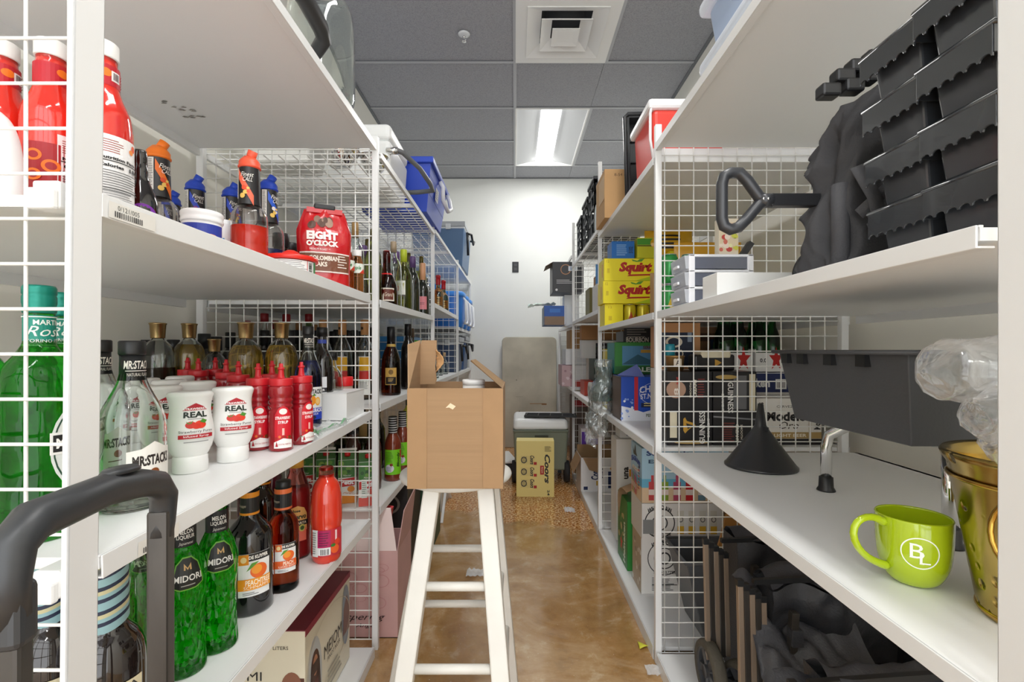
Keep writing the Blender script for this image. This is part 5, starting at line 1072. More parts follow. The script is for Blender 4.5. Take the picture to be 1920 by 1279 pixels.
# litter on the floor
o = MB().sheet(lambda u, v: (.05*(u-.5), .035*(v-.5)*(1-.5*u), .004+.008*math.sin(3*u+2*v)), 6, 4, mat('d3d23c', .6)).done('fallen_leaf', loc=(X(1213, 1.72), 1.74, 0), solid=.0008); tag(o, 'small yellow-green leaf on the floor by the right post foot', 'leaf')
o = MB().sheet(lambda u, v: (.05*(u-.5), .05*(v-.5), .006+.012*noise.noise(Vector((u*4, v*4, 2)))+.006), 8, 8, film('f0f4f6', .4)).done('plastic_scrap', loc=(X(1222, 1.62), 1.60, 0)); tag(o, 'scrap of clear plastic on the floor at the right post foot', 'plastic scrap')
o = MB().sheet(lambda u, v: (.09*(u-.5), .07*(v-.5), .008+.02*abs(noise.noise(Vector((u*4, v*4, 5))))), 8, 8, film('f0f4f6', .4)).done('plastic_scrap', loc=(X(892, 2.3), 2.3, 0)); tag(o, 'crumpled clear wrapper on the floor behind the stool', 'plastic scrap')
o = MB().sheet(lambda u, v: (.07*(u-.5), .07*(v-.5), .006+.03*abs(noise.noise(Vector((u*4, v*4, 8))))), 8, 8, film('e8ecf0', .4)).done('plastic_scrap', loc=(X(1068, 3.2), 3.2, 0)); tag(o, 'bit of clear wrap on the speckled floor beside the beer case', 'plastic scrap')
# ================= right side, bay 1 =================
def pbox(name, label, x0, x1, y0, y1, z0, z1, m_, front=None, side=None, top=None, cat='carton', group=None, rz=0, bev=.0015):
    """solid printed carton; side art faces the aisle (-x), front art faces the camera (-y)"""
    e = empty(name, ((x0+x1)/2, (y0+y1)/2, z0), rz, label, cat, group); a, b, h = (x1-x0)/2, (y1-y0)/2, z1-z0
    MB().box(-a, a, -b, b, 0, h, m_).done('box_body', e, bevel=bev)
    if front: front.put('front_print', e, flat((0, -b, h/2), (1, 0, 0), (0, 0, 1)))
    if side: side.put('side_print', e, flat((-a, 0, h/2), (0, -1, 0), (0, 0, 1)))
    if top: top.put('top_print', e, flat((0, 0, h), (1, 0, 0), (0, 1, 0)))
    return e
# translucent lidded bins on top
fr = mat('e4e9f0', .35, alpha=.75)
for z, t in ((1.805, 'lower translucent bin with a white lid on the topmost right shelf'), (1.99, 'upper translucent bin lettered duck tape on the topmost right shelf')):
    e = empty('lidded_bin', (.80, 1.25, z), 0, t, 'storage bin', 'translucent bins on the topmost right shelf')
    MB().hexa([(-.19, -.2, 0), (.19, -.2, 0), (.19, .2, 0), (-.19, .2, 0)], [(-.205, -.22, .145), (.205, -.22, .145), (.205, .22, .145), (-.205, .22, .145)], mat('b9cbe6', .3, alpha=.8)).done('body', e, bevel=.02)
    MB().box(-.225, .225, -.245, .245, .135, .18, fr).done('lid', e, bevel=.018, bseg=4)
    if z > 1.9: Cv(.2, .03).text('DUCK TAPE', .5, .5, .7, '2a2a2e', .95, 1, .3).put('writing', e, flat((-.226, .05, .158), (0, -1, 0), (0, 0, 1)))
# red cooler with white lid, black tray
e = empty('red_cooler', (.655, 1.93, 1.767), 0, 'red cooler with a white lid on the upper right shelf', 'cooler')
MB().hexa([(-.125, -.12, 0), (.14, -.12, 0), (.14, .14, 0), (-.125, .14, 0)], [(-.135, -.13, .24), (.15, -.13, .24), (.15, .15, .24), (-.135, .15, .24)], mat('e8483c', .4)).done('body', e, bevel=.02, bseg=3)
MB().box(-.15, .165, -.14, .16, .235, .275, mat('f2f2f2', .35)).done('lid', e, bevel=.012)
MB().tube([(-.135, -.128, .26), (-.142, -.132, .22), (-.142, -.132, .12), (-.13, -.128, .05)], .005, mat('f2f2f2', .35), 8).done('handle', e)
e = empty('black_tray', (.62, 2.20, 1.780), 0, 'black bus tub standing on its end beside the red cooler', 'tub', rot=(0, -.03, 0))
f = MB(); f.box(-.09, .25, .07, .085, 0, .40, BLKPL).box(-.09, -.078, -.0, .08, 0, .40, BLKPL).box(-.09, .25, 0, .08, .388, .40, BLKPL).box(-.09, .25, 0, .08, 0, .012, BLKPL)
for z in (.1, .2, .3): f.box(-.08, .24, .06, .07, z, z+.006, BLKPL)
f.done('body', e, bevel=.004); MB().tube([(-.10, 0, .0), (-.10, 0, .39), (-.085, 0, .405), (.25, 0, .405)], .009, BLKPL, 8).done('rim', e)
# plain carton overhanging bay 2
e = cartonbox('plain_carton', 'tan cardboard carton overhanging the upper right shelf edge', (.625, 2.56, 1.768), .165, .125, .245, mat('c99f6e', .8, var=.05, vs=10), t=.004)
f = MB(); f.box(-.165, .165, -.125, .125, .245, .249, mat('d0a675', .8)).done('lid_flap', e)
c = Cv(.32, .24); c.text('8-54 ct.', .25, .9, .06, '5a4024', .22).lines(.6, .5, .3, 3, .06, 'a07a4c'); c.put('front_print', e, flat((0, -.125, .125), (1, 0, 0), (0, 0, 1)))
MB().box(-.01, .01, -.12, .03, 0, .12, mat('cda877', .5)).done('tape_strip', e, loc=(-.166, 0, .1), rot=(0, 0, 0)).scale = (.05, 1, 1)
# black folding crates on the wire shelf
for k, (y, z, t) in enumerate(((3.05, 0, 'folded black crate at the near end of the wire shelf stack'), (3.32, 0, 'black folding crate in the middle of the wire shelf'), (3.62, 0, 'black folding crate at the far end of the wire shelf'))):
    e = empty('folding_crate', (.64, y, 1.803), 0, t, 'crate', 'black folding crates'); f = MB(); bk = mat('33363b', .5)
    a, b, h = .15, .12, .34-.04*k
    for x in (-a, a-.008):
        for yy in (-b, 0, b-.02): f.box(x, x+.008, yy, yy+.02, 0, h, bk)
        for zz in [h*q/4 for q in range(5)]: f.box(x, x+.008, -b, b, min(zz, h-.02), min(zz, h-.02)+.02, bk)
    for yy in (-b, b-.008):
        for zz in [h*q/4 for q in range(5)]: f.box(-a, a, yy, yy+.008, min(zz, h-.02), min(zz, h-.02)+.02, bk)
        for x in (-a, -.01, a-.02): f.box(x, x+.02, yy, yy+.008, 0, h, bk)
    f.box(-a, a, -b, b, 0, .006, bk).done('lattice_body', e)
    MB().box(-a-.006, a+.006, -b-.006, b+.006, h, h+.02, bk).done('rim', e, bevel=.003)
e = empty('white_jug', (.53, 2.91, 1.803), 0, 'white plastic jug between the plain carton and the black crates', 'jug'); MB().lathe(smooth([(.035, 0), (.042, .01), (.042, .16), (.02, .2), (.016, .21)], 2), mat('dfe6e8', .4), 22).done('body', e)

# ---- R2a: folded wagon with D handle ----
fab = mat('3b3b3e', .75, bump=.25, bs=220); fab2 = mat('46464a', .7, bump=.3, bs=260); blk = mat('222326', .35)
e = empty('folding_wagon', (.66, .84, 1.220), 0, 'folded black fabric wagon on the upper right shelf with a big D-shaped pull handle', 'wagon')
def fold(seed, x0, x1, z0, z1, y0, am=.02, fx=5, fz=4, pinch=None):
    def fn(u, v):
        p_ = Vector((u*fx, v*fz, seed)); n = noise.noise(p_)*am*1.4+(abs(noise.noise(p_*2.1))-.2)*am
        x = x0+(x1-x0)*u; z = z0+(z1-z0)*v
        if pinch: x = x+pinch*(1-u)*abs(v-.45)*2
        return (x, y0+n, z+noise.noise(p_*1.3+Vector((9, 0, 0)))*am*.5)
    return fn
f = MB()
def wfab(u, v):
    t = 2*PI*u; ca, sa = math.cos(t), math.sin(t); q = (abs(ca)**5+abs(sa)**5)**-.2
    x, y = ca*q, sa*q; p_ = Vector((x*1.3+3, y*1.1, v*2.6)); r_ = abs(noise.noise(p_))*1.7+abs(noise.noise(p_*1.8))*.45-.4
    k = 1-.16*max(0, v-.8)/.2; z = v*(.345+.055*x)*(1+.05*noise.noise(p_*.8)); k -= r_*.26
    return (-.005+x*.128*k+.03*(v-.5)*(x < 0), -.015+y*.047*(k-.35*r_), max(.003, z))
f.sheet(wfab, 110, 60, fab).sheet(lambda u, v: tuple(Vector(wfab(u, 1)).lerp(Vector((.02, -.015, .33)), v)), 110, 3, fab); f.done('fabric_body', e)
f = MB()
def strap(pts, w_=.018, m_=fab2):
    P = [Vector(p_) for p_ in pts]; v = []; 
    for i, p_ in enumerate(P):
        d = (P[min(i+1, len(P)-1)]-P[max(i-1, 0)]).normalized(); s_ = d.cross(Vector((0, 1, 0))).normalized()*w_/2; v += [p_-s_, p_+s_]
    f.add(v, [(2*i, 2*i+1, 2*i+3, 2*i+2) for i in range(len(P)-1)], m_, True)
strap([(-.115, -.088, .085), (-.06, -.10, .14), (0, -.105, .18), (.06, -.10, .22)]); strap([(-.10, -.09, .06), (-.04, -.105, .09), (.03, -.10, .10), (.09, -.09, .105)], .02); strap([(-.12, -.09, .16), (-.10, -.10, .11), (-.085, -.10, .05)], .022); strap([(-.02, -.10, .15), (.02, -.12, .13), (.05, -.10, .16)], .022)
f.done('strap', e, solid=.002)
MB().tube([(-.118, -.05, .0), (-.118, -.05, .145)], .0135, fab2, 14).done('frame_tube', e)
f = MB()
for x, z in ((-.125, .310), (-.10, .335), (-.085, .318), (-.075, .352), (-.060, .335), (-.045, .368), (-.03, .352)): f.box(x-.018, x+.014, -.06+z*.05, -.035+z*.05, z-.012, z+.010, blk)
f.done('frame_corner', e, bevel=.004)
MB().tube([(.06, -.07, .02), (.065, -.07, .30)], .012, fab2, 10).done('frame_tube', e)
hg = mat('303236', .35, spec=.6)
MB().box(-.212, -.125, -.012, .006, .122, .144, blk).done('pull_bar', e, bevel=.002)
f = MB(); y = -.003
R = [(-.205, y, .133), (-.218, y, .133), (-.230, y, .126), (-.252, y, .100), (-.266, y, .086), (-.280, y, .082), (-.291, y, .088), (-.295, y, .101), (-.295, y, .162), (-.291, y, .176), (-.280, y, .182), (-.264, y, .182), (-.250, y, .168), (-.230, y, .140), (-.218, y, .133)]
f.tube(R[1:], .0100, hg, 14).tube([(-.208, y, .133), (-.230, y, .133)], .0125, hg, 14).done('d_grip', e)
f = MB()
for x in (-.227, -.219): f.lathe([(.0028, 0), (.002, .0015)], CHROME, 10, mx=Matrix.Translation((x, -.0145, .133)) @ Matrix.Rotation(PI/2, 4, 'X'))
f.done('rivets', e)
# ---- black stacked scalloped bins ----
def sbin(label, loc, L, first=None):
    e = empty('stacking_bin', loc, 0, label, 'storage bin', 'black stacking bins with scalloped fronts'); bm_ = mat('2f3236', .22, spec=.7, coat=.3)
    a, b = .13, L/2
    MB().hexa([(-a+.02, -b+.012, 0), (a-.02, -b+.012, 0), (a-.02, b-.012, 0), (-a+.02, b-.012, 0)], [(-a+.012, -b+.008, .062), (a-.012, -b+.008, .062), (a-.012, b-.008, .062), (-a+.012, b-.008, .062)], mat('3a3d42', .25, spec=.7, coat=.3)).done('body', e, bevel=.003)
    MB().tube([(-a, -b, .066), (a, -b, .066), (a, b, .066), (-a, b, .066)], .0035, bm_, 8, closed=True).box(-a, a, -b, b, .058, .064, bm_).done('rim', e)
    def skirt(Lh, n=6):
        P = [(-Lh, .064)]; st = 2*Lh/n; P.append((-Lh, .030))
        for k in range(n):
            c0 = -Lh+st*(k+.5)
            for q in range(7): t_ = PI-PI*q/6; P.append((c0+st*.42*math.cos(t_), .030+st*.30*math.sin(t_)))
        P.append((Lh, .030)); P.append((Lh, .064)); return P
    f = MB(); f.prism(skirt(b), -.0012, .0012, bm_, mx=Matrix.Translation((-a, 0, 0)) @ Matrix.Rotation(PI/2, 4, 'Z')); f.done('scalloped_front', e, bevel=.0006)
    f = MB(); f.box(-a, a, -b-.001, -b+.0015, .034, .064, bm_).done('end_panel', e)
    return e
nb = ['lowest', 'second from the bottom', 'third from the bottom', 'topmost']
fa = sbin('black scalloped stacking bin, lowest of the column beside the folded wagon', (.642, .640, 1.2195), .094)
for k in (1, 2, 3): dup(fa, (.642-.004*k, .640, 1.2195+.0735*k), 0, 'black scalloped stacking bin, %s of the column beside the folded wagon' % nb[k])
for k in range(4): dup(fa, (.636-.004*k, .541, 1.2195+.0735*k), 0, 'black scalloped stacking bin, %s of the column nearest the right picture edge' % nb[k])
MB().box(.66, .78, .60, .68, 1.55, 1.60, mat('7a7a80', .4)).done('grey_case', label='grey case on top of the black stacking bins', cat='case', bevel=.006)
# ---- drawer unit, things on it ----
e = empty('drawer_unit', (.592, 1.425, 1.2195), 0, 'small white plastic drawer unit with smoky windows by the right wire panel', 'drawer unit')
wpl = mat('eef0f6', .35); sm_ = mat('6a6f7e', .2, alpha=.9); a, b = .093, .065; N = 3; hh = .145/N
f = MB(); f.box(-a, -a+.018, -b, b, 0, .145, wpl).box(a-.018, a, -b, b, 0, .145, wpl)
for k in range(N+1): f.box(-a, a, -b, b, k*hh-(.0 if k == 0 else .008 if k == N else .004), k*hh+(.006 if k == 0 else .0 if k == N else .004), wpl)
f.done('frame', e, bevel=.003)
for k in range(N):
    z = k*hh+.007; f = MB(); f.box(-a+.018, a-.018, -b+.004, b-.004, z, z+hh-.012, sm_).done('smoky_window', e)
    f = MB(); f.hexa([(-a-.008, -b+.004, z), (-a, -b+.004, z), (-a, b-.004, z), (-a-.008, b-.004, z)], [(-a-.012, -b+.004, z+hh-.01), (-a, -b+.004, z+hh-.01), (-a, b-.004, z+hh-.01), (-a-.012, b-.004, z+hh-.01)], mat('d5dae2', .2, alpha=.7)).box(-a-.018, -a-.012, -.02, .02, z+.008, z+.016, wpl).done('drawer', e, bevel=.001)
e = pbox('white_low_box', 'low plain white box at the shelf edge in front of the drawer unit', .492, .675, 1.155, 1.245, 1.2195, 1.279, mat('f0f1f0', .55))
c = Cv(.052, .085); c.rect(.5, .5, 1, 1, 'd8c8a8').blobs(.3, .3, .5, .5, 9, ['b8403a', 'c86a5a', 'e8d8c8'], .14, seed=2).blobs(.75, .35, .4, .6, 6, ['c8c84a', 'e4e0b0', '9aa83a'], .12, seed=5).rect(.6, .93, .6, .05, 'c8302c').ell(.4, .82, .3, .07, 'e8e4dc')
pbox('fruit_mix_carton', 'narrow carton with fruit pictures standing on the drawer unit behind the D handle', .597, .655, 1.39, 1.42, 1.366, 1.475, mat('d8cdb8', .5), front=c)
o = MB().box(-.008, .008, -.01, .01, 0, .05, BLACK).done('black_clip', loc=(.672, 1.41, 1.366), rot=(0, .6, 0)); tag(o, 'small black clip leaning beside the fruit carton on the drawer unit', 'clip')
e = empty('black_vase', (.70, 1.15, 1.2195), 0, 'black plastic tumbler lying behind the white low box', 'tumbler')
MB().lathe([(.024, 0), (.034, .12), (.036, .122), (.031, .12), (.02, .004)], BLKPL, 28, mx=Matrix.Translation((.10, -.02, .036)) @ Matrix.Rotation(-1.32, 4, 'Y')).done('body', e)
# jars and glasses on a low wooden tray beyond the panel
e = empty('wooden_tray', (.87, 1.98, 1.2195), 0, 'low wooden tray holding jars and glasses beyond the right wire panel', 'tray')
MB().box(-.22, .22, -.09, .09, 0, .008, mat('b08858', .6)).box(-.22, .22, -.09, -.084, .0, .07, mat('b08858', .6)).box(-.22, .22, .084, .09, 0, .07, mat('b08858', .6)).done('tray_body', e)
for k, (x, r, h, cc, t) in enumerate(((.70, .03, .15, 'c8c83a', 'glass jar with yellow contents on the wooden tray'), (.80, .024, .13, None, 'small clear glass with a wire clip on the wooden tray, the left one'), (.885, .038, .165, 'a08a4a', 'larger glass jar with an olive lid on the wooden tray'), (.965, .022, .14, None, 'small clear glass on the wooden tray, beside the larger jar'), (1.04, .022, .14, None, 'small clear glass on the wooden tray, nearest the wall'))):
    e = empty('glass_jar', (x, 1.98, 1.2285), 0, t, 'jar'); p_ = [(r*.9, 0), (r, .005), (r, h*.8), (r*.85, h)]
    MB().lathe(p_, CLEAR, 20).lathe(shell_in(p_, .002), CLEAR, 20, flip=True).done('glass_body', e)
    if cc: MB().lathe([(r*.8, .006), (r*.9, h*.5)], mat(cc, .5), 18).done('contents', e); MB().lathe([(r*.9, h), (r*.95, h+.002), (r*.95, h+.015)], mat('b0a070', .3, metal=.5), 20).done('lid', e)
    else: MB().tube([(-r*.9, 0, h*.9), (-r, 0, h*1.02), (r*.6, 0, h*1.04), (r, 0, h*.95)], .0015, mat('4a4a4c', .4), 6).done('wire_clip', e)
# ---- bay 2 middle: sodas and chips ----
def squirt(open_=False):
    c = Cv(.275, .121); c.rect(.5, .5, 1, 1, 'f2e21c')
    c.poly([(.62, .0), (1, .25), (1, 0)], 'b8cf1c').text('12', .07, .88, .13, 'c8a81c', .05, 1)
    if not open_: c.text('Squirt', .62, .56, .56, 'b41c14', .66, 3, .25).poly([(.45, .2), (.92, .24), (.92, .3), (.5, .28)], 'b41c14').poly([(.62, .84), (.7, .97), (.8, 1), (.74, .86)], '5c9a2c').poly([(.54, .96), (.64, .9), (.66, .84), (.56, .88)], '5c9a2c')
    c.rect(.08, .45, .05, .2, 'd8c01c'); return c
sq_side = Cv(.14, .121); sq_side.rect(.5, .5, 1, 1, 'efdc1c').text('12', .3, .8, .14, 'c8a81c', .1, 1).rect(.7, .5, .1, .6, 'd8481c')
ys = mat('f0de1c', .45)
for k, (z, dx) in enumerate(((1.343, -.006), (1.466, .0))):
    pbox('soda_carton', 'yellow twelve-pack soda carton with red lettering, %s of the two closed ones' % ('lower', 'upper')[k], .486+dx, .762+dx, 2.585, 2.745, z, z+.122, ys, front=squirt(), side=sq_side, group='yellow soda cartons')
e = pbox('soda_carton', 'torn open yellow soda carton showing its cans, bottom of the stack', .492, .592, 2.60, 2.745, 1.2195, 1.342, ys, front=Cv(.1, .12, 'f2e21c').text('12', .3, .85, .1, 'c8a81c', .2, 1).rect(.3, .35, .18, .2, 'd8c01c'), group='yellow soda cartons')
MB().box(.05, .215, .04, .07, 0, .122, ys).box(.05, .22, -.072, .07, .119, .1225, ys).done('torn_shell', e)
def can(label, loc, colr, c2, s=1, group='drink cans'):
    e = empty('drink_can', loc, .4, label, 'can', group); al = mat('d0d3d6', .25, metal=.9)
    MB().lathe([(.026, .004), (.033, .014), (.033, .104), (.028, .116)], mat(colr, .25, metal=.35, coat=.4), 24).done('can_body', e)
    MB().lathe([(.024, 0), (.026, .004)], al, 20).lathe([(.0275, .116), (.0275, .119), (.025, .119), (.024, .116)], al, 20).done('rim', e)
    Cv(.07, .06).poly([(.1, .2), (.3, .9), (.5, .3), (.7, .8), (.9, .2), (.6, .05)], c2).ell(.5, .1, .3, .2, c2).put('print', e, cyl(.0333, 0, .055), .005)
    e.scale = (s, s, s); return e
cn = can('yellow soda can in the torn carton, nearest its left end', (.632, 2.615, 1.2197), 'd8c82a', 'b84a1c', group='yellow soda cans in the torn carton')
dup(cn, (.704, 2.615, 1.2197), .9, 'yellow soda can in the torn carton, middle one'); dup(cn, (.776, 2.625, 1.2197), 0, 'yellow soda can in the torn carton, right one')
pbox('soda_carton', 'yellow soda carton turned end on behind the first right post', .80, .93, 2.45, 2.74, 1.343, 1.60, ys, front=Cv(.12, .25, 'f0de1c').text('Squirt', .4, .5, .5, 'c8541c', .8, 3, .2, PI/2), group=None)
pbox('white_carton', 'white carton under the end-on yellow soda carton', .82, .95, 2.46, 2.74, 1.2195, 1.342, mat('e4e0d0', .6))
gc = can('green soda can stacked just beyond the first right panel, lower row', (.585, 1.80, 1.2197), '2a9a44', 'e8c83a', .96, 'green soda cans')
for k, (x, y, z, t) in enumerate(((.66, 1.80, 0, 'lower row, beside the first'), (.622, 1.86, 0, 'lower row, set back'), (.585, 1.80, .116, 'upper row, nearest the post'), (.66, 1.80, .116, 'upper row, beside the first'), (.735, 1.82, 0, 'lower row, nearest the drawer unit'))):
    dup(gc, (x, y, 1.2197+z), .5*k, 'green soda can beyond the first right panel, '+t)
def bagmesh(label, loc, w_, h_, colr, rz=0, art=None, name='chips_bag'):
    e = empty(name, loc, rz, label, 'snack bag'); m_ = mat(colr, .25, coat=.3)
    def side(sg):
        def fn(u, v):
            th = .04*math.sin(PI*min(1, max(0, u)))**.6*math.sin(PI*min(1, max(0, v)))**.5
            n = noise.noise(Vector((u*5, v*5, hash(colr) % 7 + 1)))*.008
            return ((u-.5)*w_, sg*(th+n), v*h_)
        return fn
    MB().sheet(side(-1), 18, 18, m_).sheet(lambda u, v: side(1)(1-u, v), 18, 18, m_).done('bag_body', e)
    if art: art.ystep = .02; art.put('print', e, lambda a, b, d: Vector((a, side(-1)(.5+a/w_, .5+b/h_)[1]-d-.001, h_/2+b)), .02)
    return e
bagmesh('yellow snack bag with black lettering on top of the yellow cartons', (.84, 2.60, 1.602), .26, .14, 'd8a81c', art=Cv(.14, .12).lines(.5, .8, .9, 4, .18, '241c14', .5))
bagmesh('golden chips bag with dark red print beyond the right wire panel', (.86, 2.12, 1.30), .30, .27, 'd6a02a', art=Cv(.16, .14).rect(.35, .5, .5, .9, '6a241c').lines(.35, .75, .36, 4, .17, 'f0e4c0', .5))
pbox('white_carton', 'plain carton under the golden chips bag beyond the right panel', .72, .98, 2.08, 2.2, 1.2195, 1.298, mat('c8b89a', .7))
bagmesh('brown snack pouch beside the green soda cans', (.665, 2.16, 1.2195), .10, .22, 'b08a5c')
pbox('blue_package', 'bright blue package lying on the yellow soda cartons', .53, .655, 2.60, 2.72, 1.589, 1.685, mat('1f6fc4', .4), front=Cv(.12, .09, '1f6fc4').lines(.45, .8, .5, 6, .12, '9ac4ec').text('5102', .85, .5, .2, '16406a', .4, 2, 0, PI/2))
pbox('green_package', 'yellow and green package next to the blue one on the soda cartons', .665, .775, 2.58, 2.72, 1.589, 1.70, mat('c8c81c', .4), front=Cv(.11, .11, 'c8c81c').rect(.5, .8, 1, .3, '4a9a2c').rect(.5, .6, 1, .05, '1c3a14'))
# ---- R3a: funnel, mug, riser stand, tote, cups, bucket ----
e = empty('funnel', (X(1426, 1.434), 1.434, .7375), 0, 'black plastic funnel standing upside down on the right shelf', 'funnel')
MB().lathe([(.098, 0), (.101, .001), (.101, .006), (.097, .009), (.026, .108), (.020, .118), (.016, .125), (.0075, .19), (.006, .19), (.013, .125), (.022, .105), (.094, .006)], mat('26272a', .28, spec=.6), 48, caps=False).done('cone', e)
MB().box(-.001, .001, -.0, .03, .11, .125, mat('26272a', .3)).done('rib', e, loc=(0, -.045, 0))
# mug
e = empty('coffee_mug', (X(1712, .725), .725, .7375), 0, 'lime green coffee mug with a white circled monogram on the right shelf', 'mug')
lm = mat('a9c01a', .1, coat=.6)
mp_ = smooth([(.022, 0), (.028, .0015), (.036, .010), (.0440, .030), (.0468, .055), (.0478, .085), (.0478, .100)], 3)
MB().lathe(mp_+[(.0465, .1015), (.0450, .100)]+[(r-.003, z) for r, z in reversed(mp_[4:-1])]+[(.001, .006)], lm, 56, caps=False).lathe([(.001, .0003), (.022, 0)], lm, 40, caps=False).done('cup', e)
hp = [(-.0445, 0, .088), (-.060, 0, .099), (-.078, 0, .101), (-.094, 0, .094), (-.101, 0, .077), (-.094, 0, .056), (-.076, 0, .038), (-.054, 0, .028), (-.040, 0, .024)]
f = MB(); f.tube(hp, .006, lm, 12, rs=[.0085, .006, .0055, .0055, .0055, .0055, .0055, .006, .008]); f.done('handle', e, rot=(0, 0, .10), sub=1)
c = Cv(.046, .046); c.ell(.5, .5, .5, .5, 'f4f6ea', 44, .07).text('B', .42, .57, .46, 'f4f6ea', .36, 0).text('L', .62, .36, .36, 'f4f6ea', .28, 0)
c.rect(.3, .79, .14, .02, 'f4f6ea').rect(.3, .35, .14, .02, 'f4f6ea').rect(.52, .53, .10, .02, 'f4f6ea').rect(.53, .185, .12, .02, 'f4f6ea')
c.ystep = .004; c.put('monogram', e, cyl(pr(mp_), -.52, .058), .004)
c = Cv(.09, .03); rd = random.Random(5)
for k in range(34): c.ell(rd.random(), rd.random()**.6, .004, .012, 'b8641c', 8)
c.ystep = .006; c.put('coffee_flecks', e, lambda a_, b_, d: Vector(((.0447-d)*math.sin(a_/.045+.5), (.0447-d)*math.cos(a_/.045+.5), .083+b_*.5)), .004)
# chrome riser stand
e = empty('chrome_riser', (.92, 1.02, .7375), 0, 'chrome-legged riser stand with black rubber feet under the dark grey tote', 'riser stand')
for sx_, x in ((-1, -.14), (1, .19)):
    for sy_, y in ((-1, -.17), (1, .17)):
        MB().tube([(x, y, .02), (x, y, .11), (x+.004, y-sy_*.006, .14), (x+.03, y-sy_*.035, .166), (x+.05*1, y-sy_*.06, .172), (x+.05, y-sy_*.12, .172)] if sx_ < 0 else [(x, y, .02), (x, y, .17), (x-.02, y-sy_*.05, .172)], .0125, CHROME, 14).done('leg', e)
        MB().lathe([(.021, 0), (.0205, .003), (.0165, .010), (.0155, .034), (.0125, .036)], BLACK, 22, c=(x, y, 0)).done('rubber_foot', e)
MB().box(-.10, .20, -.16, .16, .184, .192, mat('d8cfb4', .4)).box(-.09, -.08, -.12, .12, .168, .184, CHROME).box(.17, .18, -.12, .12, .16, .184, CHROME).done('top_rail', e)
Cv(.024, .012, 'e8e6e0').text('9/29/4', .5, .5, .6, '333333', .8).put('sticker', e, cyl(.0128, 0, .125, c=(-.14, -.17)), .004)
# dark grey tote on it
e = empty('bus_tote', (.80, .945, .9305), 0, 'dark grey plastic tote sitting on the chrome riser stand', 'tote')
gt = mat('46484c', .5, bump=.1, bs=200)
a, b, h = .175, .190, .155; f = MB(); t_ = .88
B0 = [(-a*.84, -b*.86, 0), (a*.84, -b*.86, 0), (a*.84, b*.86, 0), (-a*.84, b*.86, 0)]; B1 = [(-a*.98, -b*.98, h), (a*.98, -b*.98, h), (a*.98, b*.98, h), (-a*.98, b*.98, h)]
I0 = [(x*.97, y*.97, .004) for x, y, z in B0]; I1 = [(x*.975, y*.975, z) for x, y, z in B1]
V = B0+B1+I0+I1; f.add(V, [(3, 2, 1, 0), (0, 1, 5, 4), (1, 2, 6, 5), (2, 3, 7, 6), (3, 0, 4, 7), (8, 9, 10, 11), (8, 12, 13, 9), (9, 13, 14, 10), (10, 14, 15, 11), (11, 15, 12, 8), (4, 5, 13, 12), (5, 6, 14, 13), (6, 7, 15, 14), (7, 4, 12, 15)], gt); f.done('body', e, bevel=.014, bseg=4)
MB().tube([(-a-.004, -b-.004, h), (a+.004, -b-.004, h), (a+.004, b+.004, h), (-a-.004, b+.004, h)], .0065, gt, 8, closed=True, flat=.7).done('rim', e)
for y in (-.09, .0, .09, .15): MB().box(-a-.004, -a+.012, y-.012, y+.012, h-.026, h-.004, BLACK).done('rim_lug', e)
# gold hammered bucket
e = empty('gold_bucket', (.700, .605, .7375), 0, 'gold hammered metal bucket at the right picture edge behind the mug', 'bucket')
gm_ = bpy.data.materials.new('hammered_gold'); gm_.use_nodes = True; nt = gm_.node_tree; p = nt.nodes['Principled BSDF']; p.inputs['Base Color'].default_value = rgb('b39a58'); p.inputs['Metallic'].default_value = 1; p.inputs['Roughness'].default_value = .2
tc = nt.nodes.new('ShaderNodeTexCoord'); vo = nt.nodes.new('ShaderNodeTexVoronoi'); vo.inputs['Scale'].default_value = 36; vo.inputs['Randomness'].default_value = .6; sx_ = nt.nodes.new('ShaderNodeSeparateXYZ'); nt.links.new(tc.outputs['Object'], sx_.inputs[0]); at_ = nt.nodes.new('ShaderNodeMath'); at_.operation = 'ARCTAN2'; nt.links.new(sx_.outputs[0], at_.inputs[0]); nt.links.new(sx_.outputs[1], at_.inputs[1]); ml_ = nt.nodes.new('ShaderNodeMath'); ml_.operation = 'MULTIPLY'; ml_.inputs[1].default_value = .1; nt.links.new(at_.outputs[0], ml_.inputs[0]); cb_ = nt.nodes.new('ShaderNodeCombineXYZ'); nt.links.new(ml_.outputs[0], cb_.inputs[0]); nt.links.new(sx_.outputs[2], cb_.inputs[1]); nt.links.new(cb_.outputs[0], vo.inputs['Vector']); b_ = nt.nodes.new('ShaderNodeBump'); b_.inputs['Strength'].default_value = .8; b_.inputs['Distance'].default_value = .006; rm_ = nt.nodes.new('ShaderNodeMapRange'); rm_.interpolation_type = 'SMOOTHSTEP'; rm_.inputs[1].default_value = .05; rm_.inputs[2].default_value = .32; nt.links.new(vo.outputs['Distance'], rm_.inputs[0]); nt.links.new(rm_.outputs[0], b_.inputs['Height']); nt.links.new(b_.outputs[0], p.inputs['Normal'])
MB().lathe([(.079, 0), (.081, .002), (.081, .006), (.112, .196), (.118, .206), (.120, .212), (.117, .216), (.112, .212), (.108, .196), (.078, .008), (.001, .008)], gm_, 64, caps=False).done('body', e)
MB().lathe([(.0815, .004), (.0835, .006), (.0825, .010), (.081, .010)], GOLD, 64, caps=False).done('rolled_band', e)
MB().lathe([(.1105, .178), (.1135, .18), (.1135, .183), (.1115, .184)], GOLD, 64, caps=False).done('rolled_band', e)
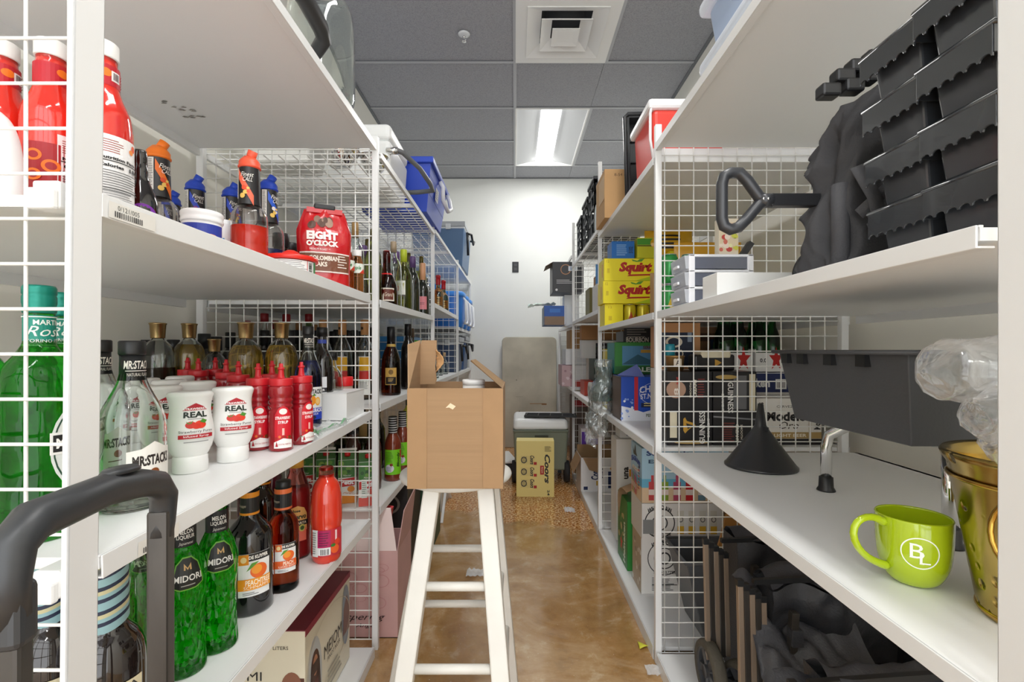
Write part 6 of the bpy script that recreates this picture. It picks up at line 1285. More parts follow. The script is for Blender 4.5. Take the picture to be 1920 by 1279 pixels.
f = MB(); rp = [(-.096-.0+.022*math.cos(t)*.2-.018, -.060+.040*math.sin(t), .135+.042*math.cos(t)) for t in [2*PI*k/22 for k in range(22)]]; f.tube(rp, .0032, GOLD, 10, closed=True).lathe([(.008, -.012), (.008, .004)], GOLD, 14, mx=Matrix.Translation((-.098, -.052, .178)) @ Matrix.Rotation(-PI/2+.1, 4, 'Y')).done('ring_handle', e)
# bagged clear cups
def sleeve(label, loc, n, rot, s=1):
    e = empty('cup_sleeve', loc, 0, label, 'bag of cups', 'clear bags of plastic cups', rot=rot)
    f = MB(); cm2 = cling('f4f8f6', .03, .4, .06)
    for k in range(n):
        z = k*.014; f.lathe([(.026, z), (.0285, z+.002), (.0385, z+.074), (.0405, z+.077), (.0395, z+.079)], cm2, 26, caps=False)
    for k in range(n): z = k*.014; f.lathe([(.0392, z+.0765), (.0408, z+.0775), (.0408, z+.0792), (.0392, z+.0785)], mat('f4f8f6', .2, alpha=.7), 26, caps=False)
    f.lathe([(.0, .003), (.026, .001)], cm2, 26, caps=False).done('plastic_cups', e)
    f = MB(); Lz = n*.014+.075
    def bagf(u, v):
        t = 2*PI*u; p_ = Vector((math.cos(t)*1.6, math.sin(t)*1.6, v*5)); q = .034+.012*min(1, v*2.2)-.040*max(0, (.10-v)/.10)-.0; q += noise.noise(p_)*.004+abs(noise.noise(p_*2.7))*.005
        q = max(.003, q); return (q*math.cos(t), q*math.sin(t), -.035+(Lz+.045)*v)
    f.sheet(bagf, 44, 40, cling('ffffff', .06, .75, .10, 1, 26)); f.done('wrapper', e); e.scale = (s, s, s); return e
sleeve('clear bag of stacked plastic cups lying level above the others by the tote', (.568, .622, 1.062), 9, (0, PI/2, .05))
sleeve('clear bag of stacked plastic cups in the middle, sagging toward the gold bucket', (.592, .585, 1.014), 9, (0, 2.0, .0), .95)
sleeve('clear bag of stacked plastic cups drooping into the gold bucket', (.600, .568, .985), 8, (0, 2.35, -.2), .9)
# ================= right side, beyond the first panel =================
bkc = '1d1b1d'
def stout(label, x0, x1, y0, y1, flip):
    c = Cv(x1-x0, .262, bkc)
    if not flip:
        c.poly([(.02, .0), (.98, .0), (.98, .03), (.02, .03)], '2a2628').ell(.2, .76, .22, .12, 'b8937c').rect(.14, .28, .16, .36, 'e6dcc0').ell(.55, .04, .4, .025, 'b89a58')
        c.poly([(.36, .2), (.36, .36), (.40, .38), (.44, .33), (.6, .30), (.66, .24), (.56, .25), (.46, .2), (.4, .16)], 'c99a3a').poly([(.42, .30), (.58, .27), (.46, .22)], bkc)
        c.text('GUINNESS', .78, .24, .13, 'eceae4', .44, 1, 0, PI/2).text('DRAUGHT', .92, .24, .055, 'eceae4', .26, 1, 0, PI/2).text('CREAMY', .62, .78, .07, 'ece6d4', .26, 2, 0, PI/2).text('SMOOTH', .52, .75, .045, 'ece6d4', .2, 1, 0, PI/2).lines(.76, .9, .16, 8, .035, '8a3a34').text('8', .2, .73, .1, 'f4e8dc', .1, 1, 0, PI/2).text('SALE', .22, .88, .04, 'c83a34', .1, 2, 0, PI/2)
    else:
        c.text('GUINNESS', .4, .65, .13, 'eceae4', .42, 1, 0, -PI/2).text('DRAUGHT', .22, .58, .055, 'eceae4', .24, 1, 0, -PI/2).rect(.62, .72, .3, .46, '6a6a6c').rect(.9, .72, .14, .5, 'e6dcc0').ell(.3, .93, .25, .03, 'b89a58').text('CREAMY', .55, .16, .07, 'ece6d4', .26, 2, 0, -PI/2).text('SMOOTH', .65, .18, .05, 'ece6d4', .2, 1, 0, -PI/2).lines(.35, .3, .3, 9, .03, '8a3a34').poly([(0, .4), (1, .36), (1, .34), (0, .38)], '8a8a8c')
    s_ = Cv(y1-y0, .262, bkc); s_.rect(.4, .7, .5, .3, '8a7a6c')
    return pbox('stout_carton', label, x0, x1, y0, y1, .7475, 1.012, mat(bkc, .3, coat=.3), front=c, side=s_, group='black stout cartons')
stout('black stout carton with a gold harp behind the right wire panel, nearest the post', .545, .705, 1.70, 1.84, False)
stout('black stout carton with grey window patch behind the funnel', .710, .865, 1.70, 1.86, True)
c = Cv(.235, .165, 'e6e2da'); c.rect(.5, .20, 1, .14, 'b0925a').rect(.5, .06, 1, .13, '1f1c1e').text('LIGHT BEER', .52, .2, .07, 'f0e8d4', .5, 1).text('Modelo', .46, .62, .22, '1f1c1c', .62, 2).text('Oro', .5, .42, .16, '3a3228', .3, 0, .3).text('12', .08, .88, .08, '1f1c1c', .07, 2).text('CERVEZA', .46, .83, .05, '3a3430', .3).rect(.82, .5, .04, .9, 'c8bca8').text('Modelo', .93, .5, .1, '1f1c1c', .34, 2, 0, PI/2)
pbox('beer_carton', 'white and gold light beer twelve-pack behind the funnel tip', .868, 1.105, 1.71, 1.86, .7475, .915, mat('e2ded6', .45), front=c)
# green beer bottles in white star carriers
pbox('beer_crate', 'navy and white beer base carton under the green bottles', .868, 1.09, 1.885, 2.05, .7475, 1.0, mat('1c2a5c', .4), front=Cv(.22, .25, 'e6e4de').rect(.5, .84, 1, .3, '1c2a5c').text('Heineken', .3, .84, .14, 'f0f0ec', .7, 2).rect(.85, .82, .2, .16, 'dcdcd8').bars(.85, .82, .16, .12, 8))
def beer(label, loc):
    e = bottle('beer_bottle', label, 'bottle', 'green beer bottles in star carriers', loc, .2, stem_bottle(.030, .235, .0125, .52, .76, 2), glass('1f7a34', .03), cap=[([(.0135, .23), (.0145, .232), (.0135, .24)], mat('1a2a4c', .4, metal=.4))], seg=18)
    return e
br = None; k = 0
carr = []
for cx_ in (.885, 1.015):
    e = empty('bottle_carrier', (cx_, 1.95, 1.003), 0, 'white bottle carrier with a red star, %s' % ('nearer the cookie box' if cx_ < .95 else 'nearer the wall'), 'bottle carrier', 'white star carriers')
    MB().box(-.056, .056, -.062, -.059, 0, .075, mat('eeeeea', .5)).box(-.056, .056, .059, .062, 0, .075, mat('eeeeea', .5)).box(-.058, -.056, -.062, .062, 0, .09, mat('eeeeea', .5)).box(.056, .058, -.062, .062, 0, .09, mat('eeeeea', .5)).prism([(-.056, .075), (.056, .075), (.03, .14), (-.02, .12)], -.001, .001, mat('eeeeea', .5)).box(-.055, .055, -.058, .058, 0, .002, mat('eeeeea', .5)).done('carrier_body', e)
    st_ = []; 
    for q in range(10): t = PI/2+q*PI/5; rr = .5 if q % 2 == 0 else .2; st_.append((.72+rr*.55*math.cos(t), .5+rr*math.sin(t)))
    Cv(.11, .1).poly(st_, 'c8201c').text('0.0', .25, .45, .16, '2a2a2c', .24, 1).put('star_print', e, flat((0, -.062, .05), (1, 0, 0), (0, 0, 1)))
    for dx in (-.027, .027):
        for dy in (-.028, .028):
            t = 'green beer bottle in the %s star carrier' % ('first' if cx_ < .95 else 'second'); L = (cx_+dx, 1.95+dy, 1.006)
            if br is None: br = beer(t, L)
            else: dup(br, L, .3, t)
            k += 1
# chocolate cookie cartons, tubs on the stout cartons
c = Cv(.17, .19, 'c08a58'); c.rect(.45, .45, .8, .7, '202a40').text('COCO', .38, .35, .18, 'e8dcc8', .45, 2).ell(.38, .6, .2, .12, 'e8dcc8', 20, .3).rect(.75, .7, .1, .2, '8a9ab0')
pbox('kraft_print_carton', 'kraft carton printed with a dark blue panel and white lettering, high behind the right panel', .588, .725, 1.90, 2.06, 1.015, 1.19, mat('b98656', .6), front=c, side=Cv(.15, .17, 'b98656'))
pbox('white_carton', 'plain white carton under the printed kraft carton behind the stout packs', .588, .725, 1.895, 2.06, .7475, 1.013, mat('dcd8d0', .6))
pbox('kraft_print_carton', 'wide kraft and navy carton at the back under the upper right board', .74, 1.10, 2.08, 2.26, .7475, 1.19, mat('a87a50', .6), front=Cv(.36, .44, '8a6242').rect(.5, .9, 1, .08, '5a3c28').rect(.62, .78, .6, .2, '24304c').text('A-A77G-00', .6, .82, .05, '8a94ac', .4, 1).rect(.4, .4, .8, .5, '2a2a34'))
e = empty('coffee_pods_tub', (.60, 1.78, 1.0125), 0, 'bronze foil-topped tub on the first stout carton', 'tub'); MB().lathe([(.03, 0), (.034, .05), (.036, .052), (.034, .056)], mat('b08a58', .3, metal=.6), 22).done('body', e); Cv(.03, .03, 'e8dcc8').text('A', .5, .5, .6, '2a1c14', .5, 1).put('label', e, cyl(.033, 0, .03), .005)
e = empty('stout_tin', (.735, 1.78, 1.0125), 0, 'black and cream stout tin lying on the stout cartons', 'tin'); MB().box(-.075, .075, -.035, .035, 0, .06, mat('1b191b', .3)).box(-.05, .06, -.037, .037, .045, .075, mat('e2d8bc', .4)).done('tin_body', e, bevel=.008, bseg=3); Cv(.05, .03).poly([(.3, .1), (.3, .9), (.5, .8), (.8, .5), (.5, .2)], 'c99a3a').put('print', e, flat((0.01, -.035, .03), (1, 0, 0), (0, 0, 1)))
e = empty('teal_tumbler', (.60, 1.835, 1.0125), 0, 'slim teal can on the harp-printed stout carton', 'can'); MB().lathe([(.018, 0), (.018, .09), (.016, .10)], mat('2a9ab0', .3), 20).done('body', e)
# bay 2 middle shelf: winter scene carton and pale ale
c = Cv(.262, .212, '1c4cb4'); c.poly([(0, 0), (1, 0), (1, .28), (.7, .3), (.4, .2), (.15, .3), (0, .34)], 'e8ecf4').rect(.27, .62, .07, .76, 'c82838').text('CHATEAU', .66, .70, .15, 'e8e8f0', .66, 1, 0, 0, .25).text('ST.NICHOLAS', .66, .55, .12, 'e8e8f0', .62, 1, 0, 0, .2).ell(.66, .62, .33, .26, 'c8d0e8', 30, .03).rect(.66, .36, .6, .10, '16244c').lines(.66, .40, .5, 2, .05, 'e8d88a').text('PEPPERMINT RED', .7, .13, .07, '4a5a3c', .5, 1).blobs(.1, .3, .2, .5, 14, ['e8ecf4', '8aa4e0'], .02)
s_ = Cv(.2, .212, '5a4a44'); s_.rect(.5, .5, .8, .9, '6a5850')
e = pbox('wine_gift_carton', 'blue carton with a snowy chateau picture and an open purple flap', .510, .775, 2.28, 2.48, .7475, .96, mat('1c4cb4', .4), front=c, side=s_)
f = MB(); f.hexa([(-.13, -.1, .213), (-.02, -.1, .213), (-.02, -.098, .213), (-.13, -.098, .213)], [(-.16, -.15, .225), (-.07, -.15, .275), (-.07, -.148, .275), (-.16, -.148, .225)], mat('7484c8', .4)).done('flap', e)
c = Cv(.30, .165, '3d8a3c'); c.rect(.55, .58, .85, .62, '5c94b8').poly([(.12, .3), (.4, .62), (.6, .45), (.8, .66), (.98, .4), (.98, .3)], '3c6a7c').text('SIERRA NEVADA', .7, .84, .10, '6a3a14', .42, 2).rect(.7, .72, .5, .10, 'c89a3c').rect(.5, .12, 1, .24, '2c6a34').text('PALE ALE', .6, .14, .15, 'eef2e0', .62, 2)
pbox('ale_carton', 'green pale ale carton with a mountain stream picture on the blue chateau carton', .525, .83, 2.50, 2.70, .962, 1.13, mat('2f7a3a', .4), front=c, side=Cv(.19, .16, '1f8a8a'))
pbox('plain_base_carton', 'plain carton the pale ale stands on behind the blue chateau carton', .525, .83, 2.50, 2.70, .7475, .960, mat('7a6a58', .7))
c = Cv(.14, .09, '1c1b1b'); c.text('BOURBON', .5, .3, .3, 'c8c0b0', .85, 1).lines(.5, .9, .8, 4, .14, '8a8478')
pbox('bourbon_carton', 'black bourbon carton with pale lettering above the pale ale', .575, .725, 2.52, 2.70, 1.132, 1.190, mat('1c1b1b', .4), front=c)
pbox('white_wine_carton', 'white printed carton beside the black bourbon one', .73, .98, 2.52, 2.70, 1.132, 1.190, mat('dcd8d2', .5), front=Cv(.24, .07, 'dcd8d2').lines(.5, .9, .9, 4, .2, '7a6a60').rect(.2, .8, .12, .3, '8a3a2c').rect(.8, .8, .12, .3, '8a4a3c'))
# bay 3 middle: yellow and blue carton, others
c = Cv(.12, .25, 'ecd81c'); c.rect(.5, .92, 1, .16, '1c44b0').lines(.55, .92, .6, 1, .04, 'e8e8f0').rect(.7, .4, .12, .10, '1a1a1a').ell(.7, .6, .14, .07, '2a2a2a')
e = pbox('yellow_wine_carton', 'tall yellow carton with a blue top band beyond the second right panel', .545, .685, 2.82, 2.95, .7395, 1.095, mat('e8d41c', .4), front=c)
pbox('teal_carton', 'teal and green carton edge beside the yellow and blue carton', .69, .74, 2.82, 2.95, .7395, 1.095, mat('1f8088', .4))
e = empty('grey_plastic_bag', (.485, 2.62, .7475), 0, 'crumpled clear grey plastic bag hanging over the shelf edge beside the blue carton', 'plastic bag')
def gb(sg):
    def fn(u, v):
        w_ = .105*(1-.6*abs(v-.45)); t = 2*PI*u; p_ = Vector((math.cos(t)*1.3, math.sin(t)*1.3, v*4.2)); q = 1+noise.noise(p_)*.5+abs(noise.noise(p_*2.3))*.5
        return (-.012+w_*q*math.cos(t)*.55-.03*math.sin(v*5)*(1-v), -.07+.045*q*math.sin(t), -.12+.41*v)
    return fn
MB().sheet(gb(1), 40, 44, cling('c4caca', .28, .85, .12, 1, 28)).done('outer_film', e)
MB().sheet(lambda u, v: tuple(Vector(gb(1)(u, v*.55+.35))*.8+Vector((0, -.01, .05))), 28, 28, mat('5a6e66', .3)).done('dark_contents', e)
f = MB(); f.sheet(lambda u, v: (-.05-.06*u+.015*noise.noise(Vector((u*4, v*6, 3))), -.08+.03*noise.noise(Vector((u*5, v*5, 9))), -.03-.16*v+.04*u), 16, 24, cling('e4e8e8', .25, .8, .1, 1, 30)).done('loose_corner', e)
for y, t in ((3.22, 'the nearer'), (3.36, 'the farther')):
    e = empty('tape_roll', (.545, y, .7395), 0, 'roll of silver tape on edge near the shelf lip, %s of two' % t, 'tape roll', 'tape rolls'); MB().lathe([(.035, -.022), (.06, -.022), (.06, .022), (.035, .022), (.035, -.022)], mat('b8b6b0', .4), 28, mx=Matrix.Translation((0, 0, .062)) @ Matrix.Rotation(PI/2, 4, 'Y') , caps=False).done('tape_ring', e)
e = plain('small amber bottle beside the tape rolls', 1110, 3.12, 'R3c', .03, .2, glass('b8823a', .05), '8a6a3a', .014, .03, dx=.60, name='amber_bottle')
pbox('red_white_carton', 'red and white small carton behind the tape rolls', .53, .72, 3.62, 3.85, .7395, .85, mat('b8402c', .5), front=Cv(.18, .10, 'b8402c').lines(.5, .6, .6, 2, .22, 'f0e4dc', .5))
pbox('dark_green_carton', 'dark green carton under a black crumpled bag on the right', .60, .88, 3.60, 3.85, .852, 1.02, mat('1e3a2c', .5))
bagmesh('black crumpled bag on top of the dark green carton', (.75, 3.7, 1.022), .24, .12, '1c1d20', name='black_bag')
c = Cv(.26, .12, 'e2e2e0'); c.text('CHARACTER', .6, .6, .12, '3a3a3c', .5, 1)
pbox('white_long_carton', 'long white carton lying above the black crumpled bag', .545, .93, 3.9, 4.0, 1.02, 1.17, mat('e0e0de', .5), front=c)
pbox('brown_small_carton', 'brown carton right under the upper board beyond the second panel', .545, .90, 3.88, 4.0, 1.172, 1.29, mat('a8794c', .7))
pbox('support_carton', 'white carton at the bottom of the far stack behind the tape rolls', .60, .93, 3.88, 4.0, .7395, 1.018, mat('c8c0b4', .7))
# bay 3 upper shelf: blue pouches, boxes
bagmesh('light blue pouch leaning on the shelf beyond the soda cartons', (.57, 3.0, 1.50), .12, .13, '5a9ad8', name='blue_pouch')
c = Cv(.16, .17, 'd8d8d6'); c.rect(.2, .3, .35, .6, 'd89a5c').rect(.7, .25, .4, .3, '1f6fb8').ell(.2, .85, .08, .06, 'c83a5a').ell(.75, .85, .1, .08, 'c83a5a').rect(.5, .55, .3, .3, '9aa4aa')
pbox('printed_food_box', 'printed white and orange food box under the light blue pouch', .505, .665, 2.92, 3.1, 1.327, 1.498, mat('d8d6d2', .5), front=c)
pbox('yellow_can_row', 'olive and dark jar box beyond the printed food box', .55, .62, 3.5, 3.7, 1.327, 1.55, mat('7a7440', .5))
pbox('kraft_flat_carton', 'flat kraft carton on the far part of the upper right shelf', .58, .95, 3.2, 3.5, 1.327, 1.62, mat('b48a5c', .7))
# bay 4 boxes that stick out
e = pbox('white_tall_box', 'white narrow box standing under the dark printed carton', .46, .60, 4.42, 4.6, 1.3115, 1.60, mat('e6e8e8', .5))
c = Cv(.27, .27, '3c3d40'); c.ell(.42, .75, .17, .17, 'b8835c', 26, .15).rect(.66, .78, .3, .16, 'd8dee6').lines(.42, .4, .6, 3, .05, 'c8c8ca').ell(.12, .08, .04, .04, 'd8d8da').lines(.66, .82, .2, 3, .04, '4a6aa0')
e = pbox('dark_printed_carton', 'dark grey carton with a copper ring printed, sticking out past the far right shelf', .335, .61, 4.22, 4.55, 1.602, 1.872, mat('3c3d40', .5), front=c, side=Cv(.3, .26, '6a665e'))
f = MB(); f.hexa([(-.138, -.16, .27), (-.136, -.16, .27), (-.136, .16, .27), (-.138, .16, .27)], [(-.20, -.15, .235), (-.198, -.15, .235), (-.198, .14, .235), (-.20, .14, .235)], mat('8a7a68', .7)).done('flap', e)
c = Cv(.19, .17, '2a5cb0'); c.rect(.5, .22, 1, .45, '8a7058').rect(.5, .75, .5, .2, '3a7ad0').rect(.97, .5, .06, 1, 'c8ccd4')
e = pbox('blue_printed_box', 'blue and brown box jutting out from the far right shelf with clear wrap on it', .262, .455, 4.25, 4.60, 1.313, 1.485, mat('2a5cb0', .45), front=c, side=Cv(.33, .17, '4a6478'))
o = MB().sheet(lambda u, v: (.12+.25*u, 4.25+.2*v, 1.50+.04*abs(noise.noise(Vector((u*5, v*5, 3))))-.05*max(0, .4-u)), 20, 14, film('cfe6dc', .45)).done('clear_wrap'); tag(o, 'wad of greenish clear wrap on the blue jutting box', 'plastic wrap')
pbox('cardboard_carton', 'brown carton on the farthest right shelf above white sheets', .50, .70, 4.3, 4.6, 1.10, 1.27, mat('b08858', .7))
pbox('white_sheets', 'white folded sheets stacked on the farthest right shelf', .46, .70, 4.3, 4.6, .955, 1.098, mat('e4e6e8', .6))
pbox('pinkish_box', 'pale pink patterned box at the farthest right shelf edge', .42, .52, 4.25, 4.6, .762, .95, mat('c8a8ac', .6), front=Cv(.1, .18, 'c8a8ac').blobs(.5, .5, .8, .8, 10, ['a8848c', 'e0ccd0'], .1))
pbox('white_red_box', 'small white box with a red stripe on the farthest right shelf', .53, .70, 4.2, 4.6, .762, .953, mat('e4e4e0', .5), front=Cv(.16, .19, 'e8e8e6').rect(.5, .15, 1, .3, 'b83a2c'))
# ---- floor shelf, bay 2: beer and seltzer cartons ----
def claw(W_, Hh, sd):
    c = Cv(W_, Hh, 'eceae6'); c.ell(.35, .62, .27, .27*W_/Hh, '2a2a2c', 30, .05).ell(.35, .62, .17, .17*W_/Hh, '3a3a3c', 26, .1).ell(.35, .62, .1, .1*W_/Hh, '3a3a3c', 20, .25)
    c.text('WHITE CLAW', .35, .62+.2*W_/Hh, .09, '222222', .42, 2, 0, 0, .6).text('HARD SELTZER', .35, .62-.22*W_/Hh, .05, '222222', .34, 1)
    return c
c1 = claw(.27, .245, 1); c1.text('THE ICONIC', .82, .62, .04, '2a2a2c', .3, 2).text('HARD SELTZER', .82, .56, .03, '2a2a2c', .3, 1).lines(.35, .28, .4, 7, .035, '6a6a6c').rect(.35, .16, .4, .012, '222222')
sd1 = Cv(.15, .245, 'b8a488'); sd1.blobs(.5, .5, .9, .9, 16, ['d8ccb8', 'e8e4dc', '9a8a78'], .07)
pbox('seltzer_carton', 'white hard seltzer carton standing on the lowest right shelf', .540, .82, 2.03, 2.18, .0455, .292, mat('e8e6e2', .5), front=c1, side=sd1, group='white seltzer cartons')
c2 = Cv(.34, .148, 'eceae6'); c2.ell(.22, .45, .19, .43, '2a2a2c', 30, .07).ell(.22, .45, .10, .22, '3a3a3c', 22, .15).text('WHITE CLAW', .22, .78, .14, '222222', .3, 2, 0, 0, .8).text('HARD SELTZER', .24, .12, .09, '222222', .24, 1)
for k in range(4): c2.rect(.48+k*.135, .5, .08, .6, 'e0dcd0').rect(.48+k*.135, .25, .08, .22, 'e8b83a').ell(.48+k*.135, .55, .03, .08, '5a5a5a', 12, .3)
c2.rect(.08, .35, .14, .4, '8a8c8c')
pbox('seltzer_carton', 'white hard seltzer carton lying on the standing one, showing its cans', .535, .875, 2.00, 2.18, .2935, .442, mat('e8e6e2', .5), front=c2, side=Cv(.18, .148, 'd8d4cc'), group='white seltzer cartons')
def coolers_art(W_, Hh, ship):
    c = Cv(W_, Hh, 'a8cce0'); c.rect(.5, .14, 1, .28, 'e0c4a0').rect(.5, .36, 1, .16, '6ab4d4')
    if ship: c.poly([(.15, .92), (.25, .78), (.6, .78), (.5, .84), (.4, 1), (.3, .84)], '2c2a2c').text("SEAGRAM'S", .45, .66, .11, '1f4aa0', .85, 3, 0, 0, .5).rect(.45, .53, .6, .07, 'f0eee8').text('ESCAPES', .45, .53, .04, '8a6a4a', .4)
    else: c.text("Seagram's", .3, .9, .12, '1f3a7a', .5, 2).text('ESCAPES', .3, .76, .07, '2a4a6a', .45, 2)
    cs = ['c84a4a', '8aaa3a', 'b84a6a', 'c8202c', '6a8a9a', 'e07a3a']
    n = 4 if ship else 6
    for k in range(n):
        x = .12+k*(.55 if ship else .85)/n; c.rect(x, .22, .07 if ship else .085, .34, cs[k % 6]).rect(x, .44, .03, .14, cs[k % 6]).rect(x, .2, .07 if ship else .085, .1, 'e8d8d0')
    if ship:
        for k in range(8): c.rect(.82, .62-k*.055, .16, .028, 'c8484a' if k % 2 else '4a5a6a')
    return c
pbox('cooler_drinks_carton', 'light blue carton picturing colourful drink bottles and a ship, topmost of its stack', .535, .90, 2.00, 2.18, .4435, .675, mat('8ab8cc', .45), front=coolers_art(.365, .23, False), side=coolers_art(.18, .23, True))
e = pbox('green_beer_carton', 'green beer carton with white vertical lettering and a torn kraft flap, leaning', .530, .655, 2.24, 2.44, .046, .372, mat('2c7a34', .4), front=Cv(.12, .325, '2f8a38').text('Heineken', .6, .5, .5, 'eef4ea', .9, 3, 0, -PI/2), side=Cv(.2, .325, '2c7a34').text('Heineken', .7, .35, .2, 'e4eedc', .6, 2, 0, PI/2).poly([(.3, .15), (.4, .22), (.5, .15), (.46, .25), (.54, .32), (.44, .32), (.4, .42), (.36, .32), (.26, .32), (.34, .25)], 'd83a20').blobs(.4, .6, .5, .5, 12, ['4a9a44', 'c8b87a', '1f5a28'], .06))
f = MB(); f.sheet(lambda u, v: (-.065-.02*math.sin(PI*v)*1+.05*u, -.09+.16*(1-v), .34+.05*math.sin(2.6*v)+.02*u-.14*(1-v)**2), 8, 14, KRAFT).done('torn_flap', e, solid=.002)
c = Cv(.10, .33, 'e8e4dc'); c.text('una', .5, .78, .25, '2a2420', .2, 2, 0, PI/2).rect(.8, .78, .3, .12, 'd8942c').lines(.5, .4, .5, 7, .05, '8a7a6a').rect(.3, .06, .3, .06, 'd8843c')
pbox('white_beer_carton', 'tall white carton with black sideways lettering behind the green beer carton', .555, .665, 2.60, 2.74, .046, .60, mat('e4e0d8', .5), front=c)
pbox('white_box', 'white box with grey print high on the lower right shelf behind the green beer carton', .58, .86, 2.62, 2.74, .602, .718, mat('d8d6d2', .5), front=Cv(.26, .11, 'd8d6d2').rect(.7, .4, .3, .5, '8a8c90').rect(.2, .3, .2, .4, '3a4a8a'))
# bay 3 floor: open white beer carton, purple box
e = cartonbox('open_beer_carton', 'open white beer carton with kraft inside and dark blue lettering on the lowest right shelf', (.640, 3.62, .0455), .155, .13, .25, mat('e2e2e2', .55), t=.004)
c = Cv(.30, .245, 'e6e6e6'); c.text('Corona', .33, .6, .2, '1c2c5a', .5, 2, 0, PI/2).text('Extra', .47, .55, .1, '1c2c5a', .3, 1, 0, PI/2).rect(.1, .1, .1, .1, '1c2c5a').rect(.42, .25, .12, .14, 'c8a028').rect(.8, .35, .3, .5, '1c2c5a').rect(.8, .35, .15, .3, 'd8d4c8').ell(.8, .7, .1, .1, 'd89a1c')
c.put('front_print', e, flat((0, -.13, .125), (1, 0, 0), (0, 0, 1)))
for a_, b_ in (((-.155, -.155), (-.21, -.12)), ((-.05, .155), (.02, .15))): pass
f = MB(); f.hexa([(-.155, -.13, .25), (-.153, -.13, .25), (-.153, .13, .25), (-.155, .13, .25)], [(-.21, -.12, .13), (-.208, -.12, .13), (-.205, .10, .15), (-.207, .10, .15)], KRAFT).done('flap', e)
f = MB(); f.hexa([(-.14, -.132, .25), (.0, -.132, .25), (.0, -.130, .25), (-.14, -.130, .25)], [(-.10, -.17, .17), (-.03, -.17, .15), (-.03, -.168, .15), (-.10, -.168, .17)], KRAFT).box(-.15, .15, .115, .118, .13, .30, KRAFT2).done('flap', e)
pbox('purple_white_carton', 'purple and white carton behind the open beer carton', .53, .72, 3.80, 3.98, .0455, .46, mat('e4e0e8', .5), front=Cv(.18, .4, 'e8e4ec').rect(.1, .75, .2, .4, '6a3ab8').rect(.6, .68, .7, .26, 'd8d4e4').lines(.6, .8, .6, 5, .03, '7a5ac8'))
pbox('red_topped_carton', 'dark carton with a red top strip at the far end of the lower right shelf', .53, .80, 4.3, 4.6, .762-.755, .66, mat('5a4a44', .6), front=Cv(.25, .6, '6a5a50').rect(.5, .95, 1, .1, 'a8242c'))
# bay 2 near: grey tub with wooden cut-out
e = empty('grey_floor_tub', (.84, 1.80, .0455), 0, 'grey plastic tub on the lowest right shelf behind the wire panel', 'tub')
a, b, h = .23, .115, .285; f = MB(); gt2 = mat('5c5f63', .4)
B0 = [(-a*.7, -b*.85, 0), (a*.8, -b*.85, 0), (a*.8, b*.85, 0), (-a*.7, b*.85, 0)]; B1 = [(-a*1.0, -b*.98, h), (a, -b*.98, h-.0), (a, b*.98, h), (-a*1.0, b*.98, h)]
V = B0+B1+[(x*.96, y*.94, .01) for x, y, z in B0]+[(x*.97, y*.94, z) for x, y, z in B1]
f.add(V, [(3, 2, 1, 0), (0, 1, 5, 4), (1, 2, 6, 5), (2, 3, 7, 6), (3, 0, 4, 7), (8, 9, 10, 11), (8, 12, 13, 9), (9, 13, 14, 10), (10, 14, 15, 11), (11, 15, 12, 8), (4, 5, 13, 12), (5, 6, 14, 13), (6, 7, 15, 14), (7, 4, 12, 15)], gt2).done('body', e, bevel=.012, bseg=3)
MB().tube([(-a-.004, -b, h), (a+.004, -b, h), (a+.004, b, h), (-a-.004, b, h)], .008, gt2, 8, closed=True).done('rim', e)
e = empty('wooden_cutout', (.775, 1.79, .065), 0, 'orange-brown wooden board with yellow and black markings standing in the grey tub', 'wooden board', rot=(.0, .08, 0))
P = [(-.07, 0), (.07, 0), (.085, .12), (.06, .24), (.075, .38), (.04, .44), (-.01, .42), (-.03, .30), (-.06, .2), (-.08, .08)]
MB().prism(P, -.006, .006, mat('c08848', .5, var=.15, vs=12, stretch=(1, 1, .2))).done('board', e, bevel=.002)
c = Cv(.14, .42); c.rect(.5, .72, .1, .16, 'e8c81c').rect(.46, .60, .16, .22, '1c1c1c').rect(.5, .72, .08, .14, 'e8c81c').ell(.35, .28, .22, .1, '6a3a24', 22, .2).ell(.35, .28, .14, .06, '8a4a34', 18, .3)
c.put('markings', e, flat((0, -.006, .21), (1, 0, 0), (0, 0, 1)))
pbox('kraft_back_carton', 'open-topped kraft carton at the back of the lowest right bays', .93, 1.14, 1.93, 2.3, .0455, .50, mat('b48c62', .7))
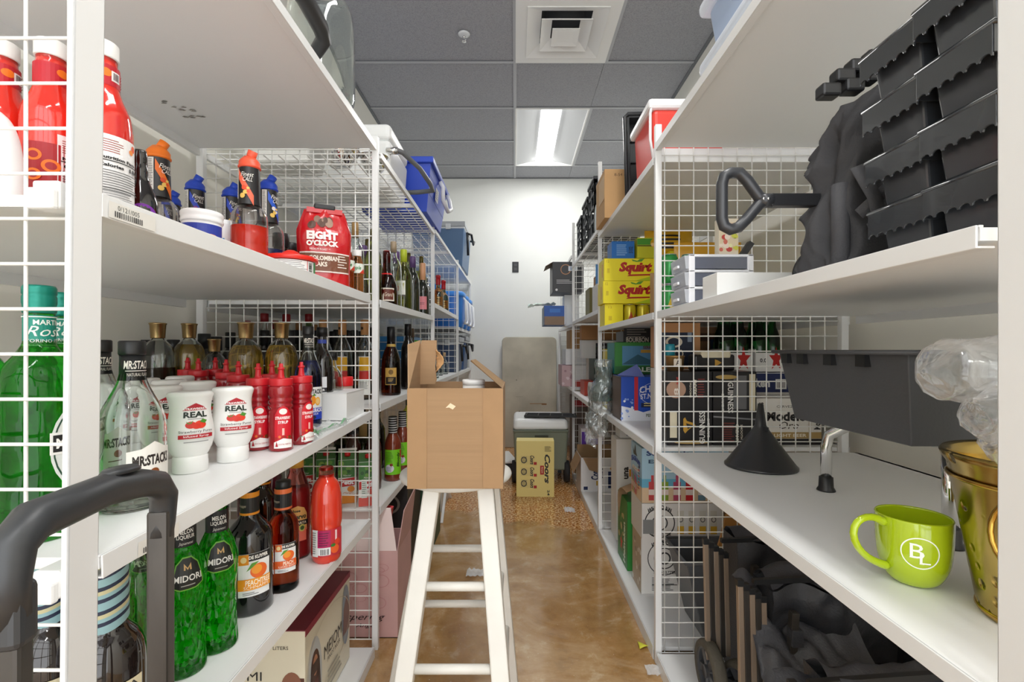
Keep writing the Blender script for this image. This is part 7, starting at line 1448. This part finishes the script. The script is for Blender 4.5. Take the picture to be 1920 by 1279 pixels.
# ---- folded wagons on the lowest right shelf ----
bro = mat('a08e7c', .3, metal=.35, coat=.4); bro2 = mat('4a4642', .3, metal=.4); dk = mat('303135', .5, bump=.35, bs=180); dk2 = mat('3e3f44', .45, bump=.35, bs=180)
tyre = mat('5c574c', .8, bump=1, bs=70)
def wheel(e, loc, r=.085, w_=.035, ax=0):
    f = MB(); mx = Matrix.Translation(loc) @ Matrix.Rotation(ax, 4, 'Z') @ Matrix.Rotation(PI/2, 4, 'Y')
    f.lathe([(r*.74, -w_*.5), (r*.95, -w_*.5), (r, -w_*.3), (r, w_*.3), (r*.95, w_*.5), (r*.74, w_*.5), (r*.74, -w_*.5)], tyre, 36, mx=mx, caps=False)
    o = f.done('wheel', e)
    f = MB(); f.lathe([(r*.70, -w_*.35), (r*.76, -w_*.52), (r*.76, w_*.52), (r*.70, w_*.35), (r*.70, -w_*.35)], mat('4a4c50', .4), 32, mx=mx, caps=False).lathe([(.016, -w_*.5), (.018, -w_*.55), (.018, w_*.5)], mat('34363a', .4), 16, mx=mx)
    for k in range(5):
        t = 2*PI*k/5; f.add([tuple(mx @ Vector((q*math.cos(t)+p_*math.sin(t), q*math.sin(t)-p_*math.cos(t), s_))) for s_ in (-w_*.3, w_*.3) for q, p_ in ((.01, -.008), (.01, .008), (r*.74, .012), (r*.74, -.012))], [(0, 1, 2, 3), (7, 6, 5, 4), (0, 4, 5, 1), (1, 5, 6, 2), (2, 6, 7, 3), (3, 7, 4, 0)], mat('4a4c50', .4))
    f.done('rim', o)
def wagon(label, x, y, top, wh, seed, n=4, xo=-.03, dep=.52, xp=.0, tall=1):
    e = empty('folded_wagon', (x, y, .0455), 0, label, 'wagon', 'folded black wagons on the lowest right shelf')
    f = MB(); th = .048
    def body(sg):
        def fn(u, v):
            p_ = Vector((u*5, v*3.4, seed+(3 if sg > 0 else 0))); n_ = noise.noise(p_)*.03+(abs(noise.noise(p_*1.9))-.2)*.04
            zt = top+.03*noise.noise(Vector((u*4, seed, 0)))-.05*u
            return (.055+dep*u, sg*th+n_*(1 if sg < 0 else .4), .05+(zt-.05)*v)
        return fn
    f.sheet(body(-1), 40, 30, dk)
    f.sheet(lambda u, v: tuple(Vector(body(-1)(u, 1)).lerp(Vector(body(1)(u, 1)), v)+Vector((0, 0, .025*math.sin(PI*v)+.02*noise.noise(Vector((u*7, v*3, seed)))))), 40, 8, dk2)
    f.sheet(lambda u, v: body(1)(1-u, v), 30, 12, dk); f.sheet(lambda u, v: tuple(Vector(body(1)(0, v)).lerp(Vector(body(-1)(0, v)), u)), 4, 12, dk); f.done('fabric_bundle', e)
    for k in range(n):
        x0 = xo+k*.0165; y0 = -th-.012+k*.004; z1 = top+.015-k*.012
        MB().bar((x0, y0, z1), (x0+.010, y0+.005, .12), .0065, bro if k % 2 == 0 else bro2).box(x0-.008, x0+.008, y0-.008, y0+.008, z1-.004, z1+.012, BLACK).done('frame_bar', e, bevel=.001)
    MB().bar((n*.0165+.014, -th-.02, top-.05), (n*.0165-.002, -th-.015, .06), .009, bro2).box(n*.0165+.002, n*.0165+.03, -th-.034, -th-.008, top-.13, top-.09, dk2).done('frame_bar', e, bevel=.001)
    MB().bar((.0, -th-.01, top+.02), (dep*.9, -th+.04, top+.015), .006, BLACK).done('top_rail', e)
    if wh: wheel(e, (-.035, -th-.02, .092)); wheel(e, (.045, -th-.055, .072), r=.068, w_=.045, ax=.35)
    return e
w1 = wagon('folded black wagon with bronze bars and a spoked wheel, farthest of three', .615, 1.475, .455, True, 1.3, n=5, xo=-.047)
w2 = wagon('folded black wagon in the middle of the three, with crumpled cloth on top', .590, 1.235, .45, False, 4.7, n=5, xo=-.034)
w3 = wagon('folded black wagon nearest the picture bottom edge', .548, .945, .40, False, 8.1, n=3)
f = MB()
def cloth(u, v):
    p_ = Vector((u*2.4, v*2.2, 2.2)); n_ = noise.noise(p_)*.04+(abs(noise.noise(p_*1.7))-.2)*.07
    return (.0+.26*u, -.14+.2*v-.10*(1-v)*u, .44-.22*(1-v)**1.5-.06*u+n_)
f.sheet(cloth, 50, 50, mat('4a4b50', .5, bump=.4, bs=200)).done('draped_cloth', w2)
def cloth2(u, v):
    p_ = Vector((u*3.2, v*2.4, 6.2)); n_ = noise.noise(p_)*.03+(abs(noise.noise(p_*1.8))-.2)*.05
    return (-.02+.5*u, -.13+.16*v, .38-.2*(1-v)**1.3-.05*u+n_)
f = MB(); f.sheet(cloth2, 44, 26, mat('3a3b40', .45, bump=.4, bs=200)).done('draped_cloth', w3)
f = MB(); f.box(-.012, .012, -.009, .009, -.03, .016, mat('3a3c40', .15, coat=.6)).done('buckle', w3, loc=(.165, -.145, .33), bevel=.004)
f = MB(); f.sheet(lambda u, v: (.02+.45*u, -.115-.02*v, .47-.10*u-.028*v+.004*math.sin(12*u)), 24, 2, mat('3a3b40', .7)).done('webbing_strap', w3, solid=.002)
MB().box(-.016, .016, -.012, .006, -.14, .12, mat('1c1d21', .3)).done('pull_bar', w2, loc=(.33, -.115, .30), rot=(0, .06, 0), bevel=.002)
Cv(.014, .012).rect(.5, .75, 1, .16, 'dcdcdc').rect(.5, .35, 1, .16, 'dcdcdc').put('white_marks', w2, flat((.335, -.1275, .31), (1, 0, 0), (0, 0, 1)))
o = MB().add([(0, 0, .0), (.055, -.01, -.01), (.055, -.01, .13), (.045, 0, .17)], [(0, 1, 2, 3)], mat('8c8e90', .6)).done('paper_tag', w1, loc=(.065, -.11, .12), solid=.001)
